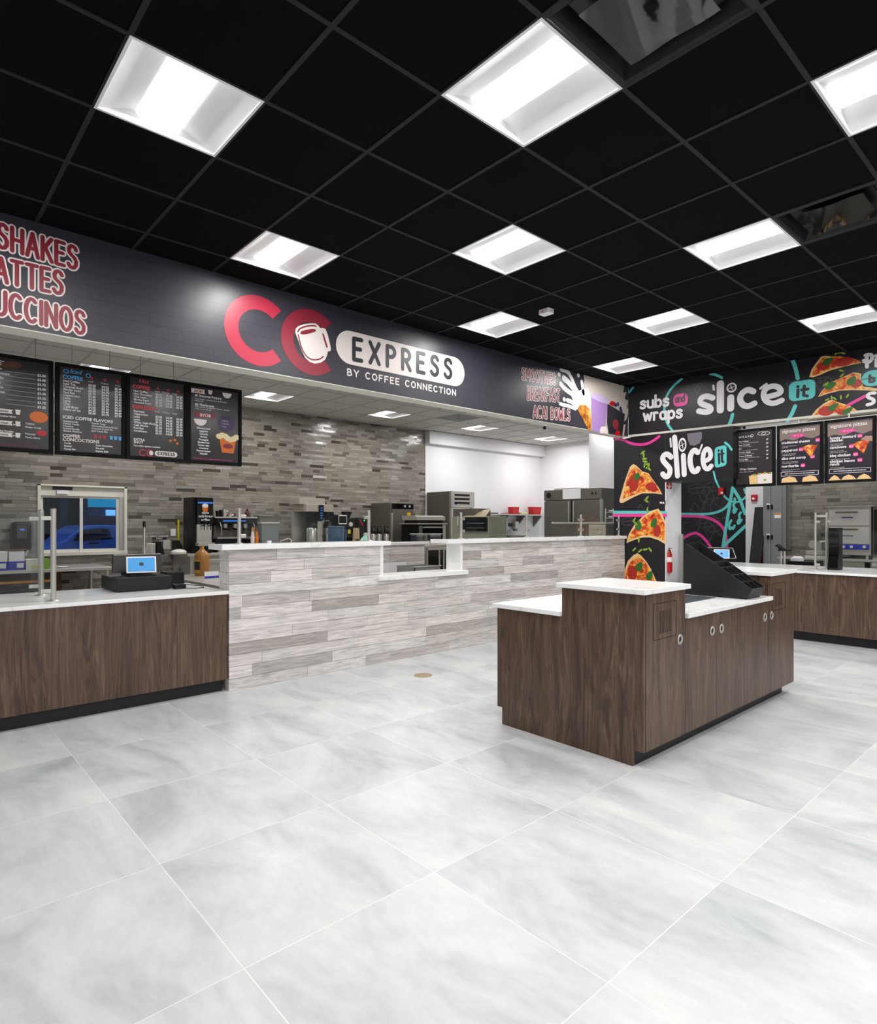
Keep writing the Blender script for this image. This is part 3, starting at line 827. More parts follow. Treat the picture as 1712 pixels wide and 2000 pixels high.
slice_print(P_right, Zr([(120, 680), (170, 510), (240, 400), (400, 200), (500, 180), (700, 200), (850, 190), (950, 220), (1100, 225), (1230, 270), (1360, 345), (1200, 375), (950, 430), (600, 530), (350, 640), (200, 690)]),
 Zr([(190, 660), (210, 520), (280, 420), (420, 240), (520, 190), (850, 195), (1100, 230), (1230, 275), (1330, 340), (950, 410), (600, 500), (330, 610)]),
 [(z1((450, 430)), .07, .05), (z1((930, 320)), .095, .055)], [(z1((560, 310)), .07, .045, .5)], 'printed pizza slice with one basil leaf, topmost on the right bulkhead')
slice_print(P_right, Zr([(325, 1150), (390, 1040), (480, 930), (650, 800), (800, 730), (1000, 640), (1150, 575), (1250, 580), (1345, 605), (1330, 700), (1380, 900), (1712, 950), (1712, 1010), (1500, 995), (1150, 985), (850, 1000), (600, 1060)]),
 Zr([(370, 1110), (410, 1040), (500, 930), (800, 740), (1150, 590), (1310, 640), (1320, 800), (1400, 930), (1600, 975), (1150, 960), (850, 975), (600, 1030)]),
 [(z1((1230, 830)), .06, .05)], [(z1((620, 880)), .075, .05, .4), (z1((1120, 770)), .07, .05, .9)], 'printed pizza slice with two basil leaves, tip pointing left on the right bulkhead')
slice_print(P_right, Zr([(110, 1665), (280, 1450), (450, 1310), (590, 1225), (690, 1225), (760, 1260), (920, 1310), (1050, 1350), (1180, 1420), (1310, 1530), (700, 1600)]),
 Zr([(190, 1650), (300, 1480), (460, 1350), (690, 1240), (920, 1325), (1150, 1420), (1270, 1525), (700, 1595)]),
 [(z1((520, 1480)), .085, .06), (z1((930, 1510)), .07, .03)], [(z1((690, 1385)), .075, .04, .6), (z1((1030, 1470)), .075, .035, .6)], 'printed pizza slice cut by the lower edge of the right bulkhead')
Zm = lambda pts: zl(pts, 1180, 840, 5.7067)
z2 = lambda p: Zm([p])[0]
slice_print(P_mural, Zm([(165, 790), (185, 715), (230, 560), (285, 410), (320, 378), (355, 395), (420, 460), (490, 480), (560, 580), (610, 650), (645, 718), (560, 705), (420, 705), (330, 745), (210, 810), (180, 812)]),
 Zm([(205, 765), (235, 620), (270, 480), (340, 405), (420, 470), (490, 490), (560, 590), (630, 705), (560, 690), (420, 688), (320, 725)]),
 [(z2((325, 590)), .085, .13), (z2((520, 630)), .09, .06)], [(z2((365, 515)), .07, .055, 1.1)], 'printed pizza slice with a single basil leaf, topmost on the mural wall')
slice_print(P_mural, Zm([(243, 1262), (270, 1165), (330, 1060), (430, 960), (520, 900), (600, 875), (640, 930), (683, 1030), (684, 1275), (600, 1225), (500, 1195), (420, 1198), (330, 1225)]),
 Zm([(270, 1225), (300, 1140), (440, 970), (590, 895), (630, 960), (670, 1050), (670, 1235), (600, 1195), (500, 1170), (420, 1175)]),
 [(z2((585, 1120)), .06, .09)], [(z2((380, 1060)), .09, .06, 1.6), (z2((555, 1030)), .09, .05, 1.2)], 'printed pizza slice with two basil leaves, middle one on the mural wall')
slice_print(P_mural, Zm([(222, 1700), (225, 1560), (260, 1460), (320, 1395), (370, 1370), (410, 1400), (470, 1470), (520, 1550), (560, 1640), (585, 1700)]),
 Zm([(230, 1700), (240, 1570), (290, 1470), (380, 1400), (460, 1475), (510, 1560), (545, 1640), (570, 1700)]),
 [(z2((310, 1590)), .08, .11)], [(z2((390, 1520)), .09, .06, 1.0), (z2((505, 1620)), .09, .055, 1.1)], 'printed pizza slice rising behind the island top, lowest on the mural wall')
def confetti(pl, pts, f, label):
    t = thing('herb_print', label, 'herb picture', tuple(pl.P(*pl.uv(*pts[0]))))
    for x, y in pts:
        u = pl.uv(x, y); a = rnd.uniform(0, 3.1)
        obj('herb_piece', MB().poly(disc(pl, u, f, f * .35, O5, 8, a)), M['herb'], t)
confetti(P_mural, Zm([(430, 250), (440, 280), (450, 320), (455, 350), (450, 390), (480, 380), (485, 410), (500, 430), (475, 760), (470, 790), (480, 890), (335, 1000), (350, 1040), (335, 1330), (400, 1345), (457, 1330), (512, 1332), (385, 1225)]), .045, 'scattered green herb pieces printed between the mural pizza slices')
confetti(P_right, Zr([(760, 120), (855, 95), (910, 120), (870, 530), (890, 640), (490, 860), (540, 840), (545, 1210), (650, 1170), (720, 1190), (865, 1160), (1020, 1125)]), .03, 'scattered green herb pieces printed on the right bulkhead')

# --- white "slice it" lettering, twice
def lettering(pl, lines, label, name='wall_sign', dot=None, pill=None, it=None, sk=0):
    t = thing(name, label, 'sign', tuple(pl.P(*pl.uv(*lines[0][0][0]))))
    for pts, wd in lines: obj('letter' if wd > .05 else 'accent_mark', strokes(MB(), pl, [smooth_line(PX(pl, pts), 2)], wd, O2, 14), M['wprint'], t)
    if dot:
        c, rx, ry = dot; c = pl.uv(*c)
        d = obj('tomato_dot', MB().poly(disc(pl, c, rx, ry, O3)), M['wprint'], t)
        obj('dot_centre', MB().poly(disc(pl, c, rx * .68, ry * .68, O4)), M['ink'], d)
        obj('spokes', strokes(MB(), pl, [[(c[0] + rx * .5 * math.cos(a), c[1] + ry * .5 * math.sin(a)), (c[0] - rx * .5 * math.cos(a), c[1] - ry * .5 * math.sin(a))] for a in (.3, 1.9)], rx * .16, O5), M['wprint'], d)
    if pill:
        a, b, c = (pl.uv(*q) for q in pill)      # lower left, lower right, upper left
        p = obj('aqua_badge', MB().poly(rrect(pl, a[0], a[1], b[0], c[1], min(c[1] - a[1], b[0] - a[0]) * .27, O2, b[1] - a[1])), M['cyan'], t, label='aqua rounded badge reading it')
        ls, wd = it
        obj('badge_lettering', strokes(MB(), pl, [PX(pl, l) for l in ls], wd, O3), M['ink'], p)
Zq = lambda pts: zl(pts, 1200, 660, 3.3438)
W1 = .088
lettering(P_right, [(Zq([(640, 392), (600, 378), (562, 392), (556, 425), (590, 440), (625, 452), (630, 475), (600, 487), (550, 478)]), .078), (Zq([(690, 300), (690, 470)]), .096),
  (Zq([(758, 390), (757, 460)]), .089), (Zq([(905, 350), (870, 335), (830, 360), (815, 400), (835, 440), (875, 448), (912, 428)]), .078),
  (Zq([(975, 390), (1030, 378), (1090, 358), (1075, 322), (1030, 312), (985, 330), (968, 370), (985, 415), (1035, 432), (1090, 408)]), .070),
  (Zq([(644, 312), (648, 338)]), .030), (Zq([(952, 330), (990, 302)]), .033)],
  'largest white rounded lettering with an aqua badge on the right bulkhead', dot=(Zq([(764, 325)])[0], .066, .066),
  pill=Zq([(1137, 418), (1310, 395), (1137, 292)]), it=([Zq([(1197, 340), (1195, 385)]), Zq([(1196, 318), (1196, 320)]), Zq([(1238, 315), (1234, 375), (1258, 380)]), Zq([(1222, 340), (1262, 334)])], .036))
lettering(P_mural, [(Zm([(742, 300), (700, 262), (655, 285), (645, 330), (690, 385), (735, 430), (725, 500), (685, 528), (650, 490)]), .078), (Zm([(782, 80), (800, 300), (815, 510)]), .074),
  (Zm([(880, 285), (890, 495)]), .073), (Zm([(1040, 250), (1000, 215), (955, 280), (955, 380), (985, 465), (1030, 460), (1045, 430)]), .074),
  (Zm([(1110, 345), (1160, 330), (1185, 300), (1180, 235), (1140, 200), (1105, 250), (1095, 340), (1115, 420), (1155, 440), (1190, 400)]), .065),
  (Zm([(735, 95), (742, 185)]), .026), (Zm([(1062, 235), (1088, 165)]), .024)],
  'white rounded lettering with an aqua badge on the mural over the passage', dot=(z2((870, 165)), .058, .10),
  pill=Zm([(1228, 425), (1362, 395), (1228, 195)]), it=([Zm([(1276, 265), (1280, 370)]), Zm([(1273, 228), (1273, 232)]), Zm([(1308, 225), (1312, 350), (1325, 355)]), Zm([(1298, 270), (1325, 262)])], .03))
# remaining words of the right bulkhead
t = thing('wall_sign', 'white lettering subs and wraps with a pink badge on the right bulkhead', 'sign', tuple(P_right.P(*P_right.uv(1290, 810))))
mb = strokes(MB(), P_right, word_px(P_right, 'subs', (1251, 798), (1305, 792), (1251, 776)), .036, O2)
obj('lettering', mb, M['wprint'], t)
obj('lettering', strokes(MB(), P_right, word_px(P_right, 'wraps', (1257, 822), (1331, 815), (1257, 799)), .036, O2), M['wprint'], t)
a, b, c = (P_right.uv(*q) for q in Zq([(383, 452), (478, 440), (383, 370)]))
p = obj('pink_badge', MB().poly(rrect(P_right, a[0], a[1], b[0], c[1], .07, O2, b[1] - a[1])), M['pink'], t, label='pink rounded badge reading and')
obj('badge_lettering', strokes(MB(), P_right, word_px(P_right, 'and', *Zq([(398, 423), (456, 415), (398, 373)])), .018, O3), M['ink'], p)
t = thing('wall_sign', 'white pizza lettering with aqua badge at the right edge of the bulkhead', 'sign', tuple(P_right.P(*P_right.uv(1700, 760))))
for l in ([(1478, 445), (1475, 160)], [(1440, 170), (1530, 145), (1600, 170), (1600, 260), (1540, 330), (1475, 340)], [(1700, 260), (1700, 420)], [(1690, 180), (1700, 185)], [(1405, 290), (1415, 320)],
          [(1660, 1060), (1560, 1060), (1490, 1110), (1510, 1170), (1620, 1200), (1650, 1260), (1600, 1310), (1490, 1335)]):
    obj('letter_stroke', strokes(MB(), P_right, [smooth_line(PX(P_right, Zr(l)), 2)], .038, O4, 14), M['wprint'], t)
u = P_right.uv(*z1((1340, 925))); u2 = P_right.uv(*z1((1340, 560)))
p = obj('aqua_badge', MB().poly(rrect(P_right, u[0], u[1], u[0] + .62, u2[1], .1, O4)), M['cyan'], t, label='aqua rounded badge')
obj('badge_lettering', strokes(MB(), P_right, [PX(P_right, Zr(l)) for l in ([(1545, 650), (1545, 800)], [(1545, 740), (1580, 700), (1640, 710), (1650, 770), (1600, 800), (1545, 790)])], .03, O5), M['ink'], p)
# coloured curves
def curve_print(pl, lines, wd, m, label, off=O1):
    if len(lines) == 1:
        tag(obj('line_print', strokes(MB(), pl, [smooth_line(PX(pl, lines[0]))], wd, off), m), label, 'painted line'); return
    t = thing('line_print', label, 'painted line', tuple(pl.P(*pl.uv(*lines[0][0]))))
    for l in lines: obj('curve', strokes(MB(), pl, [smooth_line(PX(pl, l))], wd, off), m, t)
curve_print(P_right, [Zq([(437, 268), (370, 325), (328, 400), (322, 480), (340, 560), (385, 615)]), Zq([(625, 235), (660, 240), (700, 260)])], .034, M['cyan'], 'aqua ring line around the words subs and wraps')
curve_print(P_right, [Zq([(1160, 142), (1182, 200), (1195, 265)]), Zq([(770, 500), (760, 540), (742, 578)]), Zq([(1178, 445), (1160, 490), (1130, 540)])], .045, M['cyan'], 'aqua ring line pieces around the largest white lettering')
curve_print(P_right, [Zq([(95, 355), (120, 325)])], .034, M['cyan'], 'short aqua line at the inner corner of the right bulkhead')
curve_print(P_right, [Zq([(1525, 438), (1635, 380)])], .035, M['pink'], 'straight pink line leading from the lowest pizza slice')
curve_print(P_mural, [Zm([(108, 98), (200, 100), (280, 145), (380, 165), (480, 155), (560, 110), (610, 70)])], .04, M['pink'], 'pink curve high on the mural near the corner')
curve_print(P_mural, [Zm([(108, 917), (400, 918), (682, 922)])], .05, M['cyan'], 'aqua horizontal line across the mural pizza slices', .001)
curve_print(P_mural, [Zm([(108, 950), (400, 950), (682, 950)])], .05, M['pink'], 'pink horizontal line across the mural pizza slices', .0012)
curve_print(P_mural, [Zm([(1345, 140), (1385, 170), (1416, 218)])], .03, M['cyan'], 'short aqua curve right of the aqua badge on the mural')
Zp = lambda pts: zl(pts, 1290, 930, 9.0105)
curve_print(P_mural, [Zp([(930, -80), (945, -20), (956, 40), (985, 110)])], .024, M['cyan'], 'thin aqua curve on the mural panel beside the first pizza menu')
curve_print(P_back, [Zp([(985, 110), (1040, 230), (1110, 350), (1200, 430), (1310, 462), (1420, 435), (1494, 365)]), Zp([(1470, 230), (1494, 300)])], .04, M['cyan'], 'aqua arc on the passage wall by the alarm')
curve_print(P_back, [Zp([(360, 662), (600, 668), (850, 668), (1050, 620), (1170, 530), (1220, 440)])], .05, M['cyan'], 'aqua line sweeping up to the drawn pizza slice')
curve_print(P_back, [Zp([(360, 703), (600, 705), (780, 715), (950, 775), (1080, 880), (1130, 980), (1160, 1120), (1158, 1300)])], .055, M['pink'], 'pink line bending downward on the passage wall')
curve_print(P_back, [Zp([(395, 1090), (470, 1045), (590, 995), (680, 1020), (780, 1110), (880, 1250)])], .055, M['pink'], 'pink hump line low on the passage wall')
t = thing('line_print', 'aqua outline drawing of a pizza slice on the passage wall', 'drawing', tuple(P_back.P(*P_back.uv(1420, 1060))))
obj('outline', strokes(MB(), P_back, [PX(P_back, Zp(l)) for l in ([(1265, 205), (1180, 700), (1095, 1240), (1494, 872)], [(1265, 205), (1400, 420), (1482, 660)])], .06, O2), M['cyan'], t)
obj('toppings', strokes(MB(), P_back, [smooth_line(PX(P_back, Zp(l)), 2) for l in ([(1300, 395), (1310, 470), (1270, 500), (1305, 560), (1275, 600), (1290, 660), (1335, 580)], [(1405, 640), (1375, 690), (1395, 740), (1350, 800), (1365, 850), (1420, 770)], [(1240, 780), (1200, 850), (1210, 950), (1250, 890), (1270, 940), (1300, 870)])], .045, O3), M['cyan'], t)
# faint chalk doodles: swirls, leaves, tomato wheels
def doodles(pl, spots, sc, label, lim):
    t = thing('chalk_drawing', label, 'chalk drawing', tuple(pl.P(*pl.uv(*spots[0]))))
    for k, (x, y) in enumerate(spots):
        u, v = pl.uv(x, y); s = sc * rnd.uniform(.7, 1.25); a = rnd.uniform(0, 6.28); L = []
        if not (lim[0] < u - s * 1.02 and u + s * 1.02 < lim[1] and lim[2] < v - s * 1.02 and v + s * 1.02 < lim[3]) or (pl is P_mural and v - s * 1.02 < hz and u + s * 1.02 > jx - .015): continue
        if k % 5 == 0: L = [[(u + s * t_ * math.cos(a + t_ * 7), v + s * t_ * math.sin(a + t_ * 7)) for t_ in [i / 16 for i in range(2, 17)]]]
        elif k % 5 == 1: L = [arc(u, v, s * .5, s * .28, 0, 360, 14), [(u - s * .4, v), (u + s * .4, v + s * .05)]]
        elif k % 5 == 2: L = [arc(u, v, s * .5, s * .5, 0, 360, 16)] + [[(u, v), (u + s * .42 * math.cos(b), v + s * .42 * math.sin(b))] for b in (0, 1.26, 2.5, 3.8, 5)]
        elif k % 5 == 3: L = [[(u, v - s * .5), (u - s * .4, v + s * .4), (u + s * .4, v + s * .4), (u, v - s * .5)], arc(u, v + s * .15, s * .1, s * .1, 0, 360, 8)]
        else: L = [smooth_line([(u - s * .5, v - s * .5), (u - s * .2, v + s * .5), (u + s * .2, v - s * .4), (u + s * .5, v + s * .5)])]
        obj('doodle', strokes(MB(), pl, L, .018, .0006, 6), M['chalk'], t)
doodles(P_right, Zq([(180, 350), (250, 560), (480, 540), (540, 330), (600, 260), (760, 550), (850, 240), (900, 520), (965, 495), (1040, 250), (1070, 520), (1240, 440), (1215, 180), (1340, 300), (1420, 290), (1570, 400), (175, 580), (440, 310), (1180, 340), (1500, 220)]), .22, 'faint grey chalk food drawings on the right bulkhead', (0, 9, ZB + .03, HC))
doodles(P_mural, Zm([(140, 250), (250, 235), (310, 340), (520, 200), (180, 570), (550, 460), (260, 1020), (530, 890), (600, 480), (430, 880), (500, 1290), (610, 1560), (560, 1430), (150, 1080), (1150, 100), (1390, 80), (640, 180), (420, 60)]), .3, 'faint grey chalk food drawings on the mural wall', (mx0, atY(1431, 940, YM).x, 0, ZB - .01))
doodles(P_back, Zp([(450, 300), (620, 220), (900, 260), (520, 520), (650, 560), (480, 860), (760, 840), (920, 860), (860, 1000), (1000, 1000), (1330, 1020), (560, 1080), (1060, 560), (750, 330), (820, 480)]), .34, 'faint grey chalk food drawings on the passage wall', (bx0, bx1, 0, HC))
mb = MB(); poly_px(mb, P_mural, Zm([(920, 40), (1085, 20), (1085, 90), (1060, 150), (1030, 160), (1000, 175), (950, 165), (930, 110)]), .0008)
tag(obj('chalk_drawing', mb, mat('grey_patch', '#77727c', .4)), 'grey blob shape above the white lettering on the mural', 'chalk drawing')  # flat grey patch laid on the mural, only filed with the chalk drawings
# ------------------------------------------------------------------ left walnut counter
CT = .85
t = thing('service_counter', 'low dark walnut counter with white top at the left', 'counter', (-5.5, .5, 0))
obj('front_panel', MB().box(-5.98, YN + .05, .105, XW + .002, 2.138, .822), M['walnut'], t, bevel=.002)
obj('toe_kick', MB().box(-5.9, YN + .05, 0, -5.098, 2.12, .105), M['toe'], t)
obj('countertop', MB().box(-6.0, YN + .03, .822, XW + .012, 2.15, CT), M['quartz'], t, bevel=.003)
# ------------------------------------------------------------------ plank-clad pass counter
t = thing('plank_counter', 'high counter clad in whitewashed wood planks with white top', 'counter', (-5.15, 5.2, 0))
Y0, Y1, ZT = 2.155, 8.346, 1.195
HOLE = (3.74, 4.90, .84, ZT + .01)
mb = MB()
planks(mb, Pl((XW - .012, 0, 0), (0, 1, 0), (1, 0, 0)), Y0, Y1, 0, ZT, .1, HOLE)
planks(mb, Pl((XW - .19, Y0 + .012, 0), (1, 0, 0), (0, -1, 0)), 0, .19, 0, ZT, .1)
planks(mb, Pl((XW - .19, 0, 0), (0, 1, 0), (-1, 0, 0)), Y0, Y1, 0, ZT, .1, HOLE)
for r in cut([(Y0 + .013, Y1, 0, ZT)], HOLE):
    mb.box(XW - .185, r[0], r[2], XW - .013, r[1], r[3], (.12, .11, .1))
obj('plank_cladding', mb, M['plank'], t)
mb = MB()
mb.box(XW - .26, 2.08, ZT, XW + .035, 3.85, ZT + .044)
obj('countertop', mb, M['quartz'], t, bevel=.003)
obj('countertop', MB().box(XW - .26, 4.645, ZT, XW + .035, 8.355, ZT + .044), M['quartz'], t, bevel=.003)
obj('pass_sill', MB().box(XW - .26, 3.705, .84, XW + .04, 4.965, .888), M['quartz'], t, bevel=.003)
obj('pass_jamb', MB().box(XW - .235, 3.738, .888, XW + .004, 3.775, ZT), M['quartz'], t)
obj('pass_jamb', MB().box(XW - .235, 4.87, .888, XW + .004, 4.905, ZT), M['quartz'], t)
# inner plank-clad half wall seen through the pass
t = thing('plank_counter', 'lower plank-clad half wall seen through the pass opening', 'counter', (-6.7, 4.6, 0))
mb = MB(); planks(mb, Pl((-6.62, 0, 0), (0, 1, 0), (1, 0, 0)), 3.3, 5.68, 0, 1.13, .1)
mb.box(-6.8, 3.3, 0, -6.62, 5.68, 1.13, (.3, .28, .27)); obj('plank_cladding', mb, M['plank'], t)
obj('countertop', MB().box(-6.84, 3.26, 1.13, -6.56, 5.73, 1.165), M['quartz'], t, bevel=.003)
t = thing('prep_counter', 'stainless counter behind the pass opening with a white ledge', 'counter', (-5.9, 4.6, 0))
obj('ledge', MB().box(-6.55, 3.4, .72, -5.32, 5.75, .76), M['steel'], t, bevel=.003)
obj('backsplash', MB().box(-6.56, 3.4, .76, -6.545, 5.3, .9), M['white'], t)
obj('base', MB().box(-6.5, 3.45, 0, -5.4, 5.7, .72), M['dsteel'], t)
p = atZ(856, 1108, .76)
t = thing('food_pan', 'grey plastic pan standing inside the pass opening', 'pan', (-6.1, 5.2, .76))
mb = MB(); mb.box(-6.3, 4.95, .76, -5.95, 5.4, .77)
for x0, x1, y0, y1 in ((-6.3, -6.29, 4.95, 5.4), (-5.96, -5.95, 4.95, 5.4), (-6.3, -5.95, 4.95, 4.96), (-6.3, -5.95, 5.39, 5.4)): mb.box(x0, y0, .77, x1, y1, .87)
obj('tray', mb, M['gray'], t)
for a in (-6.31, -5.965): obj('rim', MB().box(a, 4.94, .865, a + .025, 5.41, .878), M['nickel'], t)

# ------------------------------------------------------------------ sneeze guards
def post(par, x, y, z0, z1, r=.019):
    q = obj('post', MB().cone((x, y, z0 + .006), (x, y, z1), r, r, 18).cone((x, y, z1), (x, y, z1 + .006), r, r * .6, 18), M['nickel'], par, smooth=True)
    obj('base_plate', MB().lathe((x, y, z0), [(.045, 0), (.045, .004), (.024, .01), (r, .012)], 18), M['nickel'], par, smooth=True)
    return q
def clamp(par, x, y, z, dx, dy):
    obj('clamp', MB().box(x + min(0, dx) - .011, y + min(0, dy) - .011, z - .014, x + max(0, dx) + .011, y + max(0, dy) + .011, z + .014), M['nickel'], par, bevel=.003)
t = thing('sneeze_guard', 'glass guard on two steel posts standing on the low walnut counter', 'glass guard', (-5.45, .91, CT))
post(t, -5.216, .91, CT, 1.522); post(t, -5.695, .91, CT, 1.522)
for x in (-5.216, -5.695):
    for z in (1.455, .925): clamp(t, x, .91 - .02, z, 0, -.05)
obj('glass_panel', MB().box(-5.7, .845, .9, -5.2, .853, 1.5), M['glass'], t)
obj('glass_panel', MB().box(-5.224, -2.0, .9, -5.216, .85, 1.5), M['glass'], t)
t = thing('sneeze_guard', 'long glass guard on the left part of the plank counter', 'glass guard', (XW - .1, 3, ZT + .044))
xg = XW - .115
ys = [atX(467, 1060, xg).y, atX(720, 1055, xg).y]
for y in ys: post(t, xg, y, ZT + .044, 1.548, .016)
for y, s in ((ys[0], 1), (ys[1], -1)):
    for z in (1.48, 1.31): clamp(t, xg, y, z, 0, s * .05)
obj('glass_panel', MB().box(xg - .004, ys[0] + .05, ZT + .085, xg + .004, ys[1] - .05, 1.53), M['glass'], t)
t = thing('sneeze_guard', 'glass guard with four posts on the right part of the plank counter', 'glass guard', (XW - .1, 6.6, ZT + .044))
ys = [atX(x, 1050, xg).y for x in (900, 1028, 1134, 1208)]
for k, y in enumerate(ys):
    post(t, xg, y, ZT + .044, 1.545, .016)
    for z in (1.475, 1.335):
        if k < 3: clamp(t, xg, y, z, 0, .045)
        if k > 0: clamp(t, xg, y, z, 0, -.045)
for a, b in zip(ys, ys[1:]): obj('glass_panel', MB().box(xg - .004, a + .045, ZT + .07, xg + .004, b - .045, 1.515), M['glass'], t)

# ------------------------------------------------------------------ island
t = thing('checkout_island', 'dark walnut island with stepped white tops in the middle of the floor', 'counter', (-2.4, 4.4, 0))
ix0, ix1, iy0, iy1 = -2.966, -1.83, 3.235, 5.655
xm = -2.405
yp0, yp1 = 3.735, 5.14
mb = MB()
mb.prism([(ix0, iy0, .118), (ix0, iy0, .82), (xm, iy0, .82), (xm, iy0, 1.006), (ix1 - .002, iy0, 1.006), (ix1 - .002, iy0, .094), (ix1 - .07, iy0, .094), (ix1 - .07, iy0, 0), (ix0 + .045, iy0, 0), (ix0 + .045, iy0, .118)], (0, .02, 0))
obj('end_panel', mb, M['walnut'], t, bevel=.0015)
mb = MB()
mb.box(ix0 + .002, iy0 + .02, .118, xm, iy1, .82); mb.box(xm + .002, iy0 + .02, .1, ix1 - .022, yp0, 1.006); mb.box(xm + .002, yp0, .1, ix1 - .022, yp1, .82); mb.box(xm + .002, yp1, .1, ix1 - .022, iy1 - .002, 1.006)
obj('carcass', mb, M['walnut'], t)
obj('toe_kick', MB().box(ix0 + .05, iy0 + .021, 0, ix1 - .072, iy1 - .06, .118), M['toe'], t)
# doors of the right-hand face
ds = [iy0 + .022, yp0 + .002, 4.18, 4.645, 5.085, iy1]
for k, (a, b) in enumerate(zip(ds, ds[1:])):
    zt = 1.004 if k in (0, 4) else .818
    if k == 3: b = yp1 - .045
    if k == 4: a = yp1 - .045
    zb = .094
    if k in (0, 4):
        q = obj('door', MB().prism([(ix1 - .02, a + .0015, zb), (ix1 - .02, b - .0015, zb), (ix1 - .02, b - .0015, .818 if k == 0 else zt), (ix1 - .02, b - .0015 , zt)] + ([(ix1 - .02, a + .0015, zt)] if k == 0 else [(ix1 - .02, yp1, zt), (ix1 - .02, yp1, .818), (ix1 - .02, a + .0015, .818)]), (.02, 0, 0)), M['walnut'], t)
        c0 = (3.345 + 3.62) / 2 if k == 0 else (5.186 + 5.451) / 2
        z0, z1 = .73, .94
        mb = MB(); h = .135; e = .004
        for y0_, y1_, za, zb_ in ((c0 - h, c0 + h, z0 - e, z0), (c0 - h, c0 + h, z1, z1 + e), (c0 - h - e, c0 - h, z0 - e, z1 + e), (c0 + h, c0 + h + e, z0 - e, z1 + e)): mb.box(ix1 - .001, y0_, za, ix1 + .0012, y1_, zb_)
        obj('hatch_joint', mb, M['toe'], q)
        mb = MB()
        for i in range(9): mb.box(ix1 - .001, c0 - .075 + i * .0175, z0 + .03, ix1 + .0008, c0 - .0675 + i * .0175, z1 - .045)
        obj('grille_slots', mb, mat('dark_slot_%d' % k, '#33261f', .6), q)
    else:
        q = obj('door', MB().box(ix1 - .02, a + .0015, zb, ix1, b - .0015, zt), M['walnut'], t)
    hy = {0: 3.666, 1: 4.117, 2: 4.259, 3: 5.03, 4: 5.165}[k]
    Mr = Matrix.Rotation(R(90), 3, 'Y')
    mb = MB().lathe((ix1, hy, .696), [(.017, -.002), (.032, -.001), (.033, .003), (.029, .006), (.020, .005), (.017, -.002)], 22, Mr)
    obj('ring_pull', mb, M['nickel'], q, smooth=True)
    obj('pull_recess', MB().cone((ix1 - .001, hy, .696), (ix1 + .001, hy, .696), .02, n=20), M['black'], q)
obj('countertop', MB().box(xm - .027, iy0 - .027, 1.006, ix1 + .022, yp0 + .036, 1.036), M['quartz'], t, bevel=.003, label='white top of the near pedestal')
obj('countertop', MB().box(xm - .027, yp1 - .02, 1.006, ix1 + .022, iy1 + .02, 1.036), M['quartz'], t, bevel=.003, label='white top of the far pedestal')
obj('countertop', MB().box(ix0 - .028, iy0 - .022, .82, xm, iy1 + .02, CT), M['quartz'], t, bevel=.003, label='low white top on the left side')
obj('countertop', MB().box(xm + .0005, yp0 + .002, .82, ix1 + .022, yp1 - .001, CT), M['quartz'], t, bevel=.003, label='low white top between the pedestals')
# candy rack
t = thing('candy_rack', 'sloping black wedge rack with empty compartments on the island top', 'rack', (-2.1, 4.9, CT))
ra, rb = 4.762, 5.02
sd = [(-2.347, CT), (-2.333, 1.262), (-2.274, 1.226), (-1.822, .93), (-1.864, CT)]
obj('side_panel', MB().prism([(x, ra, z) for x, z in sd], (0, .008, 0)), M['matte'], t, bevel=.001)
obj('side_panel', MB().prism([(x, rb - .008, z) for x, z in sd], (0, .008, 0)), M['matte'], t, bevel=.001)
obj('front_plate', MB().prism([(-1.864, ra + .008, CT), (-1.822, ra + .008, .93), (-1.827, ra + .008, .932), (-1.870, ra + .008, CT)], (0, rb - ra - .016, 0)), M['matte'], t)
obj('back_plate', MB().box(-2.347, ra + .008, CT, -2.340, rb - .008, 1.255), M['matte'], t)
def slope(x): return .93 + (x + 1.822) / (-2.333 + 1.822) * (1.262 - .93)
obj('floor_tray', MB().prism([(-2.338, ra + .008, slope(-2.338) - .075), (-1.85, ra + .008, slope(-1.85) - .06), (-1.85, ra + .008, slope(-1.85) - .066), (-2.338, ra + .008, slope(-2.338) - .082)], (0, rb - ra - .016, 0)), M['toe'], t)
for x in (-2.12, -2.06, -1.98, -1.905):
    obj('cross_divider', MB().prism([(x, ra + .008, slope(x) - .07), (x, ra + .008, slope(x) - .004), (x + .004, ra + .008, slope(x) - .006), (x + .004, ra + .008, slope(x) - .07)], (0, rb - ra - .016, 0)), M['matte'], t)
for k in (1, 2):
    y = ra + (rb - ra) * k / 3
    obj('long_divider', MB().prism([(-2.06, y, slope(-2.06) - .07), (-2.06, y, slope(-2.06) - .004), (-1.838, y, slope(-1.838) - .004), (-1.872, y, slope(-1.872) - .07)], (0, .004, 0)), M['matte'], t)
gl = [(-2.372, 4.3), (-2.02, 4.3)]
t = tag(obj('grey_top_plate', MB().box(-2.37, 4.1, CT + .0005, -2.06, 4.70, CT + .005), mat('glossy_grey', '#5a6268', .05), bevel=.001), 'flat grey scanner plate set on the low island top beside the rack', 'tabletop')  # thin glossy blue-grey sheet laid on the low top

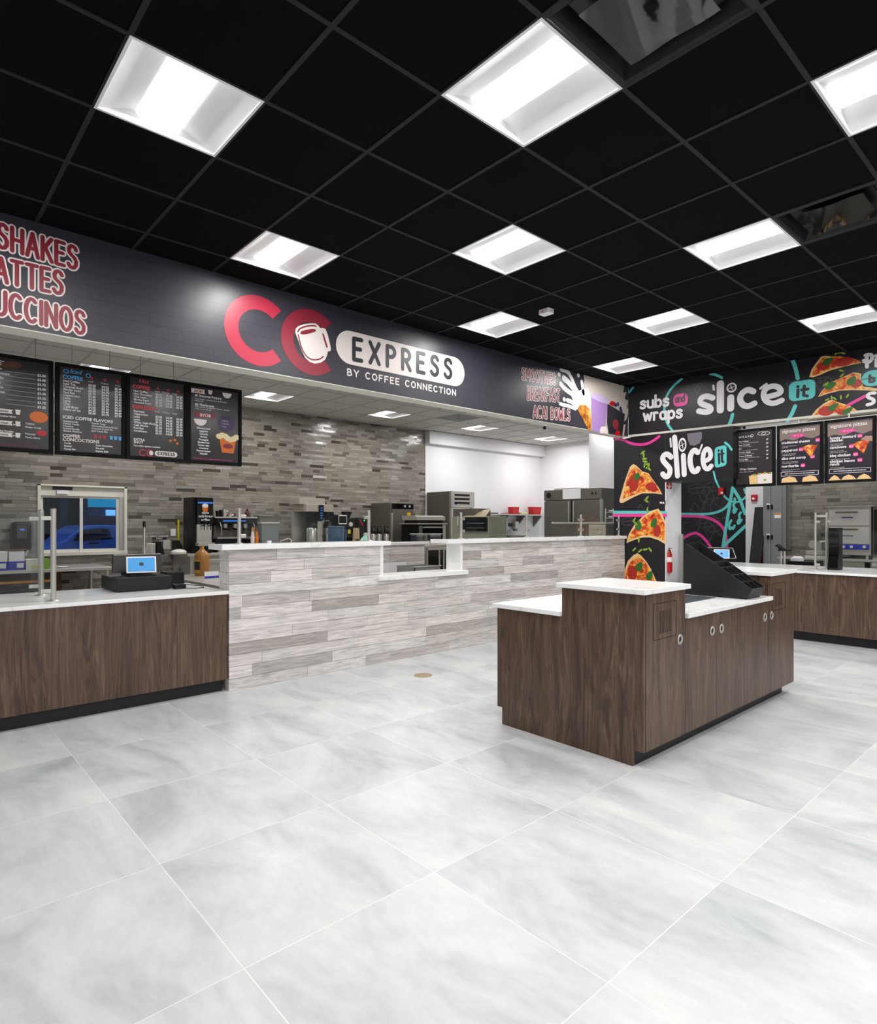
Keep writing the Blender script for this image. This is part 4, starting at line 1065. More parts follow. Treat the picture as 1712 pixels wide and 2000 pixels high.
# ------------------------------------------------------------------ right walnut counter
t = thing('service_counter', 'dark walnut counter with white top at the right before the pizza kitchen', 'counter', (-1.7, 8.7, 0))
obj('front_panel', MB().box(-3.95, 8.235, .115, 1.0, 9.3, .822), M['walnut'], t)
obj('toe_kick', MB().box(-3.9, 8.33, 0, 1.0, 9.25, .115), M['toe'], t)
obj('countertop', MB().box(-3.97, 8.2, .822, 1.0, 9.36, CT), M['quartz'], t, bevel=.003)
t = thing('sneeze_guard', 'glass guard on two steel posts at the right counter', 'glass guard', (-2.48, 8.62, CT))
for p in (atZ(1592, 1112, CT), atZ(1613.5, 1111, CT)):
    z1 = atY(1592, 1002, p.y).z
    post(t, p.x, p.y, CT, z1, .014)
    for z in (z1 - .11, CT + .06): clamp(t, p.x, p.y, z, .04, 0)
a, b = atZ(1592, 1112, CT), atZ(1613.5, 1111, CT)
obj('glass_shelf', MB().prism([(a.x, a.y, 1.5), (b.x, b.y, 1.5), (b.x + .01, b.y, 1.5), (a.x + .01, a.y, 1.5)], (0, 0, .03)), M['trimw'], t)
obj('glass_panel', MB().box(a.x + .04, a.y - .01, CT + .04, .5, a.y - .002, 1.33), M['glass'], t)
obj('glass_panel', MB().prism([(a.x + .012, a.y, CT + .03), (b.x + .012, b.y, CT + .03), (b.x + .018, b.y, CT + .03), (a.x + .018, a.y, CT + .03)], (0, 0, .66)), M['glass'], t)
t = thing('cup_dispenser', 'tall black dispenser with wavy sides standing on the right counter', 'dispenser', (-2.35, 8.75, CT))
p0, p1 = atZ(1615, 1113, CT), atZ(1639, 1113.5, CT); zt = atY(1630, 1031, p0.y).z
yy = p0.y
for k, nm in ((0, 'a'), (1, 'b')):
    pts = []
    xs = p1.x - .004 if k else p0.x
    prof = [(0, 0), (.17, 0), (.165, .08), (.13, .18), (.125, .3), (.15, .42), (.13, .52), (.09, zt - CT), (0, zt - CT)]
    obj('side_panel', MB().prism([(xs, yy + .17 - a, CT + z) for a, z in prof], (.008, 0, 0)), M['matte'], t)
obj('back', MB().box(p0.x + .006, yy + .16, CT, p1.x - .002, yy + .17, zt), M['black'], t)
for z0, z1 in ((0, .17), (.2, .3), (.33, .4), (.44, zt - CT)):
    obj('bin', MB().box(p0.x + .008, yy + .02, CT + z0, p1.x - .004, yy + .16, CT + z1), M['gloss'], t)
obj('top_plate', MB().box(p0.x, yy + .08, zt - .01, p1.x + .004, yy + .17, zt), M['matte'], t)
# tablet till on the right counter
def tablet(par, c, wv, hv, tilt, yaw, scr, bez):
    Mx = Matrix.Translation(c) @ Matrix.Rotation(yaw, 4, 'Z') @ Matrix.Rotation(tilt, 4, 'X')
    q = obj('tablet', MB().box(-wv / 2, -.006, -hv / 2, wv / 2, .006, hv / 2, M=Mx), bez, par, bevel=.003)
    b = .012
    obj('screen', MB().box(-wv / 2 + b, -.0075, -hv / 2 + b, wv / 2 - b, -.005, hv / 2 - b, M=Mx), scr, q)
    obj('screen_logo', MB().box(-wv * .07, -.0085, -hv * .07, wv * .07, -.007, hv * .12, M=Mx), M['ink'], q)
    return q
c = atY(1408, 1082, 8.62)
t = thing('tablet_till', 'tablet till with a wide black shade behind it on the right counter', 'till', (c.x, 8.66, CT))
obj('stand', MB().box(c.x - .09, 8.56, CT, c.x + .09, 8.78, CT + .012).box(c.x - .02, 8.66, CT, c.x + .02, 8.69, c.z), M['black'], t)
tablet(t, Vector((c.x, 8.63, c.z)), .2, .13, R(-16), R(25), M['screen'], M['white'])
a, b, d, e = atY(1381, 1069.5, 8.72), atY(1430, 1070.5, 8.72), atY(1437, 1090.5, 8.70), atY(1390, 1091, 8.70)
obj('shade', MB().prism([a, b, d, e], (0, .02, 0)), M['black'], t, bevel=.003)
obj('shade_rim', MB().tube([a, b, d, e, a], .005, 6), M['nickel'], t)

# ------------------------------------------------------------------ till on the left counter
t = thing('cash_drawer', 'black metal cash drawer on the left counter under the tablet till', 'cash drawer', (-5.75, 1.62, CT))
dx0, dx1, dy0, dy1 = -5.98, -5.50, 1.405, 1.845
obj('case', MB().box(dx0, dy0, CT + .006, dx1, dy1, .968), M['matte'], t, bevel=.004)
obj('foot_rail', MB().box(dx0 + .02, dy0 + .02, CT, dx1 - .02, dy1 - .02, CT + .006), M['black'], t)
zd = .968
c = atX(276, 1103, -5.62)
t = thing('tablet_till', 'tablet till with lit blue screen on the black cash drawer', 'till', (c.x, c.y, zd))
obj('stand', MB().box(-5.72, c.y - .1, zd, -5.56, c.y + .1, zd + .012).box(-5.66, c.y - .025, zd, -5.64, c.y + .025, c.z), M['black'], t)
tablet(t, Vector((-5.62, c.y, c.z)), .232, .145, R(-18), R(78), M['screen'], M['white'])
a, b = atX(219, 1126, -5.74), atX(313, 1082, -5.81)
t = thing('customer_display', 'wide black display leaning behind the tablet till', 'display', (-5.75, (a.y + b.y) / 2, zd))
obj('panel', MB().prism([(-5.73, a.y, zd + .03), (-5.73, b.y, zd + .03), (-5.80, b.y, b.z), (-5.80, a.y + .02, b.z)], (-.03, 0, 0)), M['black'], t, bevel=.004)
obj('top_edge', MB().box(-5.83, a.y + .03, b.z, -5.80, b.y, b.z + .005), M['nickel'], t)
obj('foot', MB().box(-5.86, a.y + .1, zd, -5.72, b.y - .1, zd + .03), M['black'], t)
p = atZ(336, 1146, CT)
t = thing('receipt_printer', 'small black receipt printer right of the cash drawer', 'printer', (p.x - .25, 1.95, CT))
obj('body', MB().box(-5.9, 1.87, CT, -5.72, 2.03, .985), M['black'], t, bevel=.012)
obj('paper_lever', MB().prism([(-5.78, 2.0, .985), (-5.74, 2.0, .985), (-5.76, 2.0, 1.03)], (0, .02, 0)), M['black'], t)
p = atZ(352, 1150, CT)
t = thing('card_reader', 'small black card reader on the left counter with a thin cable', 'card reader', (p.x, p.y, CT))
obj('body', MB().box(p.x - .05, p.y - .055, CT, p.x + .02, p.y + .045, CT + .042), M['black'], t, bevel=.008)
cb = [atZ(x, y, CT + .004) for x, y in [(362, 1149), (385, 1148.5), (398, 1147), (396, 1144.5), (380, 1143), (360, 1141)]]
obj('cable', MB().tube(smooth_line([(q.x, q.y, q.z) for q in cb], 0) if False else cb, .003, 6), M['black'], t)
# round cover in the floor
p = atZ(826, 1319, 0)
t = thing('floor_cover', 'small round tan cover plate set into the tile floor', 'floor cover', tuple(p))
obj('plate', MB().lathe((p.x, p.y, 0), [(.085, 0), (.085, .002), (.078, .004)], 28), mat('bronze_plate', '#a8937c', .5, .3), t)
# ------------------------------------------------------------------ menu boards
def text(pl, body, u, v, size, m, par, name='lettering', align='LEFT', bold=0.0, off=.004, lead=1.0, shear=0.0, label=None):
    cu = bpy.data.curves.new('txt', 'FONT'); cu.body = body; cu.size = size; cu.align_x = align; cu.space_line = lead
    cu.offset = bold * size; cu.resolution_u = 2; cu.shear = shear
    to = bpy.data.objects.new('txt', cu); COL.objects.link(to)
    bpy.context.view_layer.update()
    me = bpy.data.meshes.new_from_object(to.evaluated_get(bpy.context.evaluated_depsgraph_get()))
    bpy.data.objects.remove(to); bpy.data.curves.remove(cu)
    mb = MB(); mb.v = [tuple(pl.P(u + q.co.x, v + q.co.y, off)) for q in me.vertices]
    mb.f = [list(q.vertices) for q in me.polygons]; mb.c = [None] * len(mb.f)
    bpy.data.meshes.remove(me)
    if not mb.v: return None
    return obj(name, mb, m, par, label=label)
def board(pl, wv, hv, label, group, wires=True, rail=True):
    """pl: plane at the lower left corner of the board's print"""
    t = thing('menu_board', label, 'menu board', tuple(pl.P(wv / 2, 0)), group)
    mb = MB(); fr = .03
    def pbox(u0, v0, u1, v1, a, b, mb):
        q = [pl.P(u0, v0, a), pl.P(u1, v0, a), pl.P(u1, v1, a), pl.P(u0, v1, a)]
        mb.prism(q, pl.N * (b - a))
    for r in ((0, 0, wv, fr), (0, hv - fr, wv, hv), (0, fr, fr, hv - fr), (wv - fr, fr, wv, hv - fr)): pbox(*r, -.035, .012, mb)
    obj('frame', mb, M['frame'], t, bevel=.002)
    mb = MB(); pbox(fr, fr, wv - fr, hv - fr, -.03, .0, mb)
    obj('panel', mb, M['print'], t)
    if wires:
        mb = MB()
        for u in (.12, wv - .12): mb.cone(pl.P(u, hv, -.01), pl.P(u, HC - pl.O.z, -.01), .0035, n=6)
        obj('hanging_wire', mb, M['nickel'], t)
    return t
def rowtext(rows): return '\n'.join(rows)
XM = -5.75; BW, BH = .52, .745; BZ = 1.978
ys = [atX(x, 900, XM).y for x in (108, 108, 246, 365.5)]; ys[0] -= BW + .014
GRP = 'dark menu boards hung over the coffee counter'
def pb(k): return Pl((XM, ys[k], BZ), (0, 1, 0), (1, 0, 0))
Wm, Rm, Bm = M['wprint'], mat('coral_print', '#e8505a', .4), mat('sky_print', '#5ab4f0', .4)
# first: bakery prices
p = pb(0); t = board(p, BW, BH, 'leftmost menu board over the coffee counter, cut by the picture edge', GRP)
text(p, 'ES', .155, .655, .05, Wm, t, bold=.02)
mb = MB()
for k in range(8): mb.prism([p.P(.2, .615 - k * .036, .003), p.P(.40, .615 - k * .036, .003), p.P(.40, .6165 - k * .036, .003), p.P(.2, .6165 - k * .036, .003)], p.N * .0005)
obj('price_lines', mb, Wm, t)
text(p, rowtext(['$3.00', '$3.00', '$3.75', '$3.00', '$3.00', '$3.25', '$3.75', '$3.25']), .41, .608, .026, Wm, t, bold=.03, lead=1.385)
text(p, rowtext(['Plain', 'Croissant', 'Muffin', 'Bun', 'Twist', 'Danish']), .135, .622, .024, Wm, t, bold=.02, lead=1.5)
mb = MB(); strokes(mb, p, [arc(.22, .665, .045, .026, 0, 360), arc(.26, .672, .045, .026, 0, 360)], .004, .004); obj('cookie_drawing', mb, M['brown'], t)
for v in (.29, .2, .11): obj('ribbon', MB().poly([p.P(.15, v, .003), p.P(.25, v, .003), p.P(.24, v + .016, .003), p.P(.25, v + .032, .003), p.P(.15, v + .032, .003)]), M['cream'], t)
for v in (.288, .198, .108): obj('cup_drawing', MB().poly([p.P(.27, v, .003), p.P(.295, v, .003), p.P(.30, v + .038, .003), p.P(.265, v + .038, .003)]), M['cream'], t)
text(p, rowtext(['DRINKS', '', '', '', 'SHAKES', '', '', '', 'BOWLS']), .155, .298, .019, M['ink'], t, bold=.03, lead=1.185)
obj('pastry_picture', MB().poly(disc(p, (.42, .285), .062, .045, .003)), M['orange'], t)
text(p, rowtext(['Cookies Island', '', 'Strawberry, banana', '', 'Pina Paradise', 'Pineapple, coconut']), .16, .262, .018, Wm, t, bold=.03, lead=1.6)
text(p, rowtext(['Tropical', 'Mango, orange', '', 'Primrose', 'Peach, cherry']), .33, .22, .018, Wm, t, bold=.02, lead=1.5)
obj('fruit_picture', MB().poly(disc(p, (.44, .16), .035, .022, .003)), M['rplastic'], t)
text(p, 'Consuming raw or undercooked food may increase your risk', .04, .045, .015, M['red'], t)
# second: iced
p = pb(1); t = board(p, BW, BH, 'menu board over the coffee counter headed with blue Iced Coffee lettering', GRP)
text(p, 'Iced', .10, .672, .05, Bm, t, shear=.3, bold=.01, label='blue lettering')
strokes_mb = strokes(MB(), p, [arc(.075, .682, .018, .014, 0, 360), arc(.235, .672, .016, .016, 0, 360)], .006, .004); obj('swirl_drawing', strokes_mb, Bm, t)
text(p, 'COFFEE', .05, .622, .042, Bm, t, bold=.03, label='blue heading')
items = ['Iced Coffee', 'Iced Tea', 'Caramel Swirl', 'Mocha Swirl', 'Red Eye', 'Cappuccino', 'Latte', 'Latte', 'Chai', 'Cold Brew', 'Nitro w/ ice']
text(p, rowtext(items), .055, .595, .025, Wm, t, bold=.03, lead=.93)
for k, u in enumerate((.235, .335, .435)):
    text(p, rowtext(['$%d.%02d' % (3 + k + i // 5, (i * 25 + k * 20) % 100) for i in range(11)]), u, .585, .025, Wm, t, bold=.04, lead=.93)
mb = MB()
for u in (.26, .36, .46): mb.poly(disc(p, (u, .655), .012, .012, .003))
obj('size_dots', mb, M['red'], t)
text(p, 'Small', .235, .618, .018, Wm, t); text(p, 'Medium', .33, .618, .018, Wm, t); text(p, 'Large', .44, .618, .018, Wm, t)
text(p, 'ICED COFFEE FLAVORS', .05, .295, .036, Wm, t, bold=.03)
text(p, rowtext(['Butterscotch', 'French Vanilla', 'Hazelnut', 'Snickerdoodle', 'Banana Hazelnut']), .055, .268, .02, Wm, t, bold=.02, lead=.98)
text(p, rowtext(['French Toast', 'Chocolate Peanut Butter', 'Coconut Cream Pie', 'Jack Candy Bar']), .26, .272, .02, Wm, t, bold=.02, lead=1.05)
text(p, rowtext(['COFFEE', 'CONCOCTIONS']), .05, .145, .036, M['cream'], t, bold=.03, lead=.85)
text(p, rowtext(['Turtle', 'Nutter', 'Candy Bar']), .06, .09, .02, Wm, t, bold=.03, lead=1.2)
text(p, rowtext(['Dark Chocolate', 'Mounds', 'Banana Split']), .29, .09, .02, Wm, t, bold=.03, lead=1.2)
for j, m in enumerate((M['red'], Bm)):
    mb = MB()
    for k in range(3):
        u = .28 + j * .12 + k * .034; mb.poly([p.P(u, .155, .003), p.P(u + .02, .155, .003), p.P(u + .023, .185, .003), p.P(u - .003, .185, .003)])
    obj('cup_drawing', mb, m, t)
# third: hot
p = pb(2); t = board(p, BW, BH, 'menu board over the coffee counter headed with red Hot Coffee lettering', GRP)
text(p, 'Hot', .10, .675, .05, Rm, t, shear=.3, bold=.01, label='red lettering')
text(p, 'COFFEE', .05, .622, .042, Rm, t, bold=.03, label='red heading')
text(p, rowtext(['Hot Coffee', 'Hot Chocolate', 'Chai Latte', 'Mocha Swirl', 'Caramel Swirl']), .06, .59, .025, Wm, t, bold=.03, lead=.98)
text(p, 'ESPRESSO', .05, .445, .045, Rm, t, bold=.03, label='red heading')
text(p, rowtext(['Espresso', 'Cappuccino', 'Latte', 'Latte', 'White Cafe Mocha', 'Cafe Mocha', 'Red Eye', 'Americano']), .06, .415, .025, Wm, t, bold=.03, lead=.98)
for k, u in enumerate((.24, .33, .42)):
    text(p, rowtext(['$%d.%02d' % (2 + k, (i * 25 + 50) % 100) for i in range(5)]), u, .585, .025, Wm, t, bold=.04, lead=.98)
    text(p, rowtext(['$%d.%02d' % (3 + k, (i * 25) % 100) for i in range(7)]), u, .385, .025, Wm, t, bold=.04, lead=.98)
mb = MB()
for u in (.26, .35, .44): mb.poly(disc(p, (u, .645), .012, .012, .003))
obj('size_dots', mb, M['red'], t)
for v in (.612, .432): text(p, 'Small   Medium   Large', .235, v, .021, Wm, t)
text(p, rowtext(['EXTRA', 'SHOT']), .06, .165, .03, M['cream'], t, bold=.03, lead=.8)
text(p, 'Non-dairy options available', .06, .115, .02, Wm, t, bold=.03)
mb = MB()
for u, v in ((.37, .19), (.41, .20), (.43, .17)): mb.poly(disc(p, (u, v), .012, .012, .003))
obj('cookie_picture', mb, M['orange'], t)
mb = MB()
for u in (.135, .195): strokes(mb, p, [arc(u, .065, .026, .026, 45, 315)], .012, .003)
obj('logo_letters', mb, M['red'], t)
obj('logo_mug', MB().poly(disc(p, (.205, .066), .018, .02, .004)), M['cream'], t)
q = obj('logo_panel', MB().poly(rrect(p, .235, .042, .43, .09, .024, .003)), M['cream'], t)
obj('logo_lettering', strokes(MB(), p, word_lines('EXPRESS', (.262, .053), (.405, .053), .026, .36), .006, .005), M['ink'], q)
# fourth: acai
p = pb(3); t = board(p, BW, BH, 'rightmost menu board over the coffee counter with an orange cup picture', GRP)
q = obj('ribbon', MB().poly([p.P(.035, .655, .003), p.P(.165, .655, .003), p.P(.155, .675, .003), p.P(.165, .695, .003), p.P(.035, .695, .003)]), M['cream'], t)
text(p, 'ACAI', .06, .663, .034, M['maroon'], q, bold=.03, off=.005)
obj('cup_drawing', MB().poly([p.P(.2, .66, .003), p.P(.225, .66, .003), p.P(.235, .70, .003), p.P(.19, .70, .003)]), M['cream'], t)
obj('bowl_drawing', MB().poly([p.P(x, y, .003) for x, y in arc(.375, .695, .045, .05, 180, 360)]), M['cream'], t)
obj('bowl_drawing', MB().poly([p.P(x, y, .003) for x, y in arc(.12, .415, .06, .06, 180, 360)]), M['cream'], t)
text(p, rowtext(['#1 Immortal Purpura', '', '', '#2 Theobroma']), .07, .625, .029, Wm, t, bold=.03, lead=.96)
text(p, rowtext(['Acai, banana, strawberries, blueberries,', 'banana (v)', '', '', 'Acai, granola, blueberries, banana, coconut', 'chips, cacao nibs (v)']), .07, .598, .019, Wm, t, lead=.96)
q = obj('ribbon', MB().poly([p.P(.07, .435, .003), p.P(.255, .435, .003), p.P(.255, .48, .003), p.P(.07, .48, .003)]), M['maroon'], t)
text(p, 'BYOB', .115, .442, .04, M['cream'], q, bold=.03, off=.005)
text(p, rowtext(['Choose your', 'toppings', 'Granola', 'Honey', 'Pineapple', 'Blueberries', 'Cacao nibs', 'Coconut', 'Peanut butter', 'Nutella']), .15, .325, .024, Wm, t, bold=.03, lead=1.1, align='CENTER')
obj('purple_disc', MB().poly(disc(p, (.37, .40), .085, .075, .003)), mat('violet_print', '#3a2c55', .4), t)
text(p, rowtext(['+ add ins', '+ coconut', '+ nuts']), .32, .42, .018, Wm, t, lead=1.5)
obj('cup_picture', MB().poly([p.P(.325, .12, .004), p.P(.44, .12, .004), p.P(.465, .255, .004), p.P(.30, .255, .004)]), M['orange'], t)
obj('cup_badge', MB().poly(disc(p, (.383, .185), .05, .024, .005)), M['maroon'], t)
mb = MB()
for k in range(7): mb.poly(disc(p, (.30 + k * .028, .268 + .018 * math.sin(k * 1.1 + .3)), .034, .026, .005 + k * .0002))
obj('topping_picture', mb, mat('pale_yellow_print', '#f3e3b4', .4), t)
text(p, 'Consuming raw or undercooked foods may increase', .06, .045, .017, M['pink'], t)
# boards over the pizza counter
YB = 8.52; BZ2 = 1.912
xs = [atY(x, 950, YB).x for x in (1432, 1517, 1610, 1714)]
GRP2 = 'menu boards hung over the pizza counter'
def pr(k): return Pl((xs[k], YB, BZ2), (1, 0, 0), (0, -1, 0))
TAU = mat('taupe_print', '#8d7872', .3); DK = mat('aubergine_print', '#2b2430', .2)
def hill(p, t):
    obj('backdrop_print', MB().poly([p.P(.03, .03, .002), p.P(BW - .03, .03, .002), p.P(BW - .03, .60, .002), p.P(.40, .565, .002), p.P(.30, .60, .002), p.P(.2, .56, .002), p.P(.1, .585, .002), p.P(.03, .56, .002)]), DK, t)
    obj('header_print', MB().poly([p.P(.03, .56, .001), p.P(BW - .03, .56, .001), p.P(BW - .03, BH - .03, .001), p.P(.03, BH - .03, .001)]), TAU, t)
BH2 = .765
p = pr(0); t = board(p, BW, BH2, 'menu board over the pizza counter listing wraps, leftmost of its row', GRP2, wires=False)
text(p, 'W R A P S', .07, .655, .036, Wm, t, bold=.03)
obj('wrap_drawing', strokes(MB(), p, [arc(.36, .69, .05, .022, 0, 360), arc(.41, .685, .05, .022, 0, 360), arc(.24, .675, .014, .018, 90, 420)], .006, .004), M['cream'], t)
text(p, rowtext(['Our Wildcat', '', 'Spicy Avocado', '', 'BLT', '', 'Chicken Caesar', '', 'Turkey & Cheese', '', 'Turkey Melt']), .07, .60, .024, Wm, t, bold=.04, lead=1.02)
text(p, rowtext(['ham, turkey, lettuce, tomato and cheese', '', 'chicken, avocado, lettuce', '', 'bacon, lettuce, tomato or mayonnaise', '', 'grilled chicken, romaine, caesar', '', 'turkey, cheese, lettuce and tomato, mayo', '', 'turkey, swiss cheese, tomato']), .07, .58, .0155, Wm, t, lead=1.58)
text(p, rowtext(['$8', '', '$8', '', '$8', '', '$8', '', '$8', '', '$8']), .415, .60, .024, Wm, t, bold=.04, lead=1.02)
text(p, 'Wrap Options', .08, .225, .036, Wm, t, shear=.25, bold=.02)
text(p, 'white, wheat or spinach', .08, .195, .018, Wm, t)
obj('wrap_picture', MB().poly([p.P(.21, .032, .003), p.P(.2, .14, .003), p.P(.25, .16, .003), p.P(.30, .15, .003), p.P(.32, .032, .003)]), M['crust'], t)
obj('wrap_picture', MB().poly([p.P(.32, .032, .004), p.P(.30, .165, .004), p.P(.38, .17, .004), p.P(.49, .175, .004), p.P(.49, .032, .004)]), M['cream'], t)
mb = MB()
for u, v in ((.27, .155), (.33, .165), (.40, .17), (.46, .165), (.40, .08)): mb.poly(disc(p, (u, v), .018, .012, .006))
obj('lettuce_picture', mb, M['green'], t)
mb = MB()
for u, v in ((.30, .16), (.37, .172), (.44, .168)): mb.poly(disc(p, (u, v), .012, .01, .0065))
obj('tomato_picture', mb, M['rplastic'], t)
def pizza_menu(p, t, rows, desc, vs):
    hill(p, t)
    text(p, 'signature pizzas', .06, .665, .06, M['cream'], t, bold=.02)
    q = obj('pink_oval', MB().poly(disc(p, (.24, .615), .085, .024, .003)), M['pink'], t)
    text(p, '10" or 16"', .19, .607, .026, M['cream'], q, off=.005)
    for r, d, v in zip(rows, desc, vs):
        n = len(r.split('\n'))
        text(p, r, .055, v, .045, Wm, t, bold=.03, lead=.72)
        text(p, d, .06, v - .035 - (n - 1) * .03, .0155, Wm, t, lead=1.15)
        L = max(len(z) for z in r.split('\n')[:1])
        u = min(.06 + L * .0215, .44)
        b = obj('price_badge', MB().poly(rrect(p, u, v - .008, u + .05, v + .036, .012, .003)), M['pink'], t)
        text(p, '$12', u + .006, v + .003, .024, M['cream'], b, bold=.03, off=.005)
    mb = strokes(MB(), p, [[(.05, .115), (.47, .115), (.47, .165), (.05, .165), (.05, .115)]], .004, .003)
    obj('note_frame', mb, Wm, t)
    text(p, 'ADD TOPPINGS $2 EACH, ASK FOR EXTRAS', .26, .134, .017, Wm, t, align='CENTER', bold=.03)
p = pr(1); t = board(p, BW, BH2, 'middle pizza menu board listing traditional cheese and margherita', GRP2, wires=False)
pizza_menu(p, t, ['traditional cheese', 'pepperoni', 'slice and scoop', 'margherita'], ['house made tomato sauce,\nmozzarella', 'house made tomato sauce,\nmozzarella & pepperoni', 'italian sausage, tomato sauce,\nmozzarella, peppers & onions', 'house made tomato sauce, basil,\nmozzarella, olive oil'], (.525, .425, .325, .225))
obj('pizza_picture', MB().poly([p.P(.29, .46, .004), p.P(.36, .49, .004), p.P(.46, .475, .004), p.P(.39, .33, .004)]), M['pizza'], t)
for a, b, m in ((.05, .24, 'grey_pizza_print'), (.29, .47, 'brown_pizza_print')):
    obj('pizza_picture', MB().poly([p.P(a, .032, .003), p.P(a + .01, .085, .003), p.P((a + b) / 2, .108, .003), p.P(b - .03, .09, .003), p.P(b, .032, .003)]), M['crust'], t)
p = pr(2); t = board(p, BW, BH2, 'pizza menu board listing honey mustard chicken and carnivore', GRP2, wires=False)
pizza_menu(p, t, ['honey mustard\nchicken', 'carnivore', 'bbq chicken', 'chicken bacon\nranch'], ['honey mustard, grilled\nchicken & mozzarella', 'pepperoni, mozzarella,\nitalian sausage, bacon & ham', 'chicken, bbq sauce & mozzarella', 'ranch sauce, mozzarella,\nbacon & grilled chicken'], (.53, .415, .315, .245))
obj('pizza_picture', MB().poly([p.P(.29, .45, .004), p.P(.36, .48, .004), p.P(.47, .50, .004), p.P(.40, .33, .004)]), M['pizza'], t)
obj('hand_picture', MB().poly([p.P(.37, .50, .005), p.P(.42, .535, .005), p.P(.49, .53, .005), p.P(.49, .47, .005), p.P(.44, .475, .005)]), mat('skin_print', '#b08a78', .4), t)
for a, b in ((.04, .17), (.17, .33), (.33, .48)):
    obj('pizza_picture', MB().poly([p.P(a, .032, .003), p.P(a + .03, .07, .003), p.P((a + b) / 2, .095, .003), p.P(b - .03, .07, .003), p.P(b, .032, .003)]), M['crust'], t)
p = pr(3); t = board(p, BW, BH2, 'pizza menu board at the right edge, only its black frame showing', GRP2, wires=False)
# rail that carries the pizza boards under the bulkhead
mb = MB(); mb.box(xs[0], YB + .012, BZ2 + BH2, 1.0, YB + .03, BZ2 + BH2 + .012)
for x in (xs[0] + .1, xs[1] + .25, xs[2] + .25, xs[3] + .3): mb.box(x - .008, YB + .014, BZ2 + BH2 + .01, x + .008, YB + .028, 2.74)
tag(obj('board_rail', mb, M['nickel']), 'thin steel rail carrying the pizza menu boards', 'rail')
# ------------------------------------------------------------------ kitchen behind the coffee counter
XT = -9.45                                     # front edge line of the wall tables
def yx(px_, X): return atX(px_, 1000, X).y
def table(name, label, y0, y1, zt, x1=XT, x0=XK + .01, shelf=True, cab=False):
    t = thing(name, label, 'table', ((x0 + x1) / 2, (y0 + y1) / 2, 0))
    obj('table_top', MB().box(x0, y0, zt - .04, x1, y1, zt), M['steel'], t, bevel=.004)
    if cab:
        obj('cabinet', MB().box(x0, y0 + .03, .1, x1 - .03, y1 - .03, zt - .04), M['steel'], t)
    else:
        n = max(2, int((y1 - y0) / 1.2) + 1)
        for k in range(n):
            y = y0 + .05 + (y1 - y0 - .1) * k / (n - 1)
            for x in (x1 - .05, x0 + .05): obj('leg', MB().cone((x, y, 0), (x, y, zt - .04), .02, n=10), M['steel'], t, smooth=True)
        if shelf: obj('lower_shelf', MB().box(x0 + .02, y0 + .03, .3, x1 - .02, y1 - .03, .325), M['dsteel'], t)
    return t
TZ1, TZ2 = .83, .965
tl = table('work_table', 'steel work table along the tiled wall under the window', -.6, 2.32, TZ1, XT + .15, shelf=False)
t = table('work_table', 'long steel work table along the tiled wall under the coffee machines', 4.95, 8.75, TZ2)
t = thing('undercounter_fridge', 'stainless undercounter refrigerator with a steel worktop left of the coffee machines', 'refrigerator', (-9.8, 4.0, 0))
obj('body', MB().box(XK + .02, 3.46, .08, XT - .06, 4.92, TZ2 - .04), M['steel'], t)
obj('worktop', MB().box(XK + .01, 3.4, TZ2 - .04, XT, 4.945, TZ2), M['steel'], t, bevel=.004)
for a, b in ((3.51, 4.2), (4.21, 4.89)): 
    q = obj('door', MB().box(XT - .06, a, .14, XT - .02, b, TZ2 - .1), M['steel'], t, bevel=.004)
    obj('handle', MB().box(XT - .02, a + .05, TZ2 - .17, XT - .005, b - .05, TZ2 - .14), M['chrome'], q)
# lower shelf with stores at the far left
obj('store_shelf', MB().box(XK + .02, .4, .66, XT + .1, 1.62, .69), M['tan'], tl, label='tan wooden shelf')
def carton(name, label, x, y0, y1, z0, z1, dp, body, lower=None, tagm=None, cat='box', flaps=False):
    t = thing(name, label, cat, (x - dp / 2, (y0 + y1) / 2, z0))
    mb = MB()
    if flaps:
        for r in ((x - dp, y0, x - dp + .006, y1), (x - .006, y0, x, y1), (x - dp, y0, x, y0 + .006), (x - dp, y1 - .006, x, y1)): mb.box(r[0], r[1], z0, r[2], r[3], z1)
        mb.box(x - dp, y0, z0, x, y1, z0 + .006)
    else: mb.box(x - dp, y0, z0, x, y1, z1)
    obj('body', mb, body, t)
    if lower: obj('printed_band', MB().box(x, y0, z0, x + .002, y1, z0 + (z1 - z0) * .48).box(x - dp, y0 - .002, z0, x, y0, z0 + (z1 - z0) * .48), lower, t)
    if tagm: obj('label_print', MB().box(x + .001, y0 + (y1 - y0) * .5, z0 + (z1 - z0) * .12, x + .004, y0 + (y1 - y0) * .9, z0 + (z1 - z0) * .38), tagm, t)
    if flaps: obj('flap', MB().prism([(x - dp, y0, z1), (x - dp, y1, z1), (x - dp + .12, y1 + .04, z1 + .02), (x - dp + .12, y0, z1 + .02)], (0, 0, .005)), M['card'], t)
    return t
xb = XT + .08
carton('carton', 'open white and blue carton on the left work table', xb, yx(16, xb), yx(49.5, xb), TZ1, TZ1 + .235, .3, M['white'], M['blue'], M['white'], flaps=True)
carton('carton', 'white and blue carton cut by the left picture edge on the work table', xb, yx(-16, xb), yx(14.5, xb), TZ1, TZ1 + .235, .3, M['white'], M['blue'], M['white'])
carton('carton', 'pale box with yellow label on the left work table', xb, yx(51, xb), yx(79, xb), TZ1, TZ1 + .13, .2, M['trimw'], None, M['yellow'])
carton('carton', 'small light green box on the left work table', xb, yx(82, xb), yx(97, xb), TZ1, TZ1 + .13, .15, M['green'])
carton('carton', 'brown cardboard box on the low shelf at the far left', xb, .6, .86, .1, .6, .3, M['card'])
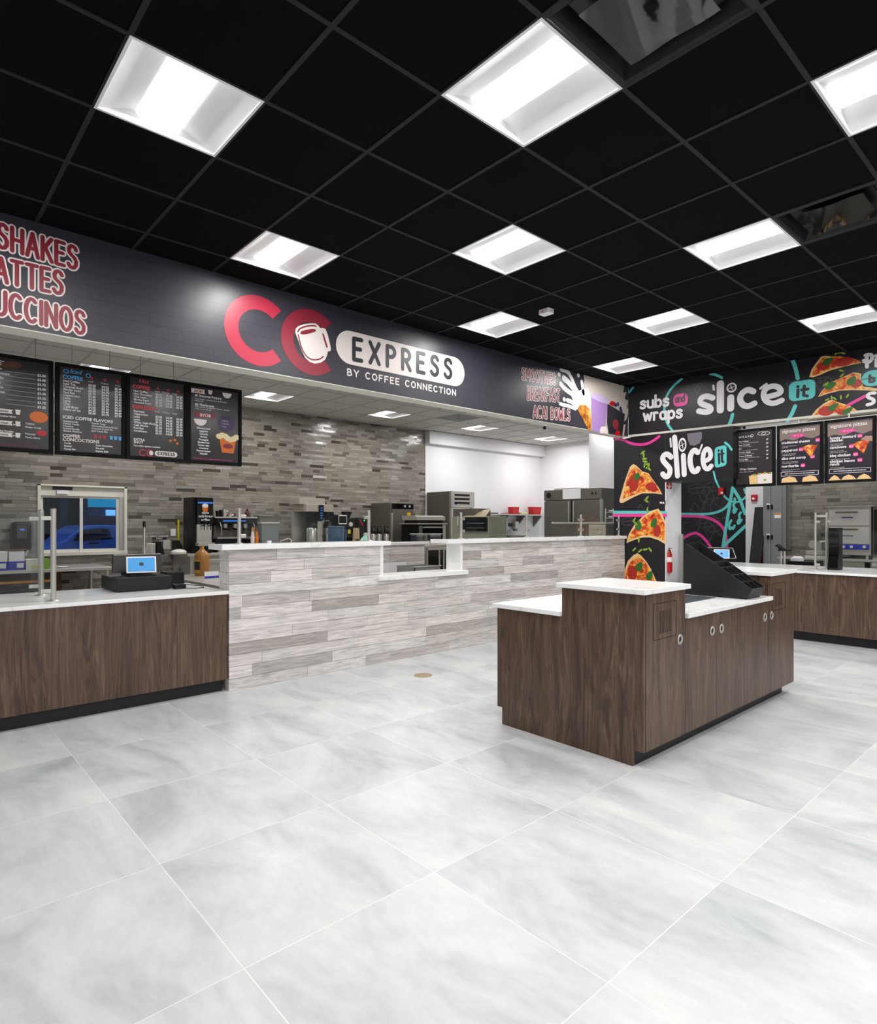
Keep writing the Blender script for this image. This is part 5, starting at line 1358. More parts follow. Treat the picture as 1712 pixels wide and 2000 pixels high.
carton('crate', 'dark crate with yellow lids under the left work table', xb - .05, .95, 1.5, .05, .52, .3, M['ink'], M['blue'], M['yellow'], 'crate')
t = tag(obj('plate', MB().lathe((xb - .2, yx(122, xb - .2), TZ1), [(.04, 0), (.07, .006), (.072, .01), (.05, .006)], 20), M['white'], smooth=True), 'small white dish on the work table under the window', 'dish')
t = thing('wall_cabinet', 'dark brown post beside the work table under the window', 'post', (XK + .1, 1.85, 0))
a, b = yx(108, XK + .2), yx(120, XK + .2)
obj('post', MB().box(XK + .08, a, 0, XK + .2, b, TZ1 - .045), M['brown'], t)
# paper towel dispenser
xd = XK + .22; y0, y1 = yx(24, xd), yx(66, xd); z0, z1 = atX(40, 1075, xd).z, atX(40, 1019, xd).z
t = thing('towel_dispenser', 'black rounded paper towel dispenser on the tiled wall left of the window', 'towel dispenser', (XK + .1, (y0 + y1) / 2, z0))
obj('housing', MB().box(XK + .008, y0, z0, xd, y1, z1), M['black'], t, bevel=.05)
obj('front_window', MB().box(xd - .002, y0 + .05, z0 + .16, xd + .008, y1 - .07, z1 - .04), M['gloss'], t, bevel=.01)
obj('light_strip', MB().box(xd + .007, y0 + .09, z1 - .12, xd + .01, y1 - .11, z1 - .095), M['led'], t)
obj('paper_end', MB().prism([(xd - .06, y0 + .14, z0 - .08), (xd - .06, y0 + .17, z0 - .08), (xd - .06, y0 + .21, z0 + .01), (xd - .06, y0 + .18, z0 + .01)], (.001, 0, 0)), M['white'], t)
# broom by the wall
a = atX(281, 1080, XT + .05); b = atX(281.5, 1030, XT - .2)
t = thing('broom', 'broom with grey handle leaning beside the long work table', 'broom', (a.x, a.y, 0))
obj('handle', MB().cone((XT + .12, a.y - .02, .05), b, .016, n=10), M['nickel'], t, smooth=True)
obj('grip', MB().cone(b, b + (b - Vector((XT + .12, a.y - .02, .05))).normalized() * .09, .02, n=10), M['black'], t, smooth=True)
obj('brush', MB().prism([(XT + .08, a.y - .17, 0), (XT + .08, a.y + .13, 0), (XT + .08, a.y + .05, .1), (XT + .08, a.y - .09, .1)], (.06, 0, 0)), M['ink'], t)
# signs on the tiles
def wall_card(name, label, x0, y0, x1, y1, m, txt=None, tm=None, size=.05, X=XK + .012):
    a, b = atX(x0, y1, X), atX(x1, y0, X)
    t = thing(name, label, 'sign', (X, (a.y + b.y) / 2, a.z))
    obj('plate', MB().box(X - .004, a.y, a.z, X, b.y, b.z), m, t)
    if txt: text(Pl((X, (a.y + b.y) / 2, (a.z + b.z) / 2), (0, 1, 0), (1, 0, 0)), txt, 0, .008, size, tm, t, align='CENTER', bold=.02, off=.002)
wall_card('wall_sign', 'black wall sign with white letters over the long work table', 297, 1045.5, 325, 1054, M['ink'], 'HAND WASHING\nONLY', M['wprint'], .035)
wall_card('wall_notice', 'small white paper notice on the tiled wall beside the tap machine', 333, 1033, 343, 1047, M['white'])
# small things left of the drinks tower
def on_table(px0, px1, pyt, X, zt=TZ2): return yx(px0, X), yx(px1, X), atX((px0 + px1) / 2, pyt, X).z
y0, y1, z1 = on_table(286, 304, 1061, XT - .1)
t = thing('napkin_holder', 'small steel box on the long work table by the broom', 'holder', (XT - .2, (y0 + y1) / 2, TZ2))
obj('case', MB().box(XT - .3, y0, TZ2, XT - .1, y1, z1), M['chrome'], t, bevel=.01)
obj('opening', MB().box(XT - .101, y0 + .04, TZ2 + .03, XT - .097, y1 - .04, z1 - .04), M['nickel'], t)
y0, y1, z1 = on_table(307, 322, 1058, XT - .1)
t = thing('cutter', 'black angular slicer body on the long work table', 'slicer', (XT - .2, (y0 + y1) / 2, TZ2))
obj('body', MB().prism([(XT - .1, y0, TZ2), (XT - .1, y1, TZ2), (XT - .1, y1 - .06, z1), (XT - .1, y0, z1)], (-.25, 0, 0)), M['black'], t)
obj('chute', MB().box(XT - .3, y1 - .02, TZ2 + .08, XT - .12, y1 + .09, z1 + .02), M['chrome'], t, bevel=.01)
t = thing('cutter', 'steel wedge shaped tray with black side beside the tap machine', 'slicer', (XT - .2, yx(352, XT), TZ2))
a, b = yx(344, XT - .28), yx(363, XT - .28)
obj('side', MB().prism([(XT - .28, a, TZ2), (XT - .28, b, TZ2), (XT - .28, b - .1, TZ2 + .2), (XT - .28, a, TZ2 + .2)], (-.2, 0, 0)), M['black'], t)
t = tag(obj('towel', MB().lathe((XT - .12, yx(349, XT - .12), TZ2), [(.02, 0), (.11, .0), (.115, .03), (.08, .06), (.02, .07)], 14), M['trimw'], smooth=True), 'crumpled pale cloth on the long work table', 'cloth')
a = yx(348.5, XK + .1)
t = tag(obj('scale_ruler', MB().box(XK + .09, a - .012, TZ2, XK + .1, a + .012, TZ2 + .52), M['yellow']), 'thin yellow stick standing against the tiled wall', 'stick')
# tap machine
X0 = XT - .02
y0, y1, z1 = yx(385, X0), yx(416.5, X0), atX(400, 971, X0).z
t = thing('drink_tower', 'tall black drinks tap tower with steel splash panel', 'drinks dispenser', (XT - .3, (y0 + y1) / 2, TZ2))
obj('tower', MB().box(XT - .5, y0 - .04, TZ2, XT - .08, y1, z1), M['black'], t, bevel=.006)
zb = atX(400, 1024, X0).z; zc = atX(400, 1060, X0).z
obj('front_panel', MB().box(XT - .09, y0, zb, X0, y1, z1 - .01), M['gloss'], t, bevel=.006)
obj('light_strip', MB().box(X0 - .002, y0 + .01, atX(400, 983.5, X0).z, X0 + .002, y1 - .005, atX(400, 980.5, X0).z), M['led'], t)
obj('splash_panel', MB().box(XT - .09, y0 + .005, zc, X0 - .02, y1 - .02, zb), M['chrome'], t)
obj('drip_tray', MB().box(XT - .09, y0 - .005, zc - .05, XT + .05, y1 - .005, zc), M['steel'], t)
pf = Pl((X0, 0, 0), (0, 1, 0), (1, 0, 0))
c = pf.uv(400.5, 992)
g = obj('cup_picture', MB().poly([pf.P(c[0] - .035, c[1] - .06, .002), pf.P(c[0] + .035, c[1] - .06, .002), pf.P(c[0] + .05, c[1] + .02, .002), pf.P(c[0] - .05, c[1] + .02, .002)]), M['orange'], t)
obj('foam_picture', MB().poly(disc(pf, (c[0], c[1] + .035), .048, .032, .003)), M['wprint'], t)
c = pf.uv(401, 1006); text(pf, 'nitro\ncold brew\ncoffee', c[0], c[1] + .02, .055, M['wprint'], t, align='CENTER', bold=.02, off=.003)
for k in range(3):
    y = y0 + .09 + k * .1
    obj('tap', MB().cone((X0, y, zb - .02), (X0 + .06, y, zb - .02), .012, n=8).cone((X0 + .05, y, zb - .03), (X0 + .06, y, zb + .06), .01, .015, 8).cone((X0 + .045, y, zb - .02), (X0 + .045, y, zb - .09), .007, n=8), M['black'], t, smooth=True)
obj('cup_nozzle', MB().cone((X0 - .03, (y0 + y1) / 2, TZ2 + .02), (X0 - .03, (y0 + y1) / 2, zc - .05), .05, .07, 16), M['black'], t)
# espresso machine
Xe = XT - .2; zt_ = atX(460, 1011, Xe).z
y0, y1 = yx(421, Xe), yx(502, Xe)
t = thing('espresso_machine', 'wide espresso machine with blue display and steel drip grid', 'coffee machine', (XT - .35, (y0 + y1) / 2, TZ2))
zg = atX(440, 1049, Xe).z
obj('body', MB().box(XT - .74, y0, TZ2 + .1, XT - .42, y1, zt_), M['black'], t, bevel=.01)
obj('head', MB().box(XT - .42, y0 + .02, zt_ - .1, Xe, y1, zt_ - .012), M['black'], t, bevel=.01)
obj('cup_rail', MB().box(XT - .74, y0 - .02, zt_ - .01, Xe + .02, y1 + .0, zt_ + .012), M['chrome'], t, bevel=.004)
obj('back_splash', MB().box(XT - .42, y0 + .05, zg, XT - .41, y1 - .05, zt_ - .12), M['dsteel'], t)
obj('drip_grid', MB().box(XT - .42, y0 + .02, zg - .025, Xe + .02, y1, zg), M['chrome'], t)
obj('base', MB().box(XT - .72, y0, TZ2 + .03, Xe - .02, y1, zg - .03), M['black'], t)
for x in (XT - .66, Xe - .08):
    for y in (y0 + .08, y1 - .08): obj('foot', MB().cone((x, y, TZ2), (x, y, TZ2 + .035), .03, n=12), M['chrome'], t)
obj('display', MB().box(Xe - .001, y0 + .12, zt_ - .065, Xe + .003, y1 - .2, zt_ - .04), M['led'], t)
for k in range(3):
    y = y0 + .18 + k * (y1 - y0 - .36) / 2
    q = obj('group_head', MB().cone((Xe - .07, y, zt_ - .17), (Xe - .07, y, zt_ - .09), .04, .045, 16), M['chrome'], t, smooth=True)
    obj('portafilter', MB().cone((Xe - .07, y, zt_ - .2), (Xe - .07, y, zt_ - .165), .03, .038, 14).cone((Xe - .04, y, zt_ - .185), (Xe + .1, y, zt_ - .2), .012, .016, 10), M['black'], q, smooth=True)
for y in (y0 + .07, y1 - .07): obj('steam_wand', MB().tube([(Xe, y, zt_ - .08), (Xe + .05, y, zt_ - .14), (Xe + .06, y, zg + .03)], .007, 8), M['chrome'], t, smooth=True)
def mug(label, px, py_t, X, z0, r, m, group=None, hnd=True, kind='mug'):
    p = atX(px, 1000, X); zt = atX(px, py_t, X).z
    t = thing(kind, label, kind.replace('_', ' '), (X, p.y, z0), group)
    obj('cup', MB().lathe((X, p.y, z0), [(r * .8, 0), (r, zt - z0), (r * .9, zt - z0), (r * .72, .01)], 16), m, t, smooth=True)
    if hnd: obj('handle', MB().tube([(X, p.y + r * .9, zt - .02), (X, p.y + r + .03, zt - .03), (X, p.y + r * .85, z0 + .03)], .006, 6), m, t, smooth=True)
zr = zt_ + .012
mug('black paper cup stack, left one on the espresso machine', 424.5, 998, Xe - .12, zr, .03, M['black'], hnd=False, kind='cup')
mug('black paper cup stack, right one on the espresso machine', 431.5, 996, Xe - .14, zr, .03, M['black'], hnd=False, kind='cup')
mug('steel milk jug standing on the espresso machine', 438, 995, Xe - .1, zr, .035, M['chrome'], kind='jug')
mug('short steel jug with handle right of the tall jug', 449, 1002, Xe - .1, zr, .035, M['chrome'], kind='jug')
p = atX(483.5, 1000, Xe - .1)
t = thing('syrup_bottle', 'brown syrup bottle standing on the espresso machine', 'bottle', (p.x, p.y, zr))
z = atX(483.5, 994, Xe - .1).z - zr
obj('bottle', MB().lathe((p.x, p.y, zr), [(.045, 0), (.047, z * .6), (.03, z * .8), (.02, z * .95)], 16), mat('amber_glass', '#3d1a12', .12), t, smooth=True)
obj('cap', MB().cone((p.x, p.y, zr + z * .95), (p.x, p.y, zr + z), .022, n=12), M['black'], t)
a, b = atX(505, 1000, Xe - .1), atX(527, 1000, Xe - .1)
# dispenser boxes and bits to the right of the espresso machine
y0, y1, z1 = on_table(511, 544, 1020, XT - .06)
t = thing('ice_bin', 'square grey steel panel box beside the espresso machine', 'bin', (XT - .3, (y0 + y1) / 2, TZ2))
obj('case', MB().box(XT - .5, y0, TZ2, XT - .06, y1, z1 - .02), M['gray'], t, bevel=.004)
obj('lid', MB().box(XT - .51, y0 - .01, z1 - .02, XT - .05, y1 + .01, z1), M['trimw'], t)
t = thing('basket', 'wire basket on the grey box beside the espresso machine', 'basket', (XT - .4, (a.y + b.y) / 2, z1))
obj('basket', MB().prism([(XT - .25, a.y, z1), (XT - .25, b.y - .02, z1), (XT - .25, b.y + .02, z1 + .11), (XT - .25, a.y - .02, z1 + .11)], (-.2, 0, 0)), M['dsteel'], t)
obj('rim', MB().box(XT - .46, a.y - .03, z1 + .108, XT - .24, b.y + .03, z1 + .118), M['chrome'], t)
for k, (px, m, lb) in enumerate(((493, M['cream'], 'white bottle with orange cap before the espresso machine'), (501, M['orange'], 'orange bottle before the espresso machine'))):
    p = atX(px, 1000, XT - .02); z = atX(px, 1030, XT - .02).z - TZ2
    t = thing('sauce_bottle', lb, 'bottle', (XT - .02, p.y, TZ2))
    obj('bottle', MB().lathe((XT - .02, p.y, TZ2), [(.03, 0), (.031, z * .62), (.02, z * .78), (.018, z * .85)], 14), m, t, smooth=True)
    obj('cap', MB().cone((XT - .02, p.y, TZ2 + z * .85), (XT - .02, p.y, TZ2 + z), .024, .014, 12), M['orange'] if k == 0 else M['brown'], t)
# faucet and a cup close to the counter
XS = -7.1; p = atX(556, 1058, XS)
t = thing('sink_basin', 'steel sink with a curved white faucet behind the plank counter', 'sink', (XS, p.y, 0))
obj('basin', MB().box(XS - .22, p.y - .3, .9, XS + .22, p.y + .3, 1.06), M['steel'], t)
obj('stand', MB().box(XS - .2, p.y - .27, 0, XS + .2, p.y + .27, .9), M['dsteel'], t)
fz = [atX(x, y, XS) for x, y in [(567, 1062), (569, 1056), (567, 1053), (563, 1052), (556, 1054), (546, 1058)]]
obj('faucet', MB().tube([(XS, fz[0].y, 1.06)] + fz, .008, 8), M['chrome'], t, smooth=True)
p = atX(525.5, 1060, XW - .5)
mug('small white paper cup just behind the plank counter', 525.5, 1056, XW - .2, ZT + .044, .022, M['white'], hnd=False, kind='cup')
# twin coffee brewer
Xc = XT - .05
y0, y1 = yx(591, Xc), yx(652, Xc); zt_ = atX(620, 985, Xc).z
t = thing('coffee_brewer', 'twin steel coffee brewer with black control strip', 'coffee machine', (XT - .3, (y0 + y1) / 2, TZ2))
h0, h1 = yx(590, Xc), yx(640, Xc)
obj('water_tank', MB().box(XT - .5, h0, zt_, Xc - .1, h1, atX(615, 973, Xc - .1).z), M['steel'], t, bevel=.004)
obj('head', MB().box(XT - .5, y0 + .08, zt_ - .13, Xc - .02, y1, zt_), M['steel'], t, bevel=.004)
ym_ = yx(627.5, Xc)
obj('column', MB().box(XT - .45, ym_ - .07, TZ2 + .06, Xc - .1, ym_ + .07, zt_ - .13), M['black'], t)
obj('back_panel', MB().box(XT - .5, y0 + .02, TZ2 + .06, XT - .46, y1 - .02, zt_ - .13), M['steel'], t)
obj('column_front', MB().box(Xc - .08, ym_ - .045, TZ2 + .06, Xc - .05, ym_ + .045, zt_ - .3), M['nickel'], t)
obj('control_strip', MB().box(Xc - .02, ym_ - .045, zt_ - .28, Xc + .004, ym_ + .045, zt_ - .01), M['black'], t)
mb = MB()
for k in range(5): mb.box(Xc + .003, ym_ - .02, zt_ - .25 + k * .045, Xc + .006, ym_ + .02, zt_ - .235 + k * .045)
obj('lit_keys', mb, M['led'], t)
obj('base', MB().box(XT - .5, y0, TZ2, Xc + .02, y1, TZ2 + .06), M['black'], t)
for k, yc in enumerate((yx(609, Xc - .15), yx(641, Xc - .15))):
    q = obj('brew_basket', MB().lathe((Xc - .15, yc, zt_ - .27), [(.07, 0), (.1, .1), (.1, .14), (.04, .14)], 18), M['black'], t, smooth=True)
    obj('basket_handle', MB().box(Xc - .06, yc - .015, zt_ - .2, Xc + .06, yc + .015, zt_ - .175), M['black'], q)
def airpot(label, px, X, z0, zt, r, group, top=M['black'], body=M['chrome']):
    y = yx(px, X)
    t = thing('coffee_urn', label, 'coffee urn', (X, y, z0), group)
    h = zt - z0
    obj('body', MB().lathe((X, y, z0), [(r * .95, 0), (r, .02), (r, h * .68), (r * .9, h * .74)], 20), body, t, smooth=True)
    obj('lid', MB().lathe((X, y, z0 + h * .74), [(r * .95, 0), (r * .9, h * .16), (r * .5, h * .26)], 18), top, t, smooth=True)
    obj('spout', MB().box(X + r * .8, y - .02, z0 + h * .72, X + r * 1.35, y + .02, z0 + h * .82), top, t)
    obj('handle', MB().tube([(X, y - r, z0 + h * .75), (X, y - r * .7, zt + .03), (X, y + r * .7, zt + .03), (X, y + r, z0 + h * .75)], .008, 6), top, t, smooth=True)
airpot('steel coffee urn standing under the left side of the twin brewer', 609, Xc - .15, TZ2 + .06, zt_ - .30, .095, 'steel coffee urns')
airpot('steel coffee urn standing under the right side of the twin brewer', 641, Xc - .15, TZ2 + .06, zt_ - .30, .095, 'steel coffee urns')
# blue plastic jug, grinders and odds right of the brewer
p = atX(656, 1040, -7.6); zj = atX(656, 1026, -7.6).z; z0j = 1.0
table('prep_table', 'steel prep table in the middle of the coffee kitchen', 4.15, 6.1, z0j, -7.3, -7.95)
t = thing('water_jug', 'translucent blue plastic jug before the coffee brewer', 'jug', (p.x, p.y, z0j))
bl = mat('blue_plastic', '#6f8fb5', .12); bl.node_tree.nodes['Principled BSDF'].inputs['Transmission Weight'].default_value = .55
obj('body', MB().lathe((p.x, p.y, z0j), [(.11, 0), (.115, .02), (.12, (zj - z0j) * .9), (.105, (zj - z0j) * .92), (.1, .02)], 20), bl, t, smooth=True)
obj('lid', MB().lathe((p.x, p.y, z0j + (zj - z0j) * .92), [(.125, 0), (.125, .015), (.1, .02)], 20), bl, t, smooth=True)
obj('handle', MB().tube([(p.x, p.y + .11, zj - .05), (p.x, p.y + .17, zj - .08), (p.x, p.y + .165, z0j + .1), (p.x, p.y + .11, z0j + .08)], .012, 8), bl, t, smooth=True)
obj('paper_label', MB().box(p.x + .119, p.y - .03, z0j + .03, p.x + .123, p.y + .03, z0j + .1), M['white'], t)
def machine(label, px0, px1, pyt, X, dp, m, name='coffee_grinder', cat='grinder', zt=TZ2, pyb=None):
    y0, y1 = yx(px0, X), yx(px1, X); z1 = atX((px0 + px1) / 2, pyt, X).z; z0 = zt if pyb is None else atX((px0 + px1) / 2, pyb, X).z
    t = thing(name, label, cat, (X - dp / 2, (y0 + y1) / 2, z0))
    return t, y0, y1, z0, z1
t, y0, y1, z0, z1 = machine('black grinder with steel framed screen right of the brewer', 660, 677, 1006, XT - .05, .3, M['black'])
obj('body', MB().box(XT - .35, y0, z0, XT - .05, y1, z1), M['black'], t, bevel=.01)
obj('screen', MB().box(XT - .052, y0 + .02, z1 - .15, XT - .044, y1 - .02, z1 - .02), M['gloss'], t)
obj('screen_frame', MB().tube([(XT - .045, y0 + .01, z1 - .16), (XT - .045, y1 - .01, z1 - .16), (XT - .045, y1 - .01, z1 - .01), (XT - .045, y0 + .01, z1 - .01), (XT - .045, y0 + .01, z1 - .16)], .01, 6), M['nickel'], t)
t, y0, y1, z0, z1 = machine('black grinder with round dial right of the framed screen', 678, 692, 1012, XT - .05, .3, M['black'])
obj('body', MB().box(XT - .35, y0, z0, XT - .05, y1, z1), M['black'], t, bevel=.01)
obj('hopper', MB().lathe((XT - .2, (y0 + y1) / 2, z1), [(.06, 0), (.1, .1), (.1, .12)], 16), M['gloss'], t, smooth=True)
c = atX(684.5, 1024, XT - .05)
obj('dial', MB().cone((XT - .05, c.y, c.z), (XT - .035, c.y, c.z), .04, n=20), M['trimw'], t)
obj('price_tag', MB().box(XT - .049, c.y - .06, c.z - .17, XT - .044, c.y - .005, c.z - .1), M['yellow'], t)
t, y0, y1, z0, z1 = machine('kraft paper coffee bag with dark label beside the grinders', 688, 700, 1031, XT + .0, .12, M['card'], 'coffee_bag', 'bag')
obj('bag', MB().prism([(XT - .03, y0 + .01, z0), (XT + .07, y0 + .01, z0), (XT + .03, y0 + .01, z1), (XT + .01, y0 + .01, z1)], (0, y1 - y0 - .02, 0)), mat('kraft_paper', '#b59a78', .8), t)
obj('label', MB().box(XT + .055, y0 + .03, z0 + .08, XT + .064, y1 - .03, z0 + .18), M['brown'], t)
t, y0, y1, z0, z1 = machine('black blender base with red and green lights beside the holding cabinet', 700, 717, 1011, XT - .05, .3, M['black'], 'blender', 'blender')
obj('body', MB().box(XT - .35, y0, z0, XT - .05, y1, z1), M['black'], t, bevel=.02)
c = atX(711, 1016.5, XT - .05)
obj('green_light', MB().cone((XT - .05, c.y, c.z), (XT - .042, c.y, c.z), .016, n=12), mat('lit_green', '#18c860', .3, emit=1.2, ecol='#18c860'), t)
obj('red_stripe', MB().prism([(XT - .046, c.y - .12, c.z + .02), (XT - .046, c.y - .09, c.z + .02), (XT - .046, c.y - .02, c.z - .1), (XT - .046, c.y - .05, c.z - .1)], (.003, 0, 0)), M['rplastic'], t)
c = atX(713, 1058, XW - .25)
t = tag(obj('cloth', MB().prism([(XW - .2, c.y - .07, ZT + .044), (XW - .2, c.y + .05, ZT + .044), (XW - .2, c.y + .03, ZT + .08), (XW - .2, c.y - .01, ZT + .105), (XW - .2, c.y - .05, ZT + .07)], (-.06, 0, 0)), mat('teal_cloth', '#9fc9bd', .8), bevel=.01), 'pale teal cloth lying behind the glass post of the plank counter', 'cloth')
for k, (px, lb) in enumerate(((729, 'black topped coffee urn left before the holding cabinet'), (740, 'black topped coffee urn middle before the holding cabinet'), (754, 'black topped coffee urn right before the holding cabinet'))):
    X = -8.9; airpot(lb, px, X, 0.96, atX(px, 1031, X).z, .048, 'coffee urns before the holding cabinet')
table('urn_table', 'narrow steel table holding the coffee urns', 6.2, 7.2, .96, -8.7, -9.1, shelf=False)
# holding cabinet
Xh = -9.6; y0, y1 = 7.40, 7.98; z1 = atX(785, 982, Xh).z
t = thing('holding_cabinet', 'tall dark steel food holding cabinet with black control panel', 'cabinet', (-9.95, 7.7, .965))
obj('body', MB().box(-10.28, y0, .97, Xh - .03, y1, z1), M['dsteel'], t, bevel=.006)
obj('door', MB().box(Xh - .03, y0 + .03, 1.0, Xh, y1 - .01, z1 - .13), M['dsteel'], t, bevel=.006)
q = obj('control_panel', MB().box(Xh - .03, y0 + .04, z1 - .12, Xh + .002, y1 - .02, z1 - .02), M['gloss'], t)
for yy in (y0 + .33, y0 + .45): obj('knob', MB().cone((Xh + .002, yy, z1 - .07), (Xh + .02, yy, z1 - .07), .025, n=14), M['nickel'], q, smooth=True)
c = atX(798, 1006, Xh)
obj('notice', MB().box(Xh, c.y - .045, c.z - .05, Xh + .003, c.y + .045, c.z + .05), M['orange'] if False else mat('amber_notice', '#f2b30c', .5), t)
obj('hinge', MB().box(Xh - .03, y0 + .005, 1.05, Xh + .01, y0 + .03, z1 - .2), M['nickel'], t)
obj('door_handle', MB().box(Xh, y1 - .05, 1.25, Xh + .03, y1 - .02, 1.5), M['chrome'], t, bevel=.005)
# toaster oven stack
Xo = -8.75; y0, y1 = yx(816, Xo), yx(869, Xo); z1 = atX(843, 1007, Xo).z
zm_ = atX(843, 1018, Xo).z; z2 = atX(843, 1024, Xo).z
t = thing('toaster_oven', 'black toaster oven under a steel hood beside the tall refrigerator', 'oven', (Xo - .3, (y0 + y1) / 2, .96))
obj('body', MB().box(Xo - .5, y0, .965, Xo, y1, z2), M['black'], t, bevel=.006)
obj('top_plate', MB().box(Xo - .5, y0 - .05, z2, Xo + .03, y1 + .03, z2 + .02), M['steel'], t)
q = obj('door_glass', MB().box(Xo, y0 + .12, 1.05, Xo + .012, y1 - .08, z2 - .08), M['gloss'], t)
obj('door_handle', MB().box(Xo + .01, y0 + .1, z2 - .07, Xo + .035, y1 - .06, z2 - .045), M['chrome'], q)
obj('control_strip', MB().box(Xo, y0 + .02, 1.1, Xo + .008, y0 + .1, z2 - .03), M['dsteel'], t)
obj('side_frame', MB().box(Xo - .02, y1 - .07, .97, Xo + .012, y1, z2), M['steel'], t)
obj('hood', MB().prism([(Xo - .45, y0 - .02, zm_ + .02), (Xo - .02, y0 - .02, zm_ + .02), (Xo - .02, y0 - .02, z1 - .02), (Xo - .1, y0 - .02, z1), (Xo - .45, y0 - .02, z1)], (0, y1 - y0 + .04, 0)), M['steel'], t)
obj('hood_support', MB().box(Xo - .4, y0, z2 + .02, Xo - .08, y1, zm_ + .02), M['black'], t)
table('oven_table', 'steel table carrying the toaster oven', 7.3, 8.4, .965, Xo + .04, Xo - .55)
for k, (a, b, zt, lb) in enumerate(((812, 835, 1043, 'left one'), (839, 862, 1043, 'right one'))):
    X = -6.72; ya, yb = yx(a, X), yx(b, X); zz = atX(a, zt, X).z; z0 = 1.165 if k == 0 else atX(850, 1061, X).z
    t = thing('food_bin', 'clear plastic food bin near the pass opening, ' + lb, 'bin', (X, (ya + yb) / 2, 1.165), 'clear food bins')
    if k == 1: z0 = 1.165; ya, yb = ya - .0, yb
    cl = M['clear']
    mb = MB(); d = .012
    mb.prism([(X - .13, ya + d, 1.166), (X + .0, ya + d, 1.166), (X + .0, yb - d, 1.166), (X - .13, yb - d, 1.166)], (0, 0, .004))
    for p_, q_ in (((X, ya + d), (X, yb - d)), ((X - .13, ya + d), (X - .13, yb - d)), ((X, ya + d), (X - .13, ya + d)), ((X, yb - d), (X - .13, yb - d))):
        mb.prism([(p_[0], p_[1], 1.17), (q_[0], q_[1], 1.17), (q_[0], q_[1], zz), (p_[0], p_[1], zz)], (.003, .003, 0))
    obj('bin', mb, cl, t)
    obj('rim', MB().tube([(X + .01, ya, zz), (X + .01, yb, zz), (X - .14, yb, zz), (X - .14, ya, zz), (X + .01, ya, zz)], .006, 6), M['nickel'], t)
obj_t = thing('work_ledge', 'narrow steel ledge behind the pass opening carrying the clear bins', 'shelf', (-6.75, 6.1, 0))
obj('top', MB().box(-6.95, 5.74, 1.12, -6.6, 6.75, 1.165), M['steel'], obj_t)
for yy in (5.8, 6.7): obj('leg', MB().box(-6.8, yy - .02, 0, -6.76, yy + .02, 1.12), M['steel'], obj_t)
p0_, p1_ = atX(831, 1070, -7.4), atX(878, 1068, -7.4)
table('work_table', 'steel work table with open lower shelf seen through the pass opening', 6.15, 6.9, 1.08, -7.35, -7.95)
# tall refrigerator
t = thing('tall_refrigerator', 'tall grey single-door refrigerator with vent slots at its top', 'refrigerator', (-9.9, 9.25, 0))
y0, y1 = 8.92, 9.62; Xf = -9.5; z1 = atX(880, 959, Xf).z
obj('body', MB().box(XK + .01, y0, .12, Xf - .06, y1, z1), M['dsteel'], t, bevel=.004)
zv = atX(900, 992, Xf).z
obj('door', MB().box(Xf - .06, y0 + .005, .15, Xf, y1 - .005, zv), M['steel'], t, bevel=.006)
q = obj('vent_panel', MB().box(Xf - .06, y0 + .09, zv + .01, Xf - .005, y1 - .14, z1), M['steel'], t)
obj('front_frame', MB().box(Xf - .06, y0 + .005, zv + .01, Xf, y0 + .09, z1), M['nickel'], t); obj('front_frame', MB().box(Xf - .06, y1 - .14, zv + .01, Xf, y1, z1), M['nickel'], t)
for k in range(3): obj('slot', MB().box(Xf - .006, y0 + .1, z1 - .1 - k * .085, Xf, y1 - .15, z1 - .055 - k * .085), M['black'], q)
obj('badge', MB().box(Xf - .004, y0 + .11, zv + .07, Xf, y0 + .17, zv + .1), M['blue'], q)
obj('nameplate', MB().box(Xf - .004, y0 + .28, zv + .025, Xf, y0 + .36, zv + .038), M['yellow'], q)
for x in (XK + .1, Xf - .12):
    for y in (y0 + .08, y1 - .08): obj('caster', MB().cone((x, y - .02, .06), (x, y + .02, .06), .06, n=14), M['black'], t)
# convection oven on its table
Yo = 7.0
xa, xb_ = atY(883, 1000, Yo).x, atY(954, 1000, Yo).x
zt_ = atY(920, 993, Yo).z; zm_ = atY(920, 1011, Yo).z; zd = atY(920, 1040, Yo).z
t = thing('convection_oven', 'steel convection oven with dark glass door behind the glass guard', 'oven', ((xa + xb_) / 2, Yo + .2, .92))
gm = mat('green_reflection_steel', '#a3a694', .35, .45)  # green reflection on the bare steel put into its base colour
obj('body', MB().box(xa, Yo, zd, xb_, Yo + .42, zm_ + .02), gm, t, bevel=.004)
obj('hood_body', MB().box(xa, Yo + .02, zm_ + .02, atY(924, 1000, Yo).x, Yo + .4, zt_), M['dsteel'], t)
obj('lid', MB().prism([(atY(905, 1000, Yo).x, Yo - .02, zm_ + .01), (atY(948, 1000, Yo).x, Yo - .02, zm_ + .01), (atY(940, 1000, Yo).x, Yo + .2, zm_ + .13), (atY(912, 1000, Yo).x, Yo + .2, zm_ + .1)], (0, .02, .01)), mat('beige_steel', '#b5ab8e', .4, .3), t)
obj('base', MB().box(xa, Yo, .925, xb_ + .0, Yo + .42, zd), gm, t)
mb = MB()
x0_, x1_ = atY(884, 1000, Yo).x, atY(938, 1000, Yo).x
for i in range(5):
    for j in range(2): mb.box(x0_ + .03 + i * (x1_ - x0_) / 5, Yo - .003, .97 + j * .05 + .03, x0_ + .03 + (i + .72) * (x1_ - x0_) / 5, Yo - .001, 1.0 + j * .05 + .02)
obj('vent_slots', mb, M['white'], t)
obj('vent_panel', MB().box(x0_, Yo - .001, .97, x1_, Yo + .002, 1.12), M['matte'], t)
q = obj('door', MB().box(atY(906, 1000, Yo).x, Yo - .03, zd + .02, atY(952, 1000, Yo).x, Yo, zm_), M['gloss'], t, bevel=.005)
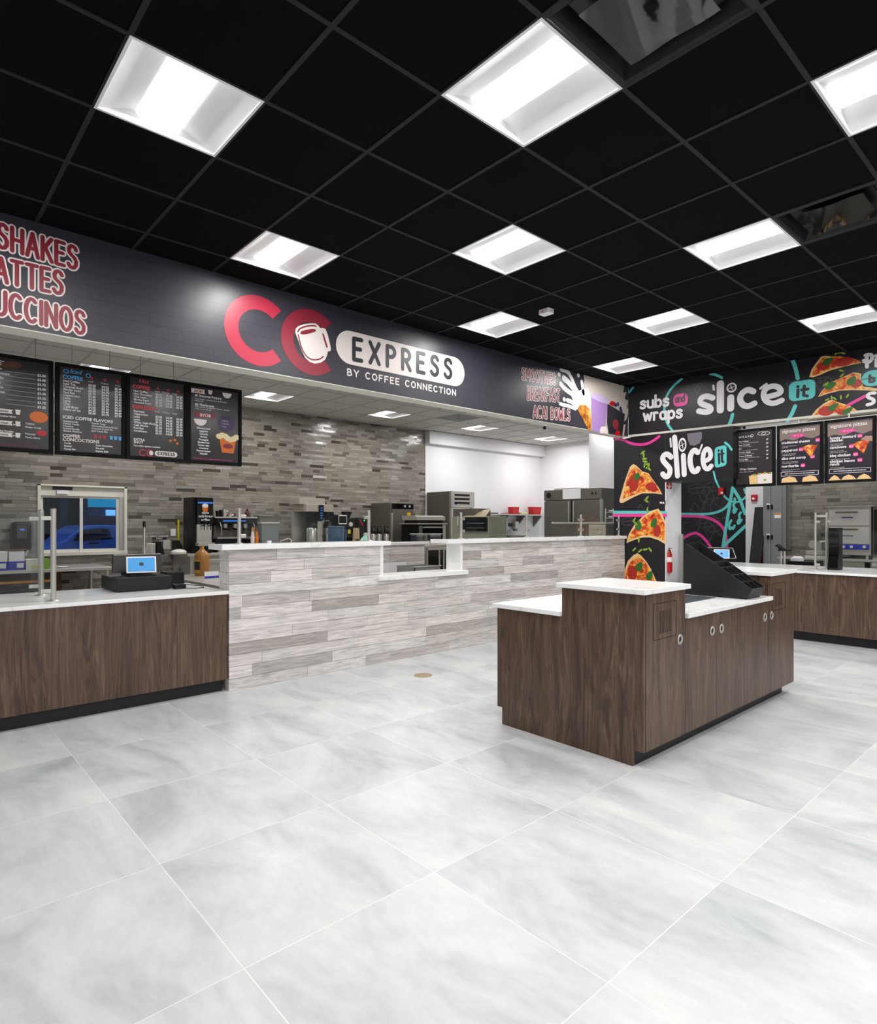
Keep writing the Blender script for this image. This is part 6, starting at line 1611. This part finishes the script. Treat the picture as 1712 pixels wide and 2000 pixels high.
pdr = Pl((0, Yo - .03, 0), (1, 0, 0), (0, -1, 0))
obj('oven_rack', strokes(MB(), pdr, [PX(pdr, [(911, 1022), (945, 1022)]), PX(pdr, [(911, 1031), (945, 1031)])], .006, .001), M['nickel'], q)
obj('handle', MB().tube([atY(893.5, 1008, Yo - .05), atY(893.5, 1026, Yo - .05)], .012, 8), M['chrome'], t)
table('oven_table', 'steel table under the convection oven', Yo - .03, Yo + .5, .92, xb_ + .1, xa - .05)
# wall shelf with red containers on the white wall
Xs = XK + .32
a, b = atX(940, 1003, Xs), atX(1056, 1006, Xs); zs = atX(1000, 1004, Xs).z
t = thing('wall_shelf', 'steel wall shelf on the white kitchen wall with three brackets', 'shelf', (XK + .16, (a.y + b.y) / 2, zs))
obj('board', MB().box(XK + .002, a.y, zs - .03, Xs, min(b.y, 12.9), zs), M['steel'], t, bevel=.003)
for px in (982, 1015, 1047):
    y = yx(px, XK + .1)
    obj('bracket', MB().prism([(XK + .002, y - .02, zs - .03), (Xs - .04, y - .02, zs - .03), (XK + .002, y - .02, zs - .32)], (0, .04, 0)), M['dsteel'], t)
def tub(label, px0, px1, pyt, m, name='container', taper=.9, grp=None):
    X = Xs - .08; y0, y1 = yx(px0, X), yx(px1, X); h = atX((px0 + px1) / 2, pyt, X).z - zs
    t = thing(name, label, 'container', (X, (y0 + y1) / 2, zs), grp)
    cy, hw = (y0 + y1) / 2, (y1 - y0) / 2
    obj('body', MB().prism([(X, cy - hw * taper, zs), (X, cy + hw * taper, zs), (X, cy + hw, zs + h * .92), (X, cy - hw, zs + h * .92)], (-.15, 0, 0)), m, t, bevel=.006)
    obj('rim', MB().box(X - .156, cy - hw - .008, zs + h * .9, X + .006, cy + hw + .008, zs + h), m, t, bevel=.003)
tub('upright red container on the white wall shelf', 1000.5, 1013.5, 990, M['rplastic'], grp='red containers on the wall shelf')
tub('wider red container leaning at the right end of the wall shelf', 1039.5, 1057, 990, M['rplastic'], taper=.8, grp='red containers on the wall shelf')
X = Xs - .08; y0, y1 = yx(1017, X), yx(1031, X)
tag(obj('napkin_pack', MB().box(X - .15, y0, zs, X, y1, zs + .05), mat('pale_green_paper', '#d8dca0', .7), bevel=.01), 'flat pale green pack between the red containers', 'pack')
y0, y1 = yx(951, X), yx(973, X)
tag(obj('baking_tray', MB().box(X - .2, y0, zs, X, y1, zs + .03), M['matte'], bevel=.006), 'flat black tray at the left end of the wall shelf', 'tray')
y0, y1 = yx(984, X), yx(992, X)
tag(obj('lid', MB().box(X - .12, y0, zs, X, y1, zs + .018), M['maroon'], bevel=.004), 'small dark red lid on the wall shelf', 'lid')
# hand wash sink group on the white wall
wall_card('wall_notice', 'white paper notice above the black sign on the white wall', 992, 1013, 1004, 1021, M['trimw'], X=XK + .012)
wall_card('wall_sign', 'small black sign beside the soap dispenser on the white wall', 992, 1022, 1004, 1028.5, M['ink'], X=XK + .012)
Xd = XK + .13; y0, y1 = yx(1006, Xd), yx(1014, Xd); za, zb_ = atX(1010, 1037, Xd).z, atX(1010, 1018, Xd).z
t = thing('soap_dispenser', 'grey soap dispenser on the white kitchen wall', 'soap dispenser', (Xd, (y0 + y1) / 2, za))
obj('body', MB().box(XK + .003, y0, za + .05, Xd, y1, zb_), M['nickel'], t, bevel=.02)
obj('nozzle', MB().box(XK + .02, y0 + .03, za, Xd - .02, y0 + .1, za + .05), M['gray'], t)
y0, y1 = yx(995, XK + .4), yx(1028, XK + .4); zs2 = atX(1010, 1046, XK + .4).z
t = thing('hand_sink', 'wall mounted steel hand sink on the white kitchen wall', 'sink', (XK + .2, (y0 + y1) / 2, zs2 - .2))
obj('basin', MB().box(XK + .003, y0, zs2 - .2, XK + .42, y1, zs2), M['dsteel'], t, bevel=.01)
obj('faucet', MB().tube([(XK + .06, (y0 + y1) / 2, zs2), (XK + .06, (y0 + y1) / 2, zs2 + .12), (XK + .18, (y0 + y1) / 2, zs2 + .14), (XK + .2, (y0 + y1) / 2, zs2 + .08)], .014, 8), M['chrome'], t, smooth=True)
# two-door refrigerator
Yf = 9.92; X0f, X1f = atY(1062, 1000, Yf).x, atY(1174, 1000, Yf).x; zt_ = atY(1174, 952.5, Yf).z
zh = atY(1120, 976, Yf).z
t = thing('double_refrigerator', 'wide dark steel two-door refrigerator by the end of the plank counter', 'refrigerator', ((X0f + X1f) / 2, Yf + .4, 0))
obj('body', MB().box(X0f, Yf + .06, .12, X1f, Yf + .8, zt_), M['dsteel'], t, bevel=.004)
q = obj('head_panel', MB().box(X0f, Yf, zh, X1f, Yf + .06, zt_), M['dsteel'], t, bevel=.004)
xm_ = (X0f + X1f) / 2
for a, b in ((X0f, xm_ - .015), (xm_ + .015, X1f - .03)):
    d = obj('door', MB().box(a + .005, Yf, .2, b, Yf + .06, zh - .012), M['dsteel'], t, bevel=.005)
    hx = b - .05 if a < xm_ - .1 else a + .03
    obj('handle', MB().box(hx, Yf - .03, .75, hx + .03, Yf, zh - .03), M['chrome'], d, bevel=.006)
obj('side_frame', MB().box(X1f - .03, Yf - .004, .2, X1f, Yf + .06, zh), M['chrome'], t)
obj('badge', MB().cone((X0f + .12, Yf - .004, (zh + zt_) / 2), (X0f + .12, Yf, (zh + zt_) / 2), .055, n=20), M['black'], q)
c = atY(1156, 963.5, Yf); obj('thermometer', MB().cone((c.x, Yf - .006, c.z), (c.x, Yf, c.z), .022, n=16), M['black'], q)
obj('switch', MB().box(c.x + .07, Yf - .006, c.z - .022, c.x + .09, Yf, c.z + .022), M['black'], q)
a, b = atY(1098, 975, Yf - .01), atY(1133, 954, Yf - .01)
obj('paper_notice', MB().box(a.x, Yf - .004, a.z, b.x, Yf - .001, b.z), M['white'], q)
for x in (X0f + .1, X1f - .1):
    for y in (Yf + .12, Yf + .7): obj('caster', MB().cone((x - .02, y, .06), (x + .02, y, .06), .06, n=14), M['black'], t)
obj('compressor_cover', MB().box(X0f + .1, Yf + .2, zt_, xm_, Yf + .6, zt_ + .04), M['steel'], t)
# prep refrigerator in front with pan rail
Yp_ = 9.0; X0p, X1p = atY(1077, 1000, Yp_).x, atY(1183, 1000, Yp_).x; zp = atY(1150, 1020, Yp_).z
t = thing('prep_refrigerator', 'dark steel sandwich prep counter standing before the two-door refrigerator', 'prep counter', ((X0p + X1p) / 2, Yp_ + .3, 0))
obj('body', MB().box(X0p, Yp_, .12, X1p, Yp_ + .55, zp - .03), M['dsteel'], t, bevel=.004)
obj('hood_lid', MB().box(X0p, Yp_ - .01, zp - .03, X1p, Yp_ + .5, zp), M['steel'], t, bevel=.004)
a, b = atY(1151, 1000, Yp_).x, X1p
q = obj('pan_rail', MB().box(a, Yp_ - .02, .95, b, Yp_, zp - .04), M['steel'], t)
mb = MB()
for i in range(3):
    for j in range(5):
        x = a + .05 + i * (b - a - .08) / 3; z = 1.0 + j * (zp - 1.08) / 5 + .03
        mb.box(x, Yp_ - .03, z, x + .055, Yp_ - .018, z + .025)
obj('slots', mb, M['chrome'], q)
for x in (X0p + .08, X1p - .08):
    for y in (Yp_ + .08, Yp_ + .5): obj('foot', MB().cone((x, y, 0), (x, y, .12), .03, n=12), M['dsteel'], t)
# pan rack beside the refrigerator
Yk = 9.62; X0k, X1k = -6.19, -5.87
t = thing('pan_rack', 'upright rack of pale round-edged pans right of the two-door refrigerator', 'rack', (X0k + .15, Yk, 0))
for x in (X0k, X1k):
    for y in (Yk, Yk + .25): obj('upright', MB().box(x - .01, y - .01, 0, x + .01, y + .01, 1.70), M['nickel'], t)
for k in range(8):
    z = .9 + k * .105
    obj('pan', MB().lathe((X0k + .16, Yk + .12, z), [(.13, 0), (.15, .015), (.15, .03)], 18), M['white'], t, smooth=True)
    obj('runner', MB().box(X0k, Yk - .005, z - .012, X1k, Yk + .255, z), M['nickel'], t)

# ------------------------------------------------------------------ things left of the plank counter end
zl_ = .80
t = thing('counter_shelf', 'steel shelf with a glass side behind the end of the left counter', 'shelf', (-6.4, 2.9, 0))
Xl = -5.9
obj('shelf_top', MB().box(-7.6, 2.45, zl_ - .03, -5.3, 3.22, zl_), M['steel'], t, bevel=.003)
obj('support', MB().box(-7.5, 2.55, 0, -5.4, 3.17, zl_ - .03), M['dsteel'], t)
p = atZ(394, 1124, zl_ + .0)
t = thing('coffee_growler', 'large tan bottle with black and gold label at the end of the left counter', 'bottle', (p.x, p.y, zl_))
dpt = (p - EYE).dot(FWD)
hgt = (1124 - 1066) / F * dpt; r = 13.6 / F * dpt
obj('bottle', MB().lathe((p.x, p.y, zl_), [(r * .96, 0), (r, .01), (r, hgt * .66), (r * .9, hgt * .75), (r * .45, hgt * .85), (r * .3, hgt * .9), (r * .3, hgt)], 24), M['tan'], t, smooth=True)
dirc = (EYE - p); dirc.z = 0; dirc.normalize()
ang0 = math.atan2(dirc.y, dirc.x)
mb = MB(); n = 8
for i in range(n):
    a0 = ang0 - 1.3 + i * .13; a1 = a0 + .13
    mb.poly([(p.x + (r + .002) * math.cos(a), p.y + (r + .002) * math.sin(a), z) for a, z in ((a0, zl_ + hgt * .1), (a1, zl_ + hgt * .1), (a1, zl_ + hgt * .55), (a0, zl_ + hgt * .55))])
obj('label', mb, M['ink'], t)
mb = MB()
for zz_, h_ in ((.1, .1), (.48, .07)):
    for i in range(n):
        a0 = ang0 - 1.3 + i * .13; a1 = a0 + .13
        mb.poly([(p.x + (r + .003) * math.cos(a), p.y + (r + .003) * math.sin(a), z) for a, z in ((a0, zl_ + hgt * zz_), (a1, zl_ + hgt * zz_), (a1, zl_ + hgt * (zz_ + h_)), (a0, zl_ + hgt * (zz_ + h_)))])
obj('label_band', mb, mat('gold_print', '#d9a530', .4), t)
q = atZ(415, 1128, zl_)
for k in range(4):
    c = atZ(403 + k * 7, 1130 - k * .5, zl_)
    t = thing('sugar_packet', 'white and blue packet in the row beside the tan bottle', 'packet', tuple(c), 'packets beside the tan bottle')
    obj('packet', MB().prism([(c.x, c.y - .02, zl_), (c.x, c.y + .02, zl_), (c.x - .02, c.y + .025, zl_ + .075), (c.x - .02, c.y - .015, zl_ + .075)], (-.006, 0, 0)), M['white'], t)
    obj('packet_band', MB().prism([(c.x + .001, c.y - .02, zl_), (c.x + .001, c.y + .02, zl_), (c.x - .004, c.y + .021, zl_ + .025), (c.x - .004, c.y - .019, zl_ + .025)], (-.001, 0, 0)), M['blue'], t)
c = atZ(420, 1118, zl_ + .02)
tag(obj('lime_pack', MB().box(-6.3, 2.9, zl_, -6.1, 3.2, zl_ + .14), mat('lime_print', '#a6d43a', .5), bevel=.01), 'lime green pack on the steel shelf behind the tan bottle', 'pack')

# ------------------------------------------------------------------ pizza kitchen on the right
Yo2 = 11.5; Zt2 = .86
t = thing('work_table', 'steel work table with closed front under the pizza oven', 'table', (-2.3, 11.8, 0))
obj('table_top', MB().box(-3.9, Yo2 - .25, Zt2 - .03, .4, YF - .02, Zt2), M['steel'], t, bevel=.004)
obj('cabinet', MB().box(-3.25, Yo2 - .2, .1, .35, YF - .05, Zt2 - .03), M['steel'], t)
for x in (-3.85, -3.3): obj('leg', MB().box(x - .02, Yo2 - .22, 0, x + .02, Yo2 - .18, Zt2 - .03), M['steel'], t)
x0_, x1_ = atY(1616, 1000, Yo2).x, atY(1700, 1000, Yo2).x; zt_ = atY(1660, 990, Yo2).z; z0_ = atY(1660, 1084, Yo2).z
t = thing('pizza_oven', 'steel double-deck pizza oven with blue control strip', 'oven', ((x0_ + x1_) / 2, Yo2 + .3, Zt2))
obj('body', MB().box(x0_, Yo2, z0_ - .0, x1_, Yo2 + .55, zt_), M['steel'], t, bevel=.004)
obj('top_plate', MB().box(x0_ - .03, Yo2 - .03, zt_, x1_ + .05, Yo2 + .58, zt_ + .015), M['steel'], t)
za, zb_, zc, zd_ = (atY(1660, y, Yo2).z for y in (995, 1026.5, 1028.5, 1062))
for a, b in ((zb_, za), (zd_, zc)):
    d = obj('deck_door', MB().box(x0_ + .02, Yo2 - .02, a, x1_ - .02, Yo2, b), M['chrome'], t, bevel=.004)
    obj('door_handle', MB().tube([(x0_ + .13, Yo2 - .055, b - .045), (x1_ - .17, Yo2 - .055, b - .045)], .016, 10).box(x0_ + .13, Yo2 - .05, b - .052, x0_ + .15, Yo2 - .02, b - .038).box(x1_ - .19, Yo2 - .05, b - .052, x1_ - .17, Yo2 - .02, b - .038), M['dsteel'], d, smooth=True)
    obj('nameplate', MB().box(x0_ + .2, Yo2 - .023, a + .12, x0_ + .36, Yo2 - .02, a + .135), M['blue'], d)
    obj('nameplate', MB().box(x0_ + .22, Yo2 - .023, a + .1, x0_ + .34, Yo2 - .02, a + .11), M['white'], d)
zc0, zc1 = atY(1660, 1073, Yo2).z, atY(1660, 1063, Yo2).z
q = obj('control_strip', MB().box(x0_ + .02, Yo2 - .015, zc0, x1_ - .02, Yo2, zc1), M['blue'], t)
for px in (1647.5, 1663, 1688): 
    c = atY(px, 1068, Yo2); obj('knob', MB().cone((c.x, Yo2 - .015, c.z), (c.x, Yo2 - .04, c.z), .022, n=14), M['trimw'], q, smooth=True)
for x in (x0_ + .06, x1_ - .06):
    for y in (Yo2 + .05, Yo2 + .5): obj('leg', MB().cone((x, y, Zt2), (x, y, z0_), .02, n=10), M['steel'], t)
x2_ = atY(1703, 1000, Yo2).x
t = thing('proofing_cabinet', 'dark steel cabinet right of the pizza oven at the picture edge', 'cabinet', (x2_ + .4, Yo2 + .3, Zt2))
obj('body', MB().box(x2_, Yo2 + .02, Zt2 + .03, x2_ + .75, Yo2 + .6, zt_ - .01), M['dsteel'], t, bevel=.004)
obj('door', MB().box(x2_ + .02, Yo2, Zt2 + .08, x2_ + .73, Yo2 + .02, zt_ - .05), M['gloss'], t)
obj('base', MB().box(x2_, Yo2 + .04, Zt2, x2_ + .75, Yo2 + .58, Zt2 + .03), M['steel'], t)
c = atY(1693.5, 1105, Yo2 - .21)
tag(obj('outlet', MB().box(c.x - .035, Yo2 - .212, c.z - .05, c.x + .035, Yo2 - .2, c.z + .05), M['black']), 'black outlet plate on the front of the oven table', 'outlet')
c = atY(1707, 1100, Yo2 - .21)
tag(obj('outlet', MB().box(c.x - .03, Yo2 - .212, c.z - .05, c.x + .03, Yo2 - .2, c.z + .05), M['white']), 'white outlet plate on the front of the oven table', 'outlet')
# mixing stand behind the glass post
Ym = 11.3
t = thing('slicer_machine', 'white and steel slicing machine behind the glass posts', 'slicer', (-3.45, Ym, Zt2))
a, b = atY(1572, 1000, Ym).x, atY(1605, 1000, Ym).x
obj('base', MB().box(a, Ym, Zt2 + .05, b, Ym + .35, Zt2 + .12), M['steel'], t, bevel=.01)
for x in (a + .03, b - .03): obj('foot', MB().cone((x, Ym + .05, Zt2), (x, Ym + .05, Zt2 + .05), .02, n=10).cone((x, Ym + .3, Zt2), (x, Ym + .3, Zt2 + .05), .02, n=10), M['black'], t)
obj('carriage', MB().box(a, Ym + .0, atY(1590, 1090, Ym).z, b, Ym + .3, atY(1590, 1085, Ym).z), M['trimw'], t)
obj('column', MB().box(b - .12, Ym + .1, Zt2 + .1, b - .04, Ym + .25, atY(1590, 1058, Ym).z), M['nickel'], t)
obj('tray', MB().box(a + .2, Ym + .02, atY(1590, 1059, Ym).z, b, Ym + .3, atY(1590, 1056, Ym).z), M['trimw'], t)
obj('blade_guard', MB().cone((a + .08, Ym + .12, Zt2 + .22), (a + .08, Ym + .16, Zt2 + .22), .07, n=24), M['steel'], t, smooth=True)
t = thing('crate', 'black crate with a white cloth on it behind the right counter', 'crate', (-3.6, 9.9, 0))
a, b = atY(1537, 1100, 9.7), atY(1590, 1100, 9.7); zc = atY(1560, 1096.5, 9.7).z
obj('crate', MB().box(a.x, 9.7, .1, b.x, 10.1, zc), M['black'], t, bevel=.005)
obj('cart_frame', MB().box(a.x, 9.72, 0, b.x, 10.08, .1), M['matte'], t)
c = atY(1554, 1096, 9.8)
tag(obj('cloth', MB().lathe((c.x, 9.85, zc), [(.02, 0), (.085, 0), (.08, .04), (.05, .065), (.01, .06)], 14), M['white'], smooth=True), 'white folded cloth on the black crate behind the right counter', 'cloth')
c = atY(1528.5, 1104, 9.5); z1 = atY(1528, 1076, 9.5).z; z2 = atY(1528, 1063, 9.5).z
t = thing('card_terminal', 'black card terminal on a double steel post behind the right counter', 'card reader', (c.x, 9.5, 0))
for dx in (-.022, .022): obj('post', MB().cone((c.x + dx, 9.5, .02), (c.x + dx, 9.5, z1), .013, n=10), M['chrome'], t, smooth=True)
obj('base', MB().lathe((c.x, 9.5, 0), [(.14, 0), (.14, .012), (.04, .025)], 20), M['black'], t)
obj('terminal', MB().prism([(c.x - .05, 9.44, z1), (c.x + .10, 9.44, z1), (c.x + .10, 9.44, z1 + .02), (c.x + .02, 9.44, z1 + .03), (c.x - .06, 9.44, z2), (c.x - .09, 9.44, z2 - .02), (c.x - .04, 9.44, z1 + .04)], (0, .1, 0)), M['black'], t, bevel=.004)
# grey double doors of the electrical panel
x0_, x1_ = px1 + .01, tx0 - .005
t = thing('electrical_cabinet', 'tall grey metal cabinet with black latches beside the tiled wall', 'cabinet', ((x0_ + x1_) / 2, YF - .1, 0))
obj('body', MB().box(x0_, YF - .16, 0, x1_, YF - .011, 2.6), M['gray'], t, bevel=.004)
xd_ = atY(1505, 1000, YF - .17).x
for a, b in ((x0_ + .01, xd_ - .004), (xd_ + .004, x1_ - .06)):
    obj('door', MB().box(a, YF - .175, .05, b, YF - .16, 2.55), M['gray'], t, bevel=.003)
for zy in (989.5, 1048.5):
    for px in (1499.5, 1506.8):
        c = atY(px, zy, YF - .18)
        q = obj('latch', MB().box(c.x - .016, YF - .2, c.z - .045, c.x + .016, YF - .175, c.z + .035), M['black'], t, bevel=.004)
    c = atY(1500, zy - 4.5, YF - .18)
    obj('latch_plate', MB().box(c.x - .03, YF - .195, c.z - .015, c.x + .03, YF - .175, c.z + .015), M['white'], t)
c = atY(1518, 1006.5, YF - .176)
q = obj('warning_label', MB().box(c.x - .055, YF - .178, c.z - .05, c.x + .055, YF - .174, c.z + .04), M['white'], t)
obj('label_band', MB().box(c.x - .05, YF - .179, c.z + .01, c.x + .05, YF - .177, c.z + .035), M['orange'], q)
c = atY(1517, 992, YF - .176); obj('lock', MB().cone((c.x, YF - .175, c.z), (c.x, YF - .185, c.z), .015, n=12), M['chrome'], t)
# leaning dark slab
a, b, c_, d = (atY(x, y, YF - .35) for x, y in [(1458, 1106), (1480, 1106), (1489, 989), (1462, 990)])
k = (a.z - 0) 
lo1, lo2 = a + (a - d) * (a.z / (d.z - a.z)), b + (b - c_) * (b.z / (c_.z - b.z))
tp = Vector((0, .3, 0))
t = tag(obj('slab', MB().prism([lo1, lo2, c_ + tp, d + tp], (0, -.03, 0)), M['matte'], bevel=.004), 'tall dark slab leaning against the narrow white wall', 'board')
c = atY(1479.5, 1100, YF - .12)
t = thing('fire_extinguisher', 'red fire extinguisher half hidden behind the leaning dark slab', 'fire extinguisher', (c.x, YF - .1, .55))
obj('cylinder', MB().lathe((c.x, YF - .1, .55), [(.05, 0), (.07, .02), (.07, .42), (.03, .5)], 18), M['rplastic'], t, smooth=True)
obj('valve', MB().cone((c.x, YF - .1, 1.05), (c.x, YF - .1, 1.12), .025, n=12), M['black'], t)
# fire alarm devices
c = atY(1473, 972.5, YF - .02)
t = thing('alarm_pull', 'red fire alarm strobe on the narrow white wall', 'fire alarm', (c.x, YF - .02, c.z))
obj('housing', MB().box(c.x - .055, YF - .06, c.z - .06, c.x + .055, YF - .011, c.z + .06), M['rplastic'], t, bevel=.01)
obj('strobe', MB().lathe((c.x - .005, YF - .06, c.z - .015), [(.025, -.02), (.03, 0), (.02, .02)], 14), M['white'], t, smooth=True)
c = atY(1408.5, 960, YF - .02)
t = thing('alarm_strobe', 'red fire alarm strobe on the dark passage wall over the aqua arc', 'fire alarm', (c.x, YF - .02, c.z))
obj('housing', MB().box(c.x - .05, YF - .07, c.z - .075, c.x + .05, YF - .002, c.z + .075), M['rplastic'], t, bevel=.012)
obj('strobe', MB().lathe((c.x + .025, YF - .07, c.z - .03), [(.022, -.02), (.028, 0), (.018, .02)], 14), M['white'], t, smooth=True)
# passage side: sign, switch, extinguisher, gate post
Xj = jx
a, b = atX(1301, 954.5, Xj + .002), atX(1311, 943, Xj + .002)
t = thing('wall_sign', 'small red sign with a white arrow at the top of the passage side', 'sign', (Xj, (a.y + b.y) / 2, a.z))
obj('plate', MB().box(Xj, a.y, a.z, Xj + .004, b.y, b.z), M['rplastic'], t)
ps = Pl((Xj + .004, 0, 0), (0, 1, 0), (1, 0, 0)); cy_, cz_ = (a.y + b.y) / 2, (a.z + b.z) / 2; hh = (b.z - a.z) * .35; ww = (b.y - a.y) * .3
obj('arrow', strokes(MB(), ps, [[(cy_, cz_ + hh), (cy_, cz_ - hh)], [(cy_ - ww, cz_ - hh * .1), (cy_, cz_ - hh), (cy_ + ww, cz_ - hh * .1)]], .02, .001), M['wprint'], t)
c = atX(1318, 1043, Xj)
t = thing('light_switch', 'white light switch on the passage side', 'switch', (Xj, c.y, c.z))
obj('plate', MB().box(Xj, c.y - .055, c.z - .055, Xj + .006, c.y + .055, c.z + .055), M['white'], t, bevel=.003)
obj('rocker', MB().box(Xj + .006, c.y - .018, c.z - .03, Xj + .011, c.y + .018, c.z + .03), M['trimw'], t)
Xe_ = Xj + .075
zb0, zb1 = atY(1304, 1118, YM + .08).z, atY(1304, 1075, YM + .08).z
xe = atY(1303.5, 1090, YM + .08).x
t = thing('fire_extinguisher', 'red fire extinguisher with yellow tag at the corner of the mural', 'fire extinguisher', (xe, YM + .08, zb0))
h_ = zb1 - zb0; r = .044
obj('cylinder', MB().lathe((xe + .02, YM + .08, zb0), [(r * .9, 0), (r, .01), (r, h_ * .8), (r * .75, h_ * .92), (r * .35, h_ * .97), (r * .35, h_)], 18), M['rplastic'], t, smooth=True)
obj('label', MB().lathe((xe + .02, YM + .08, zb0 + h_ * .48), [(r + .001, 0), (r + .001, h_ * .22)], 18), M['cream'], t, smooth=True)
obj('tag', MB().box(xe - .012, YM + .035, zb0 + h_ * .78, xe + .018, YM + .037, zb0 + h_ * .97), M['yellow'], t)
obj('valve', MB().cone((xe + .02, YM + .08, zb1), (xe + .02, YM + .08, zb1 + .03), .012, n=10).box(xe - .01, YM + .07, zb1 + .025, xe + .06, YM + .09, zb1 + .035), M['dsteel'], t)
obj('hose', MB().tube([(xe + .02, YM + .08, zb1 + .015), (xe + .05, YM + .06, zb1 + .0), (xe + .055, YM + .05, zb1 - .07)], .006, 6), M['black'], t)
obj('wall_bracket', MB().box(Xj, YM + .06, zb0 + h_ * .5, xe + .02, YM + .1, zb0 + h_ * .56), M['black'], t)
c = atY(1331.5, 1043, YM + .4)
t = tag(obj('gate_post', MB().box(c.x - .012, YM + .38, 0, c.x + .016, YM + .42, c.z), M['nickel'], bevel=.003), 'slim grey metal gate post in the passage', 'post')
a, b = atY(1286.5, 986, YM - .006), atY(1299, 978, YM - .006)
t = thing('room_sign', 'small black sign plate on the mural beside the passage', 'sign', (a.x, YM - .006, a.z))
obj('plate', MB().box(a.x, YM - .008, a.z, b.x, YM, b.z), M['ink'], t)
obj('tactile_mark', MB().box(a.x + .015, YM - .01, a.z + .02, a.x + .05, YM - .008, b.z - .015), M['wprint'], t)
obj('tactile_mark', MB().prism([(b.x - .045, YM - .008, a.z + .015), (b.x - .012, YM - .008, a.z + .015), (b.x - .028, YM - .008, b.z - .012)], (0, -.002, 0)), M['wprint'], t)
